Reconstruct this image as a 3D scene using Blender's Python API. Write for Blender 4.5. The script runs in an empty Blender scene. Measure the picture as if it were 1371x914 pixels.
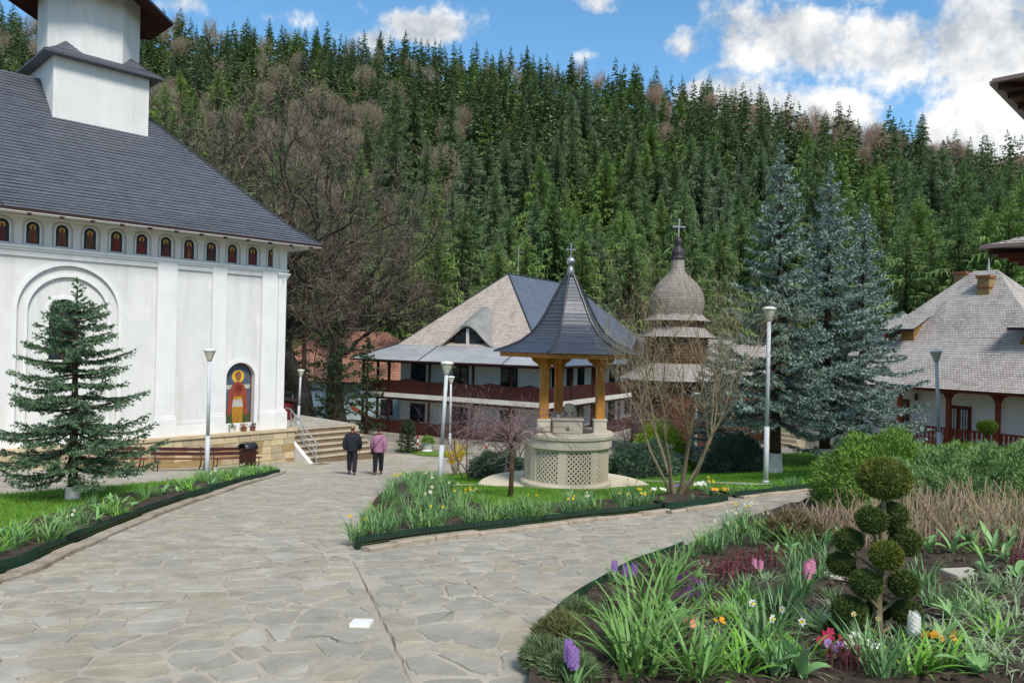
import bpy, bmesh, math, random
import numpy as np
from mathutils import Vector, Matrix, noise
from mathutils.geometry import tessellate_polygon, delaunay_2d_cdt
rnd = random.Random(7)
R = math.radians
scene = bpy.context.scene
col = scene.collection

# ---------------------------------------------------------------- camera
CAMZ = 1.6                       # eye height above the paving at the photographer's feet
FPX, ROLL = 1000.0, 0.0235       # focal length in photo pixels, camera roll
cam_data = bpy.data.cameras.new('camera')
cam_data.sensor_width = 36.0
cam_data.lens = 36.0 * FPX / 1371.0
cam_data.clip_start = 0.1
cam_data.clip_end = 6000
cam = bpy.data.objects.new('camera', cam_data)
cam.location = (0, 0, CAMZ)
cam.rotation_euler = (R(90), -ROLL, 0)
col.objects.link(cam)
scene.camera = cam

# ---------------------------------------------------------------- light
SUN_DIR = Vector((0.30, -0.62, 0.78)).normalized()     # towards the sun: high, behind the photographer
EXPOSURE = 0.92
world = bpy.data.worlds.new('World'); scene.world = world
world.use_nodes = True
sun_d = bpy.data.lights.new('sun', 'SUN'); sun_d.energy = 2.2; sun_d.angle = R(14); sun_d.color = (1.0, 0.95, 0.87)
sun = bpy.data.objects.new('sun', sun_d); col.objects.link(sun)
sun.rotation_euler = SUN_DIR.to_track_quat('Z', 'Y').to_euler()
scene.view_settings.view_transform = 'Standard'
scene.view_settings.look = 'None'
scene.view_settings.exposure = EXPOSURE
scene.view_settings.gamma = 1.0
scene.view_settings.use_curve_mapping = False
scene.cycles.max_bounces = 6
scene.cycles.diffuse_bounces = 3
scene.cycles.glossy_bounces = 2
scene.cycles.transmission_bounces = 3

def build_world():
    nt = world.node_tree; N = nt.nodes; L = nt.links
    N.clear()
    out = N.new('ShaderNodeOutputWorld'); bg = N.new('ShaderNodeBackground')
    sky = N.new('ShaderNodeTexSky'); sky.sky_type = 'NISHITA'; sky.sun_disc = False
    sky.sun_elevation = math.asin(SUN_DIR.z)
    sky.sun_rotation = math.atan2(SUN_DIR.x, SUN_DIR.y)
    sky.air_density = 1.0; sky.dust_density = 0.15; sky.ozone_density = 2.6; sky.altitude = 900
    bg.inputs['Strength'].default_value = 0.10
    tc = N.new('ShaderNodeTexCoord')
    def math_(op, a, b=None, c=None, clamp=False):
        n = N.new('ShaderNodeMath'); n.operation = op; n.use_clamp = clamp
        for i, v in enumerate((a, b, c)):
            if v is None: continue
            if isinstance(v, (int, float)): n.inputs[i].default_value = v
            else: L.new(v, n.inputs[i])
        return n.outputs[0]
    # clouds live on a flat layer: direction projected on a plane overhead, plus billows
    sep = N.new('ShaderNodeSeparateXYZ'); L.new(tc.outputs['Generated'], sep.inputs[0])
    def nz(scale, detail, rough, off, src=None, dist=0.0):
        m = N.new('ShaderNodeMapping'); m.inputs['Location'].default_value = off
        L.new(src or tc.outputs['Generated'], m.inputs['Vector'])
        n = N.new('ShaderNodeTexNoise'); n.inputs['Scale'].default_value = scale
        n.inputs['Detail'].default_value = detail; n.inputs['Roughness'].default_value = rough
        n.inputs['Distortion'].default_value = dist
        L.new(m.outputs[0], n.inputs['Vector']); return n.outputs['Fac']
    big = nz(2.6, 3, 0.5, (3.1, 1.7, 0.4))
    billow = nz(9.0, 9, 0.62, (0.3, 5.2, 1.1))
    fine = nz(30.0, 6, 0.6, (7.3, 0.2, 2.1))
    # clouds met in the photo: (azimuth x, elevation z) on the plane y = 1, half sizes, weight
    def blob(ax, ez, rx, rz, w):
        u = math_('DIVIDE', sep.outputs['X'], sep.outputs['Y']); v = math_('DIVIDE', sep.outputs['Z'], sep.outputs['Y'])
        du = math_('DIVIDE', math_('SUBTRACT', u, ax), rx); dv = math_('DIVIDE', math_('SUBTRACT', v, ez), rz)
        d2 = math_('ADD', math_('MULTIPLY', du, du), math_('MULTIPLY', dv, dv))
        g = math_('MULTIPLY', math_('EXPONENT', math_('MULTIPLY', d2, -1.0)), w)
        return math_('MULTIPLY', g, math_('GREATER_THAN', sep.outputs['Y'], 0.05))
    blobs = [(0.36, 0.405, 0.10, 0.070, 1.15), (0.33, 0.330, 0.13, 0.050, 1.0), (0.44, 0.315, 0.07, 0.045, .9),
             (0.50, 0.400, 0.10, 0.070, 1.05), (0.62, 0.395, 0.11, 0.085, 1.15), (0.585, 0.290, 0.055, 0.070, 1.05),
             (0.68, 0.270, 0.09, 0.055, 1.05), (0.78, 0.36, 0.10, 0.10, 1.0), (0.22, 0.40, 0.028, 0.032, .62), (0.25, 0.345, 0.05, 0.02, .7),
             (-0.135, 0.415, 0.075, 0.030, 1.0), (-0.185, 0.40, 0.05, 0.025, .8), (0.10, 0.452, 0.034, 0.016, .56),
             (-0.46, 0.44, 0.07, 0.02, .62), (-0.30, 0.425, 0.045, 0.014, .52), (0.45, .52, .20, .07, .9), (0.085, 0.385, 0.03, 0.014, .48)]
    tot = None
    for b in blobs:
        g = blob(*b); tot = g if tot is None else math_('MAXIMUM', tot, g)
    # away from the frame the same kind of broken cumulus goes on
    inview = math_('MULTIPLY', math_('GREATER_THAN', sep.outputs['Y'], 0.55), math_('LESS_THAN', sep.outputs['Z'], 0.55))
    rest = math_('MULTIPLY', math_('SUBTRACT', 1.0, inview), math_('MULTIPLY', math_('SUBTRACT', big, 0.36), 3.2))
    dens = math_('MAXIMUM', tot, rest)
    shape = math_('ADD', dens, math_('MULTIPLY', math_('SUBTRACT', billow, 0.5), 2.3))
    shape = math_('ADD', shape, math_('MULTIPLY', math_('SUBTRACT', fine, 0.5), 0.7))
    mr = N.new('ShaderNodeMapRange'); mr.interpolation_type = 'SMOOTHSTEP'
    L.new(shape, mr.inputs['Value']); mr.inputs['From Min'].default_value = 0.36; mr.inputs['From Max'].default_value = 0.80
    # billowing light and shade inside the cloud: denser and lower parts greyer
    up = N.new('ShaderNodeVectorMath'); up.operation = 'ADD'; L.new(tc.outputs['Generated'], up.inputs[0]); up.inputs[1].default_value = (0.012, 0, 0.030)
    billow_up = nz(9.0, 9, 0.62, (0.3, 5.2, 1.1), up.outputs[0])
    shade = math_('ADD', math_('MULTIPLY', math_('SUBTRACT', billow, billow_up), 2.2), math_('MULTIPLY', math_('SUBTRACT', 0.60, big), 1.2))
    ms = N.new('ShaderNodeMapRange'); L.new(shade, ms.inputs['Value'])
    ms.inputs['From Min'].default_value = -0.25; ms.inputs['From Max'].default_value = 0.28
    cc = N.new('ShaderNodeMixRGB'); L.new(ms.outputs[0], cc.inputs['Fac'])
    cc.inputs['Color1'].default_value = (2.7, 2.95, 3.3, 1); cc.inputs['Color2'].default_value = (5.5, 5.5, 5.45, 1)
    hs = N.new('ShaderNodeHueSaturation'); hs.inputs['Hue'].default_value = 0.488; hs.inputs['Saturation'].default_value = 1.15; hs.inputs['Value'].default_value = 1.10
    L.new(sky.outputs[0], hs.inputs['Color'])
    mix = N.new('ShaderNodeMixRGB'); L.new(mr.outputs[0], mix.inputs['Fac'])
    L.new(hs.outputs[0], mix.inputs['Color1']); L.new(cc.outputs[0], mix.inputs['Color2'])
    L.new(mix.outputs[0], bg.inputs['Color']); L.new(bg.outputs[0], out.inputs['Surface'])
build_world()
world.cycles.sampling_method = "MANUAL"; world.cycles.sample_map_resolution = 512

# ---------------------------------------------------------------- measuring helpers
def at(px, py, Y):
    """point of the place that the photo shows at pixel (px, py) when it stands Y metres away"""
    u, v = px - 685.5, 457.0 - py
    return Vector(((u - v * ROLL) / FPX * Y, Y, CAMZ + (u * ROLL + v) / FPX * Y))
def sm(a, b, x):
    t = min(1.0, max(0.0, (x - a) / (b - a))); return t * t * (3 - 2 * t)
_prof = [0.0]
for i in range(1, 4000):
    y = i * 0.05
    s = 0.105 + 0.05 * sm(13, 19, y) - 0.09 * sm(26, 30, y) - 0.065 * sm(50, 56, y)
    _prof.append(_prof[-1] + s * 0.05)
def terrain_hill(x, y):
    zr = 87.0 - (0.09 * x if x < 0 else 0.10 * x + 0.0006 * x * x)
    zr = min(98.0, max(14.0, zr))
    t = (y - 80.0) / 150.0
    if t <= 0: return 0.0
    if t < 1: k = 0.82 * t + 0.18 * t * t
    else: k = 1.0 - 0.25 * (t - 1)
    k = max(0.1, k)
    return zr * k + 2.2 * noise.noise(Vector((x * .03, y * .03, 0))) * min(1, t * 4)
def gz(x, y):
    yy = min(max(y, 0.0), 199.0)
    i = int(yy / 0.05); f = yy / 0.05 - i
    p = _prof[i] * (1 - f) + _prof[min(i + 1, 3999)] * f
    if y < 0: p = 0.105 * y
    r = 0.06 * (x - 2.0) * sm(1.0, 3.5, x) if x > 1 else 0.0
    r = min(r, 0.72) * (1 - sm(36, 60, y))
    z = -p + r
    if y > 80: z += terrain_hill(x, y)
    return z
def gp(px, py, ymax=70.0):
    """where the line of sight through the pixel meets the ground"""
    d = at(px, py, 1.0) - Vector((0, 0, CAMZ))
    y = 1.0
    while y < ymax:
        if CAMZ + d.z * y <= gz(d.x * y, y):
            break
        y += 0.05
    return Vector((d.x * y, y, gz(d.x * y, y)))
def G(x, y, dz=0.0): return Vector((x, y, gz(x, y) + dz))

# ---------------------------------------------------------------- materials
def lin(h):
    h = h.lstrip('#'); c = [int(h[i:i + 2], 16) / 255 for i in (0, 2, 4)]
    return tuple((v / 12.92 if v <= 0.04045 else ((v + 0.055) / 1.055) ** 2.4) for v in c) + (1,)
MATS = {}
def pm(name, c1, c2=None, scale=3.0, rough=0.7, bump=0.0, bscale=None, metal=0.0, detail=5, island=0.0, objrand=0.0, spec=0.3, stretch=None, trans=0.0, coord='Object', dirt=None, dstretch=None):
    if name in MATS: return MATS[name]
    m = bpy.data.materials.new(name); MATS[name] = m; m.use_nodes = True
    nt = m.node_tree; N = nt.nodes; L = nt.links
    b = N['Principled BSDF']; b.inputs['Roughness'].default_value = rough; b.inputs['Metallic'].default_value = metal
    b.inputs['Specular IOR Level'].default_value = spec
    c1 = lin(c1) if isinstance(c1, str) else tuple(c1) + (1,) * (4 - len(c1))
    c2 = c1 if c2 is None else (lin(c2) if isinstance(c2, str) else tuple(c2) + (1,) * (4 - len(c2)))
    tc = N.new('ShaderNodeTexCoord'); src = tc.outputs[coord]
    if stretch:
        mp = N.new('ShaderNodeMapping'); mp.inputs['Scale'].default_value = stretch; L.new(src, mp.inputs['Vector']); src = mp.outputs[0]
    nz = N.new('ShaderNodeTexNoise'); nz.inputs['Scale'].default_value = scale; nz.inputs['Detail'].default_value = detail
    nz.inputs['Roughness'].default_value = 0.6; L.new(src, nz.inputs['Vector'])
    ramp = N.new('ShaderNodeMapRange'); ramp.inputs['From Min'].default_value = 0.32; ramp.inputs['From Max'].default_value = 0.68
    L.new(nz.outputs['Fac'], ramp.inputs['Value'])
    fac = ramp.outputs[0]
    if island or objrand:
        add = fac
        def mixf(a, bsock, w):
            n = N.new('ShaderNodeMix'); n.data_type = 'FLOAT'; n.inputs[0].default_value = w
            L.new(a, n.inputs[2]); L.new(bsock, n.inputs[3]); return n.outputs[0]
        if island:
            g = N.new('ShaderNodeNewGeometry'); add = mixf(add, g.outputs['Random Per Island'], island)
        if objrand:
            o = N.new('ShaderNodeObjectInfo'); add = mixf(add, o.outputs['Random'], objrand)
        fac = add
    mx = N.new('ShaderNodeMixRGB'); mx.inputs['Color1'].default_value = c1; mx.inputs['Color2'].default_value = c2
    L.new(fac, mx.inputs['Fac']); colr = mx.outputs[0]
    if dirt:
        dc, dscale, damt = dirt
        dn = N.new('ShaderNodeTexNoise'); dn.inputs['Scale'].default_value = dscale; dn.inputs['Detail'].default_value = 8; dn.inputs['Roughness'].default_value = .7
        dsrc = tc.outputs[coord]
        if dstretch:
            dmp = N.new('ShaderNodeMapping'); dmp.inputs['Scale'].default_value = dstretch; L.new(dsrc, dmp.inputs['Vector']); dsrc = dmp.outputs[0]
        L.new(dsrc, dn.inputs['Vector'])
        dr = N.new('ShaderNodeMapRange'); dr.inputs['From Min'].default_value = .5; dr.inputs['From Max'].default_value = .75; dr.inputs['To Max'].default_value = damt
        L.new(dn.outputs['Fac'], dr.inputs['Value'])
        dm = N.new('ShaderNodeMixRGB'); L.new(dr.outputs[0], dm.inputs['Fac']); L.new(colr, dm.inputs['Color1']); dm.inputs['Color2'].default_value = lin(dc)
        colr = dm.outputs[0]
    L.new(colr, b.inputs['Base Color'])
    if bump:
        bn = N.new('ShaderNodeTexNoise'); bn.inputs['Scale'].default_value = bscale or scale * 6; bn.inputs['Detail'].default_value = 6
        L.new(src, bn.inputs['Vector'])
        bp = N.new('ShaderNodeBump'); bp.inputs['Strength'].default_value = bump; bp.inputs['Distance'].default_value = 0.02
        L.new(bn.outputs['Fac'], bp.inputs['Height']); L.new(bp.outputs[0], b.inputs['Normal'])
    if trans:
        tr = N.new('ShaderNodeBsdfTranslucent'); L.new(colr, tr.inputs['Color'])
        ms = N.new('ShaderNodeMixShader'); ms.inputs[0].default_value = trans
        L.new(b.outputs[0], ms.inputs[1]); L.new(tr.outputs[0], ms.inputs[2])
        L.new(ms.outputs[0], N['Material Output'].inputs['Surface'])
    return m
def shingle_mat(name, c1, c2, mortar, w, h, rough=0.75, streak=0.5, patch=None, spec=.3, msize=0.012):
    """individual shingles from the roof's own UV (metres along the eave, metres up the slope)"""
    if name in MATS: return MATS[name]
    m = bpy.data.materials.new(name); MATS[name] = m; m.use_nodes = True
    nt = m.node_tree; N = nt.nodes; L = nt.links; b = N['Principled BSDF']; b.inputs['Roughness'].default_value = rough
    b.inputs['Specular IOR Level'].default_value = spec
    uv = N.new('ShaderNodeUVMap')
    br = N.new('ShaderNodeTexBrick'); br.inputs['Scale'].default_value = 1.0
    br.inputs['Brick Width'].default_value = w; br.inputs['Row Height'].default_value = h
    br.inputs['Mortar Size'].default_value = msize; br.inputs['Mortar Smooth'].default_value = 0.1; br.inputs['Bias'].default_value = 0.0
    br.inputs['Color1'].default_value = lin(c1); br.inputs['Color2'].default_value = lin(c2); br.inputs['Mortar'].default_value = lin(mortar)
    L.new(uv.outputs[0], br.inputs['Vector'])
    nz = N.new('ShaderNodeTexNoise'); nz.inputs['Scale'].default_value = 1.1; nz.inputs['Detail'].default_value = 8; nz.inputs['Roughness'].default_value = .65
    mp = N.new('ShaderNodeMapping'); mp.inputs['Scale'].default_value = (1.6, .5, 1); L.new(uv.outputs[0], mp.inputs[0]); L.new(mp.outputs[0], nz.inputs['Vector'])
    mr = N.new('ShaderNodeMapRange'); mr.inputs['From Min'].default_value = .35; mr.inputs['From Max'].default_value = .7; mr.inputs['To Max'].default_value = streak
    L.new(nz.outputs['Fac'], mr.inputs['Value'])
    mx = N.new('ShaderNodeMixRGB'); L.new(mr.outputs[0], mx.inputs['Fac']); L.new(br.outputs['Color'], mx.inputs['Color1'])
    mx.inputs['Color2'].default_value = lin(patch or mortar)
    L.new(mx.outputs[0], b.inputs['Base Color'])
    bp = N.new('ShaderNodeBump'); bp.inputs['Strength'].default_value = .5; bp.inputs['Distance'].default_value = .01; bp.invert = True
    L.new(br.outputs['Fac'], bp.inputs['Height']); L.new(bp.outputs[0], b.inputs['Normal'])
    return m

# ---------------------------------------------------------------- mesh helpers
class MB:
    """collects faces for ONE mesh object"""
    def __init__(s): s.v = []; s.f = []; s.uv = {}
    def add(s, pts): 
        i = len(s.v); s.v.extend(tuple(p) for p in pts); return i
    def poly(s, pts, uv=None):
        i = s.add(pts); 
        if uv: s.uv[len(s.f)] = uv
        s.f.append(tuple(range(i, i + len(pts)))); return s
    def box(s, x0, x1, y0, y1, z0, z1):
        i = s.add([(x0, y0, z0), (x1, y0, z0), (x1, y1, z0), (x0, y1, z0), (x0, y0, z1), (x1, y0, z1), (x1, y1, z1), (x0, y1, z1)])
        for q in ((0, 3, 2, 1), (4, 5, 6, 7), (0, 1, 5, 4), (1, 2, 6, 5), (2, 3, 7, 6), (3, 0, 4, 7)): s.f.append(tuple(i + k for k in q))
        return s
    def bbox(s, x0, x1, y0, y1, z0, z1, b=0.01):
        """box with chamfered vertical and top edges"""
        def ring(d, z): return [(x0 + d, y0, z), (x1 - d, y0, z), (x1, y0 + d, z), (x1, y1 - d, z), (x1 - d, y1, z), (x0 + d, y1, z), (x0, y1 - d, z), (x0, y0 + d, z)]
        def ringi(z): return [(x0 + 2*b, y0 + b, z), (x1 - 2*b, y0 + b, z), (x1 - b, y0 + 2*b, z), (x1 - b, y1 - 2*b, z), (x1 - 2*b, y1 - b, z), (x0 + 2*b, y1 - b, z), (x0 + b, y1 - 2*b, z), (x0 + b, y0 + 2*b, z)]
        a = s.add(ring(b, z0)); c = s.add(ring(b, z1 - b)); e = s.add(ringi(z1))
        for p, q in ((a, c), (c, e)):
            for k in range(8): s.f.append((p + k, p + (k + 1) % 8, q + (k + 1) % 8, q + k))
        s.f.append(tuple(e + k for k in range(8))); s.f.append(tuple(a + 7 - k for k in range(8)))
        return s
    def bar(s, p, q, w, h=None, up=(0, 0, 1)):
        """straight bar of w x h section from p to q"""
        h = h or w; p, q = Vector(p), Vector(q); d = (q - p).normalized()
        u = Vector(up); 
        if abs(d.dot(u)) > .98: u = Vector((1, 0, 0))
        a = d.cross(u).normalized() * (w / 2); b = a.cross(d).normalized() * (h / 2)
        i = s.add([p - a - b, p + a - b, p + a + b, p - a + b, q - a - b, q + a - b, q + a + b, q - a + b])
        for k in ((3, 2, 1, 0), (4, 5, 6, 7), (0, 1, 5, 4), (1, 2, 6, 5), (2, 3, 7, 6), (3, 0, 4, 7)): s.f.append(tuple(i + j for j in k))
        return s
    def tube(s, pts, rad, n=8, cap=True):
        pts = [Vector(p) for p in pts]; rad = rad if isinstance(rad, (list, tuple)) else [rad] * len(pts)
        base = None; up = Vector((0.13, 0.21, 0.97))
        for k, p in enumerate(pts):
            d = (pts[min(k + 1, len(pts) - 1)] - pts[max(k - 1, 0)]).normalized()
            if abs(d.dot(up)) > .995: up = Vector((.9, .3, .1))
            a = d.cross(up).normalized(); b = a.cross(d)
            i = s.add([p + (a * math.cos(2 * math.pi * j / n) + b * math.sin(2 * math.pi * j / n)) * rad[k] for j in range(n)])
            if base is not None:
                for j in range(n): s.f.append((base + j, i + j, i + (j + 1) % n, base + (j + 1) % n))
            elif cap: s.f.append(tuple(i + j for j in range(n)))
            base = i
        if cap: s.f.append(tuple(base + n - 1 - j for j in range(n)))
        return s
    def lathe(s, prof, n=24, c=(0, 0), a0=0.0, close=True):
        """prof: list of (radius, z)"""
        base = None
        for (r, z) in prof:
            i = s.add([(c[0] + r * math.cos(a0 + 2 * math.pi * j / n), c[1] + r * math.sin(a0 + 2 * math.pi * j / n), z) for j in range(n)])
            if base is not None:
                for j in range(n): s.f.append((base + j, base + (j + 1) % n, i + (j + 1) % n, i + j))
            elif close: s.f.append(tuple(i + n - 1 - j for j in range(n)))
            base = i
        if close: s.f.append(tuple(base + j for j in range(n)))
        return s
    def prism(s, outline, y0, y1):
        """outline in x, z; extruded y0..y1"""
        n = len(outline); a = s.add([(x, y0, z) for x, z in outline]); b = s.add([(x, y1, z) for x, z in outline])
        s.f.append(tuple(a + k for k in range(n))); s.f.append(tuple(b + n - 1 - k for k in range(n)))
        for k in range(n): s.f.append((a + k, b + k, b + (k + 1) % n, a + (k + 1) % n))
        return s
    def mesh(s, name, mat, smooth=False):
        me = bpy.data.meshes.new(name); me.from_pydata(s.v, [], s.f)
        if s.uv:
            ul = me.uv_layers.new(name='UVMap')
            for pi, poly in enumerate(me.polygons):
                if pi in s.uv:
                    for k, li in enumerate(poly.loop_indices): ul.data[li].uv = s.uv[pi][k]
        if isinstance(mat, (list, tuple)):
            for m in mat: me.materials.append(m)
        else: me.materials.append(mat)
        if smooth: me.polygons.foreach_set('use_smooth', [True] * len(me.polygons))
        me.update(); return me
    def build(s, name, mat, parent=None, smooth=False, loc=None, rz=0):
        return put(name, s.mesh(name, mat, smooth), parent, loc, rz)
def put(name, me, parent=None, loc=None, rz=0):
    o = bpy.data.objects.new(name, me); col.objects.link(o)
    if parent: o.parent = parent
    if loc is not None: o.location = loc
    if rz: o.rotation_euler.z = rz
    return o
def npmesh(name, V, F, mat, smooth=False):
    """fast mesh from arrays; F is (m, 3) or (m, 4)"""
    V = np.asarray(V, dtype=np.float32); F = np.asarray(F, dtype=np.int32)
    me = bpy.data.meshes.new(name); m, k = F.shape
    me.vertices.add(len(V)); me.vertices.foreach_set('co', V.ravel())
    me.loops.add(m * k); me.loops.foreach_set('vertex_index', F.ravel())
    me.polygons.add(m); me.polygons.foreach_set('loop_start', np.arange(0, m * k, k, dtype=np.int32))
    if smooth: me.polygons.foreach_set('use_smooth', np.ones(m, dtype=bool))
    me.materials.append(mat); me.update(calc_edges=True); return me
def tag(o, label=None, cat=None, group=None, kind=None):
    if label: o['label'] = label
    if cat: o['category'] = cat
    if group: o['group'] = group
    if kind: o['kind'] = kind
    return o
def thing(name, label, cat, loc=(0, 0, 0), rz=0, group=None):
    o = bpy.data.objects.new(name, None); col.objects.link(o); o.empty_display_size = .2
    o.location = loc; o.rotation_euler.z = rz
    return tag(o, label, cat, group)
def copy_tree(o, parent=None):
    c = o.copy(); col.objects.link(c); c.parent = parent
    for ch in list(o.children): copy_tree(ch, c)
    return c
def drape(name, poly, off, mat, step=0.6, kind='structure', parent=None, zf=None):
    """sheet that follows the ground inside a polygon of (x, y)"""
    xs = [p[0] for p in poly]; ys = [p[1] for p in poly]
    V = []
    n = len(poly)
    for i in range(n):                                   # boundary, subdivided
        a, b = Vector(poly[i][:2]), Vector(poly[(i + 1) % n][:2]); k = max(1, int((b - a).length / step))
        for j in range(k): V.append(a.lerp(b, j / k))
    nb = len(V); E = [(i, (i + 1) % nb) for i in range(nb)]
    def inside(x, y):
        c = False; j = nb - 1
        for i in range(nb):
            if (V[i].y > y) != (V[j].y > y) and x < (V[j].x - V[i].x) * (y - V[i].y) / (V[j].y - V[i].y) + V[i].x: c = not c
            j = i
        return c
    x = min(xs) + step / 2
    extra = []
    while x < max(xs):
        y = min(ys) + step / 2
        while y < max(ys):
            if inside(x, y): extra.append(Vector((x, y)))
            y += step
        x += step
    r = delaunay_2d_cdt(V + extra, E, [list(range(nb))], 1, 1e-5)
    f = zf or gz
    m = MB(); m.v = [(p.x, p.y, f(p.x, p.y) + off) for p in r[0]]; m.f = [tuple(t) for t in r[2]]
    me = m.mesh(name, mat, True)
    if me.polygons and me.polygons[0].normal.z < 0: me.flip_normals()
    o = put(name, me, parent)
    if not parent: tag(o, kind=kind)
    return o
def inpoly(x, y, P):
    c = False; j = len(P) - 1
    for i in range(len(P)):
        if (P[i][1] > y) != (P[j][1] > y) and x < (P[j][0] - P[i][0]) * (y - P[i][1]) / (P[j][1] - P[i][1]) + P[i][0]: c = not c
        j = i
    return c
def smoothed(pts, k=4):
    """Catmull-Rom through points"""
    P = [Vector(p) for p in pts]; out = []
    for i in range(len(P) - 1):
        a, b, c, d = P[max(i - 1, 0)], P[i], P[i + 1], P[min(i + 2, len(P) - 1)]
        for j in range(k):
            t = j / k
            out.append(0.5 * ((2 * b) + (c - a) * t + (2 * a - 5 * b + 4 * c - d) * t * t + (3 * b - a - 3 * c + d) * t ** 3))
    return out + [P[-1]]
# ================================================================ ground, paths, beds
M_ground = pm('ground_earth', '#6f6a55', '#5a6038', 0.25, .95, .4, 8)
M_forestfloor = pm('forest_floor', '#3f3a26', '#4a4a2c', 0.08, .95, .3, 2)
def build_ground():
    def axis(a, b, fine0, fine1, st):
        v = [fine0 + i * st for i in range(int(round((fine1 - fine0) / st)) + 1)]
        s = st; x = fine0
        while x > a: s *= 1.25; x -= s; v.insert(0, x)
        s = st; x = fine1
        while x < b: s *= 1.12; x += s; v.append(x)
        return v
    xs = axis(-1500, 1500, -26, 26, 0.65); ys = axis(-400, 2500, 0, 46, 0.65)
    V = [(x, y, gz(x, y)) for y in ys for x in xs]; nx = len(xs)
    F = [(j * nx + i, j * nx + i + 1, (j + 1) * nx + i + 1, (j + 1) * nx + i) for j in range(len(ys) - 1) for i in range(nx - 1)]
    me = npmesh('ground', V, F, M_ground, True); me.materials.append(M_forestfloor)
    for p in me.polygons:
        if p.center.y > 74: p.material_index = 1
    tag(put('ground', me), kind='structure')
build_ground()

P2 = lambda pts: [(p.x, p.y) for p in (gp(*q) for q in pts)]
# outlines read off the photograph, on the ground
LEFT_EDGE = P2([(0, 776), (60, 749), (120, 723), (185, 696), (250, 672), (315, 651), (375, 633)])
d0 = Vector(LEFT_EDGE[0]) - Vector(LEFT_EDGE[1]); LEFT_EDGE.insert(0, tuple(Vector(LEFT_EDGE[0]) + d0 * 2.2 + Vector((-.5, 0))))
LEFT_BACK = P2([(362, 626), (300, 641), (230, 648), (150, 655), (70, 661), (0, 667), (-120, 680)])
LEFT_LAWN = LEFT_EDGE + LEFT_BACK
CENTRE_FRONT = P2([(478, 738), (570, 724), (690, 709), (800, 696), (886, 686)])
CENTRE_LEFT = P2([(556, 640), (524, 655), (503, 674), (489, 700)])
CENTRE = CENTRE_FRONT + P2([(872, 674), (905, 664), (960, 660), (985, 667), (1040, 662), (1096, 655), (1125, 640), (1128, 607), (1000, 612), (900, 619), (800, 624), (700, 628), (640, 633), (592, 638)]) + CENTRE_LEFT
SMALL = P2([(868, 674), (890, 684), (935, 678), (975, 671), (948, 660), (905, 663)])
STRIP = P2([(985, 668), (1040, 662), (1096, 655)])
RIGHT_EDGE = P2([(708, 925), (716, 890), (738, 850), (768, 822), (800, 797), (850, 768), (915, 742), (975, 712), (1030, 690), (1085, 673), (1118, 660)])
_e = Vector(RIGHT_EDGE[0])
RIGHT = [(_e.x - .05, _e.y - 1.2), (_e.x + .3, _e.y - 2.4)] [::-1] + RIGHT_EDGE + [(7.6, 18.5), (12.5, 19.5), (12.5, 2.0)]

M_mortar = pm('paving_mortar', '#b3ab9b', '#9d9585', 1.3, .95, .5, 60, dirt=('#7d7666', 2.2, .55))
PATH = [(-14, 0.3), (9.0, 0.3), (9.0, 19.0), (8.5, 20.5), (-1.0, 29.0), (-1.5, 36.5), (-8.0, 37.5), (-22, 28), (-22, 12)]
path = drape('path', PATH, 0.012, M_mortar, 0.65)
M_lawn = pm('lawn_turf', '#64842a', '#4f6e20', 3.5, .95, .5, 60, dirt=('#6b6a35', 1.2, .4))
M_soil = pm('bed_soil', '#4b4036', '#342b23', 5, .98, .9, 30, dirt=('#6b5a48', 9, .5))
def lift_in(poly, h, w=0.25):
    def f(x, y):
        return gz(x, y) + h
    return f
left_lawn = drape('lawn', LEFT_LAWN, 0.075, M_lawn, 0.5)
centre_lawn = drape('lawn', CENTRE, 0.075, M_lawn, 0.5)
def strip_of(line, w, side):
    """polygon: a line and its copy moved w to one side"""
    L2 = [Vector(p) for p in line]; off = []
    for i, p in enumerate(L2):
        d = (L2[min(i + 1, len(L2) - 1)] - L2[max(i - 1, 0)]).normalized(); off.append(p + Vector((-d.y, d.x)) * w * side)
    return [tuple(p) for p in L2] + [tuple(p) for p in off[::-1]]
left_soil_poly = strip_of(LEFT_EDGE, 1.15, 1)
drape('soil', left_soil_poly, 0.105, M_soil, 0.4)
centre_soil_poly = CENTRE_FRONT + P2([(860, 668), (760, 680), (660, 686), (600, 672), (592, 645)]) + CENTRE_LEFT
drape('soil', centre_soil_poly, 0.105, M_soil, 0.4)
drape('soil', SMALL, 0.12, M_soil, 0.3)
right_soil = drape('soil', RIGHT, 0.10, M_soil, 0.22, zf=lambda x, y: gz(x, y) + .035 * noise.noise(Vector((x * 2.3, y * 2.3, 1))) + .02 * noise.noise(Vector((x * 7, y * 7, 3))))
# gravel and asphalt yard in front of the guest house, lawn between
M_asphalt = pm('yard_paving', '#8f8a7f', '#7d786e', 0.8, .95, .4, 30)
drape('yard', [(-9.5, 37.5), (-1.5, 36.6), (16, 34), (22, 40), (16, 60), (-20, 70), (-24, 46)], 0.010, M_asphalt, 1.2)
drape('lawn', P2([(528, 600), (560, 610), (602, 613), (640, 606), (612, 596), (570, 594)]), 0.03, M_lawn, .6)
# walkway across the centre lawn, leading to the well
M_conc = pm('concrete', '#b5ae9f', '#9d9789', 1.5, .92, .3, 40, dirt=('#7d776a', 3, .5))
drape('walkway', strip_of(P2([(846, 648), (900, 650), (960, 652), (1012, 655)]), .55, 1), 0.10, M_conc, .4)
drape('walkway', strip_of(P2([(560, 657), (600, 656), (650, 654)]), .5, 1), 0.10, M_conc, .4)

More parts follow.
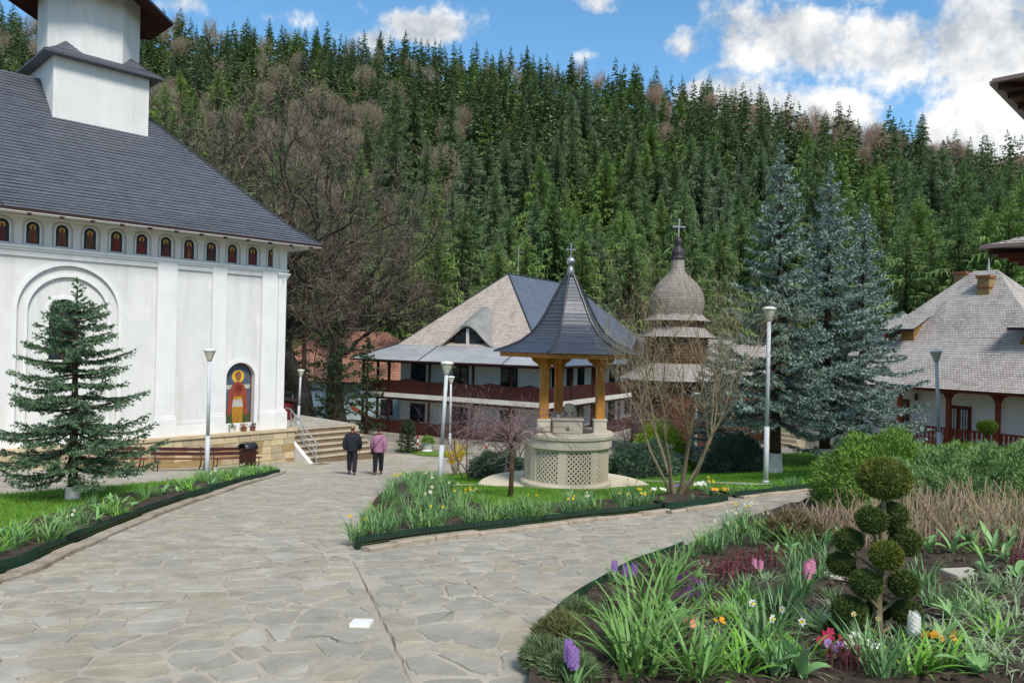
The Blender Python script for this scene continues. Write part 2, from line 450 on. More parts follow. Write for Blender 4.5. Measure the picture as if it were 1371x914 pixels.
# ---- crazy paving: irregular flagstones
M_stone = pm('flagstone', '#9a9488', '#7d7a74', 2.2, .85, .45, 22, objrand=.0, dirt=('#8c8069', 1.6, .6))
STONES = [pm('flagstone_grey', '#aaa294', '#8c8577', 3.0, .80, .5, 24, dirt=('#a3957a', 1.9, .5)),
          pm('flagstone_blue', '#a39d91', '#8c877c', 3.0, .75, .5, 24, dirt=('#9a9080', 1.9, .4)),
          pm('flagstone_tan', '#aea492', '#938a79', 3.0, .85, .5, 24, dirt=('#77705f', 1.9, .5)),
          pm('flagstone_pale', '#b2ac9f', '#979186', 3.0, .85, .5, 24, dirt=('#7f7868', 1.9, .5))]
SEAM = (gp(468, 745), gp(552, 925))
def build_stones():
    r = random.Random(3)
    sa, sb = Vector(SEAM[0][:2]), Vector(SEAM[1][:2]); sd = (sb - sa).normalized(); sn = Vector((-sd.y, sd.x))
    beds = [LEFT_LAWN, CENTRE, SMALL, RIGHT]
    seeds = []
    y = 2.4
    while y < 33:
        st = 0.31 if y < 13 else (0.42 if y < 20 else .6)
        x = -13.0
        while x < 8.6:
            px_, py_ = x + r.uniform(-.75, .75) * st, y + r.uniform(-.6, .6) * st
            if abs(px_) < py_ * .78 + .8 and not any(inpoly(px_, py_, b) for b in beds) and r.random() > .22: seeds.append(Vector((px_, py_)))
            x += st * 1.08
        y += st * .70
    # a frame-independent test: keep inside the paving only
    seeds = [s for s in seeds if inpoly(s.x, s.y, PATH)]
    cell = {}
    for i, s in enumerate(seeds): cell.setdefault((int(s.x // 1), int(s.y // 1)), []).append(i)
    out = []
    for i, s in enumerate(seeds):
        R_ = .75
        poly = [s + Vector((math.cos(a) * R_, math.sin(a) * R_)) for a in [k * math.pi / 6 for k in range(12)]]
        def clip(poly, n, d):
            res = []
            for k in range(len(poly)):
                a, b = poly[k], poly[(k + 1) % len(poly)]; da, db = a.dot(n) - d, b.dot(n) - d
                if da <= 0: res.append(a)
                if (da < 0) != (db < 0) and da != db: res.append(a + (b - a) * (da / (da - db)))
            return res
        gap = .008 + .012 * r.random()
        cx, cy = int(s.x // 1), int(s.y // 1)
        for gx in (-2, -1, 0, 1, 2):
            for gy in (-2, -1, 0, 1, 2):
                for j in cell.get((cx + gx, cy + gy), ()):
                    if j == i: continue
                    q = seeds[j]; n = q - s; ln = n.length
                    if ln > 1.6: continue
                    n = n / ln; m = (s + q) / 2
                    # bow the bisectors a little so that edges are not all straight-sided cells
                    ang = .22 * math.sin(i * 12.9 + j * 12.9); n2 = Vector((n.x * math.cos(ang) - n.y * math.sin(ang), n.x * math.sin(ang) + n.y * math.cos(ang)))
                    poly = clip(poly, n2, m.dot(n2) - gap)
                    if not poly: break
        if len(poly) < 3: continue
        side = sn.dot(s - sa); 
        if s.y < sa.y + .2:
            poly = clip(poly, -sn if side > 0 else sn, -(sa.dot(sn)) - .025 if side > 0 else sa.dot(sn) - .025)
        if len(poly) < 3: continue
        area = 0
        for k in range(len(poly)): a, b = poly[k], poly[(k + 1) % len(poly)]; area += a.x * b.y - a.y * b.x
        area = abs(area) / 2
        if area < .010: continue
        # cut the corners and roughen
        P = []
        for k in range(len(poly)):
            a, b = poly[k], poly[(k + 1) % len(poly)]
            if (b - a).length < .03: continue
            for t in (.16, .5, .84):
                p = a.lerp(b, t); j_ = .014
                P.append(p + Vector((r.uniform(-j_, j_), r.uniform(-j_, j_))))
        if len(P) < 6: continue
        c = sum(P, Vector((0, 0))) / len(P)
        out.append((area / max(c.y, 1) ** 3, c, P, r.uniform(.003, .012), Vector((r.uniform(-.012, .012), r.uniform(-.012, .012)))))
    out.sort(key=lambda t: -t[0])
    def stone_into(m, c, P, h, tilt):
        n = len(P)
        top = [(p.x - (p.x - c.x) * .035, p.y - (p.y - c.y) * .035, gz(p.x, p.y) + .012 + h + tilt.dot(p - c)) for p in P]
        bot = [(p.x, p.y, gz(p.x, p.y) + .005) for p in P]
        a = m.add(top); b = m.add(bot)
        m.f.append(tuple(a + k for k in range(n)))
        for k in range(n): m.f.append((a + (k + 1) % n, a + k, b + k, b + (k + 1) % n))
    def ori(P): 
        a = sum(P[k].x * P[(k + 1) % len(P)].y - P[k].y * P[(k + 1) % len(P)].x for k in range(len(P))); return P if a > 0 else P[::-1]
    tp = gp(484, 838); out = [o for o in out if (o[1] - Vector((tp.x, tp.y))).length > .2]
    rest = [MB() for _ in STONES]
    for k, (sc, c, P, h, tilt) in enumerate(out):
        w = r.random(); mi = 0 if w < .42 else (1 if w < .62 else (2 if w < .78 else 3))
        if c.x > sa.x + .3 and c.y < 13 and r.random() < .45: mi = 1
        if k < 300:
            m = MB(); stone_into(m, c, ori(P), h, tilt); m.build('flagstone', STONES[mi], path)
        else: stone_into(rest[mi], c, ori(P), h * .8, tilt * .6)
    for m, mt in zip(rest, STONES):
        if m.f: tag(m.build('flagstones', mt, path), kind='stuff')
build_stones()
# open cracks and the long joint between the two paved fields
M_crack = pm('crack_dirt', '#766c5b', '#5e5444', 8, .98)
for pts, w in (([(468, 745), (486, 780), (505, 820), (528, 868), (552, 925)], .005), ([(600, 735), (650, 737), (700, 744), (745, 750), (795, 758)], .007), ([(255, 772), (320, 765), (380, 760), (430, 750), (470, 745)], .008), ([(300, 760), (350, 752), (400, 753)], .005), ([(380, 862), (430, 856), (470, 866), (520, 858)], .006), ([(120, 815), (180, 812), (240, 808)], .008), ([(560, 790), (610, 785), (640, 790)], .007)):
    P_ = resample0 = smoothed([gp(*q) for q in pts], 8); m_ = MB(); rr_ = random.Random(len(pts)); n_ = len(P_); row = []
    for i_, q_ in enumerate(P_):
        d_ = (P_[min(i_ + 1, n_ - 1)] - P_[max(i_ - 1, 0)]); d_.z = 0; d_.normalize(); s_ = Vector((-d_.y, d_.x, 0)) * w * rr_.uniform(.35, 1.0) * min(1, .2 + 4 * min(i_, n_ - 1 - i_) / n_); j_ = Vector((rr_.gauss(0, .005), rr_.gauss(0, .005), 0)); row.append((q_ + j_ - s_, q_ + j_ + s_))
    b_ = m_.add([(v_.x, v_.y, gz(v_.x, v_.y) + .029) for pr_ in row for v_ in pr_])
    for i_ in range(n_ - 1): m_.f.append((b_ + 2 * i_, b_ + 2 * i_ + 2, b_ + 2 * i_ + 3, b_ + 2 * i_ + 1))
    m_.build('crack', M_crack, path)
# small white tile lying in the path beside the joint
tl = MB(); g0 = gp(484, 838); q = [(-.078, -.06), (.074, -.06), (.082, .056), (-.07, .06)]
tl.v = [(g0.x + x, g0.y + y * 1.25, gz(g0.x + x, g0.y + y * 1.25) + .040) for x, y in q] + [(g0.x + x, g0.y + y * 1.25, gz(g0.x + x, g0.y + y) + .008) for x, y in q]
tl.f = [(0, 1, 2, 3), (0, 4, 5, 1), (1, 5, 6, 2), (2, 6, 7, 3), (3, 7, 4, 0)]
tag(tl.build('tile', pm('white_tile', '#e8e8e4', '#dadad6', 4, .5)), 'small white rectangular tile set in the flagstones beside the joint', 'tile')

# ---- corrugated garden edging and concrete kerbs
M_edging = pm('edging_plastic', '#1e3a2a', '#162a20', 2, .55, .1, dirt=('#4a4a3a', 6, .4))
M_kerb = pm('kerb_concrete', '#aa9d8c', '#948776', 2, .9, .5, 40, dirt=('#5e5346', 4, .7))
def resample(line, step):
    L2 = [Vector(p[:2]) for p in line]; out = [L2[0]]
    for a, b in zip(L2, L2[1:]):
        n = max(1, int(round((b - a).length / step)))
        out += [a.lerp(b, k / n) for k in range(1, n + 1)]
    return out
def edging(line, label, h=.16, wave=.03, base=.0):
    pts = resample(smoothed([Vector((p[0], p[1], 0)) for p in line], 6), wave)
    m = MB(); r = random.Random(len(pts)); n = len(pts)
    lo, hi = [], []
    for i, p in enumerate(pts):
        d = (pts[min(i + 1, n - 1)] - pts[max(i - 1, 0)]).normalized(); nn = Vector((-d.y, d.x)); off = nn * (.007 if i % 2 else -.007)
        w = .012 * noise.noise(Vector((p.x * .9, p.y * .9, 0)))
        q = p + off; lo.append((q.x, q.y, gz(q.x, q.y) - .02 + base)); hi.append((q.x + nn.x * .02, q.y + nn.y * .02, gz(q.x, q.y) + h + w + base))
    a = m.add(lo); b = m.add(hi)
    for i in range(n - 1): m.f.append((a + i, a + i + 1, b + i + 1, b + i))
    o = m.build('garden_edging', M_edging)
    s = o.modifiers.new('thick', 'SOLIDIFY'); s.thickness = .006
    return tag(o, label, 'edging')
def kerb(line, side, label, w=.15, h=.075, gap=.05):
    k = thing('kerb', label, 'kerb')
    base = [Vector((p[0], p[1], 0)) for p in line]
    pts = resample(smoothed(base, 6), .33); n = len(pts); i = 0; r = random.Random(n)
    offs = []
    for j, p in enumerate(pts):
        d = (pts[min(j + 1, n - 1)] - pts[max(j - 1, 0)]).normalized(); offs.append(Vector((-d.y, d.x)) * side)
    while i < n - 1:
        j = min(i + 3, n - 1); m = MB(); dz = r.uniform(-.012, .012); dx = r.uniform(-.008, .012)
        rows = []
        for t in range(i, j + 1):
            p, o = pts[t], offs[t]; pr = []
            for (u, z) in ((gap + dx, -.02), (gap + dx, h - .01), (gap + .012 + dx, h), (gap + w - .02 + dx, h), (gap + w + dx, h - .02), (gap + w + dx, -.02)):
                q = p + o * u
                if t == i: q = q + (pts[j] - pts[i]).normalized() * .006
                if t == j: q = q - (pts[j] - pts[i]).normalized() * .006
                pr.append((q.x, q.y, gz(q.x, q.y) + z + (dz if z > 0 else 0)))
            rows.append(m.add(pr))
        for a, b in zip(rows, rows[1:]):
            for k_ in range(5):
                f = (a + k_, b + k_, b + k_ + 1, a + k_ + 1); m.f.append(f if side > 0 else f[::-1])
        m.f.append(tuple(rows[0] + q for q in range(6))); m.f.append(tuple(rows[-1] + 5 - q for q in range(6)))
        m.build('kerb_stone', M_kerb, k); i = j
    return k
edging(LEFT_EDGE, 'dark green corrugated edging along the long lawn bed beside the church', .17)
kerb(LEFT_EDGE, -1, 'low concrete kerb below the edging of the church lawn')
edging(CENTRE_FRONT, 'dark green corrugated edging in front of the daffodil bed', .17)
edging([CENTRE_FRONT[0]] + CENTRE_LEFT[::-1][:1], 'short dark green edging at the pointed tip of the daffodil bed', .15)
kerb(CENTRE_FRONT, -1, 'low concrete kerb in front of the daffodil bed')
kerb([CENTRE_FRONT[0]] + CENTRE_LEFT[::-1], 1, 'low concrete kerb at the side of the daffodil bed', .09, .04, .03)
edging(P2([(868, 676), (890, 685), (935, 679), (976, 672)]), 'dark green edging round the small bed of the bare multi-stemmed tree', .16)
kerb(P2([(889, 688), (935, 681), (976, 674)]), -1, 'low concrete kerb in front of the small tree bed', gap=.04)
edging(STRIP, 'dark green edging along the lawn under the blue spruces', .15)
kerb(STRIP, -1, 'low concrete kerb along the lawn under the blue spruces')
edging(RIGHT_EDGE[2:7], 'curved dark green edging of the foreground flower bed', .15)
# ================================================================ the white church
def arch(cx, z0, spring, r, n=14, rx=None):
    """outline (x, z): upright sides and a round head, anticlockwise seen from outside"""
    rx = rx or r
    return [(cx - rx, z0), (cx + rx, z0)] + [(cx + rx * math.cos(math.pi * k / n), spring + r * math.sin(math.pi * k / n)) for k in range(n + 1)]
def rect(x0, x1, z0, z1): return [(x0, z0), (x1, z0), (x1, z1), (x0, z1)]
def panel(m, outer, holes, y, depth):
    """wall sheet in the x-z plane at y, with jambs running back from every hole"""
    polys = [outer] + holes
    flat = [p for q in polys for p in q]
    tris = tessellate_polygon([[Vector((x, z, 0)) for x, z in q] for q in polys])
    b = m.add([(x, y, z) for x, z in flat])
    for t in tris:
        a, c, e = (flat[i] for i in t)
        cr = (c[0] - a[0]) * (e[1] - a[1]) - (c[1] - a[1]) * (e[0] - a[0])
        m.f.append(tuple(b + i for i in (t if cr > 0 else t[::-1])))
    for h in holes:
        n = len(h)
        for k in range(n):
            (x0, z0), (x1, z1) = h[k], h[(k + 1) % n]
            m.poly([(x0, y, z0), (x0, y + depth, z0), (x1, y + depth, z1), (x1, y, z1)])
def arch_ring(m, cx, z0, spring, r0, r1, y0, y1, n=16):
    """moulding that follows an arch"""
    i_ = [(cx - r0, z0)] + [(cx - r0 * math.cos(math.pi * k / n), spring + r0 * math.sin(math.pi * k / n)) for k in range(n + 1)] + [(cx + r0, z0)]
    o_ = [(cx - r1, z0)] + [(cx - r1 * math.cos(math.pi * k / n), spring + r1 * math.sin(math.pi * k / n)) for k in range(n + 1)] + [(cx + r1, z0)]
    for k in range(len(i_) - 1):
        a, b, c, d = i_[k], i_[k + 1], o_[k + 1], o_[k]
        m.poly([(a[0], y0, a[1]), (b[0], y0, b[1]), (c[0], y0, c[1]), (d[0], y0, d[1])][::-1])
        m.poly([(d[0], y0, d[1]), (c[0], y0, c[1]), (c[0], y1, c[1]), (d[0], y1, d[1])][::-1])
        m.poly([(a[0], y1, a[1]), (b[0], y1, b[1]), (b[0], y0, b[1]), (a[0], y0, a[1])][::-1])
def courses(m, A, B, C, D, row=.2, lift=.018, u0=0.0, v0=0.0):
    """roof plane A-B (eave) to D-C (top) laid in lapped courses; uv in metres"""
    A, B, C, D = (Vector(p) for p in (A, B, C, D))
    n_ = (B - A).cross(D - A)
    if n_.length < 1e-6: n_ = (B - A).cross(C - A)
    n_.normalize(); ex = (B - A).normalized()
    hgt = abs((D - A).cross(ex).length) or (C - A).cross(ex).length
    k = max(1, int(round(hgt / row)))
    prev = None
    for i in range(k):
        t0, t1 = i / k, (i + 1) / k
        a, b = A.lerp(D, t0), B.lerp(C, t0); d, c = A.lerp(D, t1), B.lerp(C, t1)
        lo = n_ * lift
        ns = int(min(36, max(1, (b - a).length / .75)))
        if ns > 1 and (c - d).length > .5:
            jr = random.Random(int(abs(A.x * 31 + A.y * 17 + i * 7)) + i); J0 = [n_ * jr.gauss(0, .004) + (D - A).normalized() * jr.gauss(0, .006) for _ in range(ns + 1)]
            for s_ in range(ns):
                f0, f1 = s_ / ns, (s_ + 1) / ns; pa, pb_, pc, pd = a.lerp(b, f0) + lo + J0[s_], a.lerp(b, f1) + lo + J0[s_ + 1], d.lerp(c, f1), d.lerp(c, f0)
                uu = [((p_ - A).dot(ex) + u0) for p_ in (pa, pb_, pc, pd)]; m.poly([pa, pb_, pc, pd], [(uu[0], v0 + hgt * t0), (uu[1], v0 + hgt * t0), (uu[2], v0 + hgt * t1), (uu[3], v0 + hgt * t1)])
                m.poly([a.lerp(b, f0) - n_ * .01, a.lerp(b, f1) - n_ * .01, pb_, pa], [(uu[0], v0 + hgt * t0), (uu[1], v0 + hgt * t0), (uu[1], v0 + hgt * t0 + .002), (uu[0], v0 + hgt * t0 + .002)])
            continue
        q = [a + lo, b + lo, c, d]
        u = [((p - A).dot(ex) + u0) for p in (a, b, c, d)]
        v = [v0 + hgt * t for t in (t0, t0, t1, t1)]
        if (c - d).length < 1e-4: m.poly(q[:3], [(u[0], v[0]), (u[1], v[1]), (u[2], v[2])])
        else: m.poly(q, list(zip(u, v)))
        m.poly([a, b, b + lo, a + lo], [(u[0], v[0]), (u[1], v[0]), (u[1], v[0] + .002), (u[0], v[0] + .002)])
    return hgt
def hip_roof(m, x0, x1, y0, y1, prof, row, lift, faces='fblr', ridge_y=None):
    """hipped roof; prof = [(distance in from the eave, z), ...]"""
    u = [0.0] * 4; 
    for (d0, z0), (d1, z1) in zip(prof, prof[1:]):
        r0 = [(x0 + d0, y0 + d0), (x1 - d0, y0 + d0), (x1 - d0, y1 - d0), (x0 + d0, y1 - d0)]
        r1 = [(x0 + d1, y0 + d1), (x1 - d1, y0 + d1), (x1 - d1, y1 - d1), (x0 + d1, y1 - d1)]
        for k, fc in enumerate('frbl'):
            if fc not in faces: continue
            a, b = r0[k], r0[(k + 1) % 4]; d, c = r1[k], r1[(k + 1) % 4]
            u[k] += courses(m if not isinstance(m, dict) else m[fc], (*a, z0), (*b, z0), (*c, z1), (*d, z1), row, lift, d0, u[k])

M_plaster = pm('white_plaster', '#d9d7d3', '#cdccc8', .8, .85, .15, 20, dirt=('#aeaca4', 1.1, .5), dstretch=(1.6, 1.6, .22))
M_plaster2 = pm('white_moulding', '#dfdedb', '#d4d3d0', 1.2, .8, .08, 20)
M_slate = shingle_mat('slate_courses', '#5c5f67', '#50535b', '#2f3138', .28, .19, .5, .5, '#5c6068', .4, .006)
M_darkwood = pm('eave_wood', '#3a2219', '#2c1a13', 4, .7, .2, 30)
M_metal_dk = pm('dark_sheet_metal', '#33343a', '#26272c', 3, .45, 0, spec=.5)
M_glass = pm('window_glass', '#20262c', '#2b333a', .8, .06, 0, spec=.9)
M_plinthcore = pm('plinth_mortar', '#a99b7d', '#94876b', 2, .95, .4, 40)
SAND = [pm('sandstone_a', '#b3a488', '#9c8e72', 3, .92, .5, 30), pm('sandstone_b', '#c7b592', '#b5a27c', 3, .92, .5, 30), pm('sandstone_c', '#a58d66', '#8f7852', 3, .92, .5, 30), pm('sandstone_d', '#bba98a', '#a39373', 3, .92, .5, 30)]
BZ = 5.75
CH0 = Vector((-9.85, 32.3, CAMZ - BZ)); CHR = math.atan2(.726, .688)
church = thing('church', 'white plastered church with dark slate roof, arched niches and painted saints', 'church', CH0, CHR)
LO = (0, 0, BZ)                                              # local z is measured from the photographer's eye level
def church_build():
    # walls
    m = MB()
    outer = rect(-26, 0, -3.97, 2.76)
    pan = [rect(-11.2, -5.36, -3.45, 2.5), rect(-4.6, -3.22, -3.45, 2.5), rect(-2.62, -1.08, -3.969, 2.5), rect(-18.5, -12.2, -3.45, 2.5)]
    panel(m, outer, pan, 0, .075)
    panel(m, rect(-11.2, -5.36, -3.45, 2.5), [arch(-8.3, -3.449, .69, 1.65, 24)], .075, .085)
    panel(m, arch(-8.3, -3.45, .69, 1.65, 24), [arch(-8.3, -3.44, .63, 1.32, 24)], .16, .08)
    panel(m, arch(-8.3, -3.44, .63, 1.32, 24), [arch(-8.4, -1.02, .62, .50, 16)], .24, .28)
    m.poly([(-4.6, .075, -3.45), (-3.22, .075, -3.45), (-3.22, .075, 2.5), (-4.6, .075, 2.5)])
    m.poly([(-18.5, .075, -3.45), (-12.2, .075, -3.45), (-12.2, .075, 2.5), (-18.5, .075, 2.5)])
    panel(m, rect(-2.62, -1.08, -3.969, 2.5), [arch(-1.92, -3.96, -1.76, .62, 18)], .075, .30)
    m.box(-26, -.02, .6, 10.0, -3.97, 3.9)                 # body
    m.box(-.6, 0, .02, 10.0, -3.97, 3.9)                   # end wall
    m.build('wall', M_plaster, church, loc=LO)
    # frieze of niches
    m = MB(); xs = [-.62 - .886 * k for k in range(28)]
    panel(m, rect(-26, 0, 2.76, 3.9), [arch(x, 2.90, 3.50, .33, 12) for x in xs], 0.0, .09)
    for x in xs: m.poly([(px_, .09, pz_) for px_, pz_ in arch(x, 2.90, 3.50, .33, 12)])
    m.build('frieze', M_plaster, church, loc=LO)
    # mouldings
    m = MB()
    for z0, z1, p in ((2.70, 2.78, .05), (2.78, 2.86, .10), (3.80, 3.88, .05)): m.box(-26, p, -p, 0.002, z0, z1)
    m.build('string_course', M_plaster2, church, loc=LO)
    for x0, x1 in ((-5.30, -4.66), (-3.16, -2.68), (-1.02, -.42)):
        m = MB(); m.box(x0 - .05, x1 + .05, -.035, .0, -3.2, 2.70); m.box(x0 - .1, x1 + .1, -.10, .002, -3.97, -3.30); m.box(x0 - .08, x1 + .08, -.07, .002, -3.30, -3.2)
        m.build('pilaster', M_plaster2, church, loc=LO)
    m = MB(); m.box(-.34, .02, -.05, .5, -3.2, 2.62); m.box(-.40, .14, -.14, .5, -3.97, -3.25); m.box(-.38, .08, -.10, .5, -3.25, -3.15)
    for k, z in enumerate((2.45, 2.54, 2.62)): m.box(-.36 - .03 * k, .05 + .05 * k, -.06 - .04 * k, .5, z, z + .085)
    m.box(-.30, .03, -.04, .5, 2.86, 3.80)
    m.build('corner_pilaster', M_plaster2, church, loc=LO)
    m = MB(); arch_ring(m, -8.3, -3.45, .69, 1.60, 1.74, .03, .075, 28); m.build('arch_moulding', M_plaster2, church, loc=LO)
    m = MB(); arch_ring(m, -8.3, -3.45, .63, 1.27, 1.38, .115, .16, 28); m.build('arch_moulding', M_plaster2, church, loc=LO)
    m = MB(); arch_ring(m, -8.4, -1.02, .62, .50, .62, .19, .24, 18); m.build('arch_moulding', M_plaster2, church, loc=LO)
    m = MB(); arch_ring(m, -1.92, -3.96, -1.76, .62, .76, .02, .075, 20); m.build('arch_moulding', M_plaster2, church, loc=LO)
    m = MB(); m.box(-26, .05, -.05, 0.001, -3.97, -3.62); m.build('wall_base', M_plaster2, church, loc=LO)
    # arched window
    w = MB(); w.poly([(x, .50, z) for x, z in arch(-8.4, -1.02, .62, .50, 16)]); win = w.build('window', M_glass, church, loc=LO)
    f = MB(); f.box(-8.425, -8.375, .46, .50, -1.02, 1.1); f.box(-8.9, -7.9, .46, .50, .40, .45); f.box(-8.9, -7.9, .46, .50, -.35, -.31); f.build('frame', pm('window_frame', '#5a3a22', '#4a2e1a', 4, .6), win)
    s_ = MB(); s_.box(-8.98, -7.82, .16, .50, -1.10, -1.02); s_.build('sill', M_plaster2, win)
    # roof with lapped courses
    m = MB(); prof = [(0, 3.94), (.9, 4.62), (1.9, 5.58), (6.15, 10.05)]
    hip_roof(m, -27.1, 1.1, -1.1, 11.2, prof, .19, .030)
    m.build('roof', M_slate, church, loc=LO)
    m = MB()
    for (a, b) in ((-1.1, -1.06),): m.box(-27, 1.06, a, b, 3.84, 3.935)
    m.box(1.06, 1.10, -1.06, 11, 3.84, 3.935)
    m.poly([(-27, -1.06, 3.85), (1.06, -1.06, 3.85), (1.06, 0, 3.9), (-27, 0, 3.9)][::-1]); m.poly([(0, 0, 3.9), (1.06, -1.06, 3.85), (1.06, 11, 3.85), (0, 11, 3.9)][::-1])
    sof = m.build('soffit', M_plaster, church, loc=LO)
    m = MB(); m.box(-27, 1.09, -1.115, -1.095, 3.87, 3.95); m.box(1.095, 1.115, -1.1, 11, 3.87, 3.95); m.build('eave_board', M_darkwood, church, loc=LO)
    for k in range(26):
        b = MB(); x = .6 - .95 * k; b.box(x - .05, x + .05, -1.09, -.93, 3.76, 3.86); b.build('rafter_end', M_darkwood, church, loc=LO)
    # hip ridge and lightning cable
    for name, pts in (('hip_cap', [(1.1, -1.1, 3.96), (.2, -.2, 4.64), (-.8, .8, 5.6), (-5.05, 5.05, 10.08)]), ('lightning_cable', [(-11.9, -1.1, 4.0), (-12.3, .4, 5.25), (-13.4, 2.4, 7.4), (-14.5, 4.0, 9.05)]), ('lightning_cable', [(-10.6, -1.1, 4.0), (-11.4, .4, 5.3), (-12.6, 1.6, 6.5)])):
        m = MB(); m.tube(pts, .05 if name == 'hip_cap' else .022, 6); m.build(name, M_metal_dk, church, loc=LO)
    # tower
    cx, cy, hs = -6.38, 5.03, 1.76
    m = MB(); m.box(cx - hs, cx + hs, cy - hs, cy + hs, 7.4, 10.72); m.build('tower_base', M_plaster, church, loc=LO)
    m = MB(); o = hs + .42
    hip_roof(m, cx - o, cx + o, cy - o, cy + o, [(0, 10.62), (.5, 10.95), (1.1, 11.55)], .17, .014)
    m.box(cx - o, cx + o, cy - o, cy + o, 10.56, 10.615)
    m.build('tower_skirt_roof', M_slate, church, loc=LO)
    oc = MB(); ro = 1.72 / math.cos(math.pi / 8)
    oc.lathe([(ro, 10.7), (ro, 14.2)], 8, (cx, cy), math.pi / 8)
    oc.build('tower_drum', M_plaster, church, loc=LO)
    m = MB(); m.lathe([(ro, 13.95), (3.15, 13.35), (3.17, 13.45), (2.2, 14.2), (1.2, 15.6), (.5, 17.0), (.08, 18.2)], 8, (cx, cy), math.pi / 8); m.build('tower_roof', M_slate, church, loc=LO)
    m = MB(); m.lathe([(ro + .01, 13.90), (3.10, 13.33)], 8, (cx, cy), math.pi / 8, close=False); m.build('tower_soffit', pm('red_soffit', '#4a2018', '#38160f', 3, .7), church, loc=LO)
    # plinth of sandstone blocks
    m = MB(); m.box(-26, .37, -.37, 10, -BZ, -4.08); pl = m.build('plinth', M_plinthcore, church, loc=LO)
    c = MB(); c.box(-26, .46, -.46, .0, -4.08, -3.97); c.build('coping', pm('coping_stone', '#c4b393', '#b09e7d', 2, .9, .4, 30), pl)
    r = random.Random(5); z = -4.085
    while z > -5.6:
        h = r.choice((.20, .26, .30)); x = .40
        while x > -10.8:
            w_ = r.uniform(.28, .72); b = MB(); p = r.uniform(.385, .405)
            b.bbox(x - w_ + .012, x - .012, -p, -.30, z - h + .012, z - .012, .008)
            b.build('stone', r.choice(SAND), pl); x -= w_
        z -= h
    return xs
icon_xs = church_build()
# painted saints: flat arched panels
IC = {k: pm('icon_' + k, a, b, sc, .55) for k, a, b, sc in (('ground', '#24303a', '#1c2230', 6), ('halo', '#d9b04a', '#c4952f', 8), ('face', '#7a4a2a', '#5e371f', 9), ('robe_red', '#5c211b', '#7a2c20', 7), ('robe_brown', '#4f3322', '#6b4a2c', 7), ('robe_dark', '#3a2326', '#56352c', 7), ('hand', '#8f6540', '#7a5230', 9),
      ('red', '#7a3428', '#944836', 6), ('orange', '#b5842f', '#9a6d26', 6), ('white', '#b9b7b0', '#9a9890', 8), ('green', '#44562f', '#374826', 7), ('blue', '#56606e', '#454f5e', 6), ('rim', '#6d3a24', '#5a2f1d', 6))}
def icon_small(x, k):
    r = random.Random(k)
    y = .088
    def P(pts, yy, nm, mt, par): 
        m = MB(); m.poly([(a, yy, b) for a, b in pts]); return m.build(nm, mt, par, loc=(LO if par is church else None))
    m = MB(); m.prism(arch(x, 2.95, 3.50, .195, 10), .072, .10); ic = m.build('icon', IC['ground'], church, loc=LO)
    m = MB(); arch_ring(m, x, 2.93, 3.50, .20, .25, .045, .09, 12); m.build('moulding', M_plaster2, ic)
    P([(x + .095 * math.cos(t * .4488), 3.50 + .095 * math.sin(t * .4488)) for t in range(14)], .069, 'halo', IC['halo'], ic)
    P([(x + .052 * math.cos(t * .628), 3.49 + .070 * math.sin(t * .628)) for t in range(10)], .066, 'face', IC['face'], ic)
    w = r.uniform(.12, .15)
    P([(x - w, 2.955), (x + w, 2.955), (x + w * .95, 3.25), (x + .10, 3.40), (x + .03, 3.44), (x - .03, 3.44), (x - .10, 3.40), (x - w * .95, 3.25)], .067, 'robe', IC[r.choice(('robe_red', 'robe_brown', 'robe_dark'))], ic)
    P([(x - .05, 2.956), (x + .03, 2.956), (x + .05, 3.30), (x - .02, 3.33)], .064, 'sash', IC[r.choice(('robe_brown', 'robe_red', 'hand'))], ic)
for k, x in enumerate(icon_xs[:13]): icon_small(x, k)
